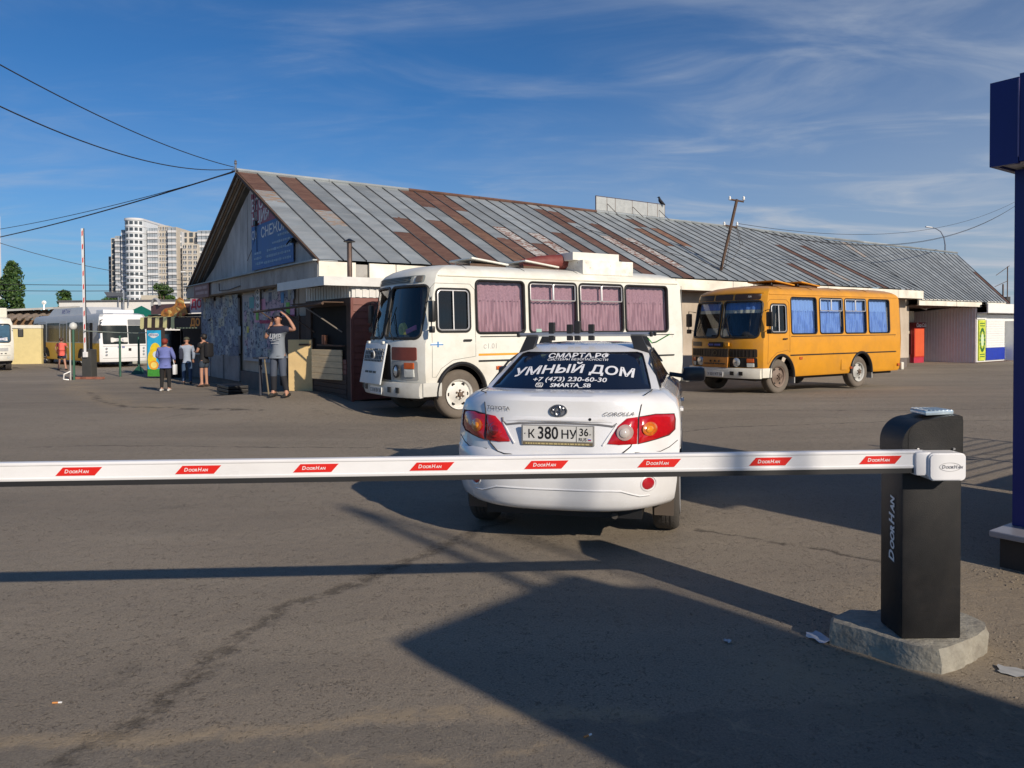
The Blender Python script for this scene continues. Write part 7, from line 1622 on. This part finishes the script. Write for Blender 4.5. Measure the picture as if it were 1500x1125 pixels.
def person(label, loc, yaw, hgt, arms, legs, top, bottom, shorts=False, sleeves='short', hair=None, cap=None, shoes=None, extra=None, lean=0.0, stout=1.0, headturn=0, split=None):
    """local +y is where the person looks; arms/legs: dict side -> elbow, wrist / knee, ankle"""
    k = hgt/1.75; o = thing('person', label, 'person', loc, yaw); o.scale = (k, k, k)
    J = {'pelvis': (0, 0, .95), 'waist': (0, lean*.3, 1.10), 'chest': (0, lean*.7, 1.30), 'neckb': (0, lean, 1.46), 'neck': (0, lean+.01, 1.52), 'jaw': (0, lean+.035, 1.575), 'head': (0, lean+.02, 1.65), 'crown': (0, lean+.005, 1.715)}
    rd = {'pelvis': (.128*stout, .108*stout), 'waist': (.120*stout, .100*stout), 'chest': (.150*stout, .115*stout), 'neckb': (.10, .075), 'neck': .052, 'jaw': (.062, .075), 'head': (.078, .095), 'crown': (.055, .065)}
    E = [('pelvis', 'waist'), ('waist', 'chest'), ('chest', 'neckb'), ('neckb', 'neck'), ('neck', 'jaw'), ('jaw', 'head'), ('head', 'crown')]
    for s_, sg in (('l', -1), ('r', 1)):
        el, wr, hd = arms[s_]; kn, an = legs[s_]
        J['sh'+s_] = (sg*.185, lean*.9, 1.42); J['el'+s_] = el; J['wr'+s_] = wr; J['ha'+s_] = hd
        J['hip'+s_] = (sg*.095, 0, .90); J['kn'+s_] = kn; J['an'+s_] = an; J['toe'+s_] = (an[0]*1.1, an[1]+.14, .035); J['heel'+s_] = (an[0], an[1]-.05, .04)
        rd.update({'sh'+s_: .062, 'el'+s_: .045, 'wr'+s_: .030, 'ha'+s_: (.042, .022), 'hip'+s_: .098*stout, 'kn'+s_: .062, 'an'+s_: .042, 'toe'+s_: (.042, .03), 'heel'+s_: .035})
        E += [('neckb', 'sh'+s_), ('sh'+s_, 'el'+s_), ('el'+s_, 'wr'+s_), ('wr'+s_, 'ha'+s_), ('pelvis', 'hip'+s_), ('hip'+s_, 'kn'+s_), ('kn'+s_, 'an'+s_), ('an'+s_, 'toe'+s_), ('an'+s_, 'heel'+s_)]
        d = (Vector(hd)-Vector(wr)).normalized(); sd_ = d.cross(Vector((0, 0, 1))).normalized() if abs(d.z) < .95 else Vector((1, 0, 0))
        for fi in range(4):
            nm = 'f%d%s' % (fi, s_); off = sd_*(fi-1.5)*.02
            J[nm] = tuple(Vector(hd)+off+d*(.055+.012*(1.5-abs(fi-1.5)))); rd[nm] = .009; E.append(('ha'+s_, nm))
        J['th'+s_] = tuple(Vector(wr)+(d*.06-sd_*.045)); rd['th'+s_] = .011; E.append(('wr'+s_, 'th'+s_))
    rb_ = dict(rd); rb_.update({'pelvis': .085, 'waist': .085, 'chest': (.12, .09), 'hipl': .072, 'hipr': .072})
    body = skin_mesh('body', J, E, rb_, skin_m, o, 'pelvis')
    J['hem'] = (0, 0, .86); rd['hem'] = .100*stout; E.append(('pelvis', 'hem'))
    def sub(names, grow, mat, nm, root='pelvis', cut=None):
        J2 = {n_: J[n_] for n_ in names}; 
        if cut:
            for c_, (a, b, t) in cut.items(): J2[c_] = tuple(Vector(J[a]).lerp(Vector(J[b]), t)); 
        r2 = {}
        for n_ in J2:
            base = rd.get(n_) or (rd[cut[n_][0]] if not isinstance(rd[cut[n_][0]], tuple) else rd[cut[n_][0]][0])
            r2[n_] = tuple(q+grow for q in base) if isinstance(base, tuple) else base+grow
        E2 = [(a, b) for a, b in E if a in J2 and b in J2]
        if cut: E2 += [(a, c_) for c_, (a, b, t) in cut.items()]
        return skin_mesh(nm, J2, E2, r2, mat, o, root)
    shn = ['hem', 'pelvis', 'waist', 'chest', 'neckb', 'shl', 'shr']; cut = None
    if sleeves == 'long': shn += ['ell', 'elr', 'wrl', 'wrr']; sh = sub(shn, .022, top, 'jacket', cut={'nk': ('neckb', 'neck', .25)})
    elif sleeves == 'short': cut = {'sl': ('shl', 'ell', .62), 'sr': ('shr', 'elr', .62)}; cut['nk'] = ('neckb', 'neck', .25); sh = sub(shn, .024, top, 'shirt', cut=cut)
    rd_p = rd['pelvis']; rd['pelvis'] = (.118*stout, .100*stout)
    tn = ['pelvis', 'hipl', 'hipr']
    if shorts: tr = sub(tn, .012, bottom, 'shorts', cut={'wb': ('pelvis', 'waist', .2), 'cl': ('hipl', 'knl', .72), 'cr': ('hipr', 'knr', .72)})
    else: tr = sub(tn+['knl', 'knr', 'anl', 'anr'], .014, bottom, 'trousers', cut={'wb': ('pelvis', 'waist', .2)})
    sm = shoes or M('dark_shoe', (.03, .03, .03), .6)
    for s_ in 'lr':
        a = Vector(J['an'+s_]); m = MB(); m.tube([(a.x, a.y-.09, .045), (a.x, a.y-.02, .055), (a.x, a.y+.08, .045), (a.x*1.05, a.y+.18, .032)], [.035, .048, .046, .028], 8); m.out('shoe', sm, o, 60)
    hx = J['head']
    if hair:
        m = MB(); m.tube([(0, hx[1]-.055, hx[2]-.075), (0, hx[1]-.045, hx[2]-.02), (0, hx[1]-.02, hx[2]+.045), (0, hx[1]-.0, hx[2]+.088), (0, hx[1]+.0, hx[2]+.12)], [.060, .094, .104, .075, .02], 14); m.out('hair', hair, o, 70)
    if cap:
        m = MB(); m.tube([(0, hx[1], hx[2]+.03), (0, hx[1], hx[2]+.08), (0, hx[1], hx[2]+.115), (0, hx[1], hx[2]+.13)], [.106, .103, .07, .02], 14); cp = m.out('cap', cap, o, 60)
        m = MB(); m.box((0, hx[1]+.135, hx[2]+.038), (.14, .13, .012), rot=Matrix.Rotation(R(-12), 4, 'X'), bev=.004); m.out('cap_peak', cap, cp)
    # face
    m = MB(); m.tube([(0, hx[1]+.092, hx[2]+.0), (0, hx[1]+.112, hx[2]-.035)], [.008, .014], 6); m.out('nose', skin_m, body, 60)
    for sx in (-1, 1):
        m = MB(); m.box((sx*.03, hx[1]+.088, hx[2]-.0), (.022, .008, .009), bev=.003); m.out('eye', M('eye_dark', (.03, .02, .02), .3), body)
        m = MB(); m.box((sx*.080, hx[1], hx[2]-.02), (.014, .03, .05), bev=.006); m.out('ear', skin_m, body)
    m = MB(); m.box((0, hx[1]+.084, hx[2]-.062), (.042, .008, .008), bev=.002); m.out('mouth', M('lip', (.28, .10, .08), .6), body)
    if split:
        for ob_, zz, mt, up in ((sh, split[0], split[1], True), (tr, split[2], split[3], False)):
            ob_.data.materials.append(mt)
            for p in ob_.data.polygons:
                if (p.center.z > zz) == up: p.material_index = 1
    if extra: extra(o, J)
    return o
stand = {'l': ((-.11, .02, .49), (-.12, 0, .08)), 'r': ((.11, .02, .49), (.12, 0, .08))}
navy_grey = M('grey_tshirt', (.19, .22, .26), .85, var=.08, bump=.3, bscale=12)
def man_extra(o, J):
    wl = M('faded_white_print', (.45, .47, .5), .8)
    text('ЦИР', .13, wl, o, frame_mx((0, .136, 1.26), (-1, 0, 0), (0, 0, 1)), bold=.004, shear=.2)
    m = MB(); m.tube([(.10, .137, 1.17), (0, .139, 1.18), (-.11, .135, 1.21)], .006, 4); m.box((0, .136, 1.12), (.18, .004, .01)); m.out('shirt_print', wl, o)
    m = MB(); m.box((.115, .035, 1.62), (.012, .05, .12)); m.out('phone', black_plastic, o)
gz_ = lambda x, y: g(x, y)
mx_, my_ = -5.10, 16.55
man = person('man in cap and grey print t shirt, one arm raised, beside the kiosk', (mx_, my_, gz_(mx_, my_)+.0), R(180-14), 1.83,
       {'r': ((.30, .02, 1.22), (.145, .05, 1.50), (.115, .05, 1.58)), 'l': ((-.42, .06, 1.40), (-.27, .08, 1.66), (-.17, .10, 1.74))}, {'l': ((-.12, .05, .50), (-.20, .02, .08)), 'r': ((.10, .04, .50), (.12, .0, .08))},
       navy_grey, M('slate_trousers', (.06, .075, .11), .8, var=.1, bump=.4, bscale=14), cap=M('navy_cap', (.025, .03, .055), .8), extra=man_extra, split=(1.335, M('navy_cloth', (.02, .025, .05), .85), .44, M('dark_knee_cloth', (.015, .016, .022), .85)))
wx_, wy_ = -10.45, 22.8
def woman_extra(o, J):
    m = MB(); m.box((.30, .05, .72), (.10, .20, .34), bev=.03); m.tube([(.28, .05, .88), (.25, .05, 1.02), (.24, .06, 1.05)], .012, 5); m.out('shopping_bag', M('white_plastic_bag', (.62, .64, .66), .5, var=.1), o, 40)
person('woman with short red hair in a blue cardigan and black trousers, seen from behind', (wx_, wy_, gz_(wx_, wy_)), R(6), 1.58,
       {'l': ((-.27, .03, 1.16), (-.24, .22, 1.10), (-.20, .28, 1.10)), 'r': ((.28, .02, 1.15), (.25, .14, 1.04), (.24, .18, .98))}, stand,
       M('periwinkle_knit', (.14, .17, .42), .9, var=.1, bump=.4, bscale=40), M('black_trousers', (.012, .012, .014), .85), sleeves='long', hair=M('dyed_red_hair', (.20, .025, .015), .7, var=.3, scale=30), shoes=M('white_shoe', (.6, .58, .55), .6), stout=1.28, extra=woman_extra)
bx_, by_ = -10.25, 25.2
def pack(o, J):
    m = MB(); m.box((0, -.20, 1.22), (.30, .17, .46), bev=.06); m.out('backpack', M('black_backpack', (.012, .012, .015), .7), o, 40)
    m = MB(); m.box((.05, .36, 1.19), (.07, .02, .13), bev=.004); m.out('phone', black_plastic, o)
person('dark haired person in black t shirt and shorts with a backpack looking at a phone', (bx_, by_, gz_(bx_, by_)), R(72), 1.76,
       {'l': ((-.20, .10, 1.17), (-.06, .30, 1.16), (-.0, .36, 1.18)), 'r': ((.21, .10, 1.17), (.10, .30, 1.15), (.05, .35, 1.16))}, stand,
       M('black_tshirt', (.012, .012, .014), .85), M('dark_denim', (.03, .045, .07), .85), shorts=True, hair=M('black_hair', (.012, .01, .01), .6), shoes=M('sandal', (.06, .04, .03), .7), extra=pack)
sx_, sy_ = -11.55, 26.9
def strap(o, J):
    m = MB(); m.box((-.2, -.03, 1.15), (.14, .2, .42), bev=.06); m.out('dark_jacket_over_arm', M('navy_cloth', (0, 0, 0)), o, 40)
person('man in pale blue shirt and blue jeans waiting in the shade of the snack stall', (sx_, sy_, gz_(sx_, sy_)), R(25), 1.66,
       {'l': ((-.22, .06, 1.16), (-.16, .24, 1.12), (-.12, .30, 1.12)), 'r': ((.24, .03, 1.14), (.22, .10, .92), (.22, .13, .86))}, stand,
       M('pale_blue_shirt', (.28, .33, .42), .85), M('blue_jeans', (.05, .09, .17), .85), sleeves='long', cap=M('olive_cap', (.06, .06, .04), .8), extra=strap)
rx_, ry_ = -22.6, 38.0
person('person in coral red t shirt and dark shorts beside the yellow city bus side', (rx_, ry_, gz_(rx_, ry_)), R(10), 1.62,
       {'l': ((-.30, .0, 1.18), (-.24, .05, 1.0), (-.24, .08, .94)), 'r': ((.27, .12, 1.20), (.20, .26, 1.22), (.16, .30, 1.24))}, {'l': ((-.13, .03, .49), (-.17, 0, .08)), 'r': ((.14, .03, .49), (.21, 0, .08))},
       M('coral_tshirt', (.75, .13, .10), .85), M('dark_navy_shorts', (.02, .025, .05), .85), shorts=True, hair=M('brown_hair', (.06, .03, .02), .6), stout=1.15)

# bar table and crate near the man
def small_things():
    x, y = -5.62, 16.9; o = thing('bar_table', 'tall narrow dark stand up table left of the man in the cap', 'table', (x, y, g(x, y)), BRZ)
    dk = M('dark_blue_metal', (.02, .025, .045), .5)
    m = MB(); m.box2((-.14, -.34, .82), (.14, .1, .86), bev=.008); m.out('table_top', dk, o); m = MB(); m.box2((-.03, -.03, 0), (.03, .03, .82)); m.out('leg', dk, o)
    m = MB(); m.tube([(0, -.30, .82), (.05, -.42, .0)], .016, 5); m.out('leg', M('worn_wood_leg', (.20, .16, .10), .8), o)
    x, y = -7.25, 19.6; o = thing('low_crate', 'low black crate on the pavement by the gable wall', 'crate', (x, y, g(x, y)), BRZ)
    for k in range(3): m = MB(); m.box2((-.25, -.55, .01+k*.09), (.25, .55, .085+k*.09), bev=.01); m.out('crate_slat', black_plastic, o)
    # litter
    def scrap(nm, label, x, y, s_, mt, rz=0, z=0):
        V = []; n = 5
        for j in range(n+1):
            for i in range(n+1):
                V.append(((i/n-.5)*s_[0]+rnd.uniform(-.01, .01), (j/n-.5)*s_[1]+rnd.uniform(-.01, .01), .004+rnd.uniform(0, s_[2])))
        F = [(j*(n+1)+i, j*(n+1)+i+1, (j+1)*(n+1)+i+1, (j+1)*(n+1)+i) for j in range(n) for i in range(n)]
        ob = mkmesh(nm, V, F, mt, None, 30); ob.location = (x, y, g(x, y)+z); ob.rotation_euler = (0, 0, rz); props(ob, label, 'litter')
    pap = M('litter_paper', (.55, .56, .60), .8, var=.15)
    scrap('paper_scrap', 'crumpled white paper on the asphalt left of the concrete pad', 1.62, 3.98, (.10, .13, .018), pap, .5)
    scrap('plastic_wrapper', 'flat pale plastic wrapper on the sand right of the concrete pad', 2.40, 3.56, (.17, .09, .010), M('dull_plastic_film', (.42, .42, .40), .35, var=.15), -.5)
    scrap('paper_scrap', 'small crumpled paper lying in the canopy shadow mid foreground', 1.12, 3.95, (.03, .03, .012), pap, .2)
    for x, y, a, lb, c in ((-2.05, 3.33, .1, 'orange tipped cigarette end at the lower left', (.6, .25, .07)), (.28, 3.02, .6, 'brown cigarette end near the lower middle edge', (.5, .2, .06))):
        o = thing('cigarette_end', lb, 'litter', (x, y, .006), a); m = MB(); m.tube([(0, 0, 0), (.025, 0, 0)], .004, 6); m.out('filter', M('filter_%.2f' % c[0], c, .8), o); m = MB(); m.tube([(.025, 0, 0), (.04, 0, 0)], .004, 6); m.out('paper', white_print, o)
    # loose stones, one mass
    m = MB(); st = random.Random(3)
    def stone(x, y, r_):
        b = len(m.v); z = g(x, y)
        pts = [(1, 0, 0), (-1, 0, 0), (0, 1, 0), (0, -1, 0), (0, 0, 1), (0, 0, -.4)]
        a = st.uniform(0, 6); ca, sa = math.cos(a), math.sin(a)
        V = [((p[0]*ca-p[1]*sa)*r_*st.uniform(.7, 1.2)+x, (p[0]*sa+p[1]*ca)*r_*st.uniform(.7, 1.2)+y, z+p[2]*r_*.6+r_*.1) for p in pts]
        m.add(V, [(0, 2, 4), (2, 1, 4), (1, 3, 4), (3, 0, 4), (2, 0, 5), (1, 2, 5), (3, 1, 5), (0, 3, 5)])
    for _ in range(420):   # around the pad
        a = st.uniform(0, 6.28); d = st.uniform(.36, .62)*(1 if st.random() < .6 else st.uniform(1, 2)); stone(2.1+d*math.cos(a)*1.1, 3.80+d*math.sin(a)*.9, st.uniform(.003, .010))
    for _ in range(700): stone(st.uniform(-2.6, 4.2), 2.6+st.random()**1.5*4.5, st.uniform(.0018, .0055))
    for _ in range(260): stone(3.25+st.uniform(-.15, .6), 4.85+st.uniform(-.4, .3), st.uniform(.004, .014))
    for _ in range(260):
        t = st.random(); P = [(-16.5, 28.6), (-14.2, 24.6), (-10.6, 19.6), (-8.6, 17.0), (-6.6, 15.3)]; i = min(3, int(t*4)); q = t*4-i
        stone(P[i][0]+(P[i+1][0]-P[i][0])*q+st.gauss(0, .25), P[i][1]+(P[i+1][1]-P[i][1])*q+st.gauss(0, .35), st.uniform(.006, .015))
    ob = m.out('gravel', M('gravel_stone', (.20, .165, .125), .9, var=.3, scale=20)); props(ob, 'loose grit and pebbles scattered over the asphalt', 'gravel', kind='stuff')
small_things()
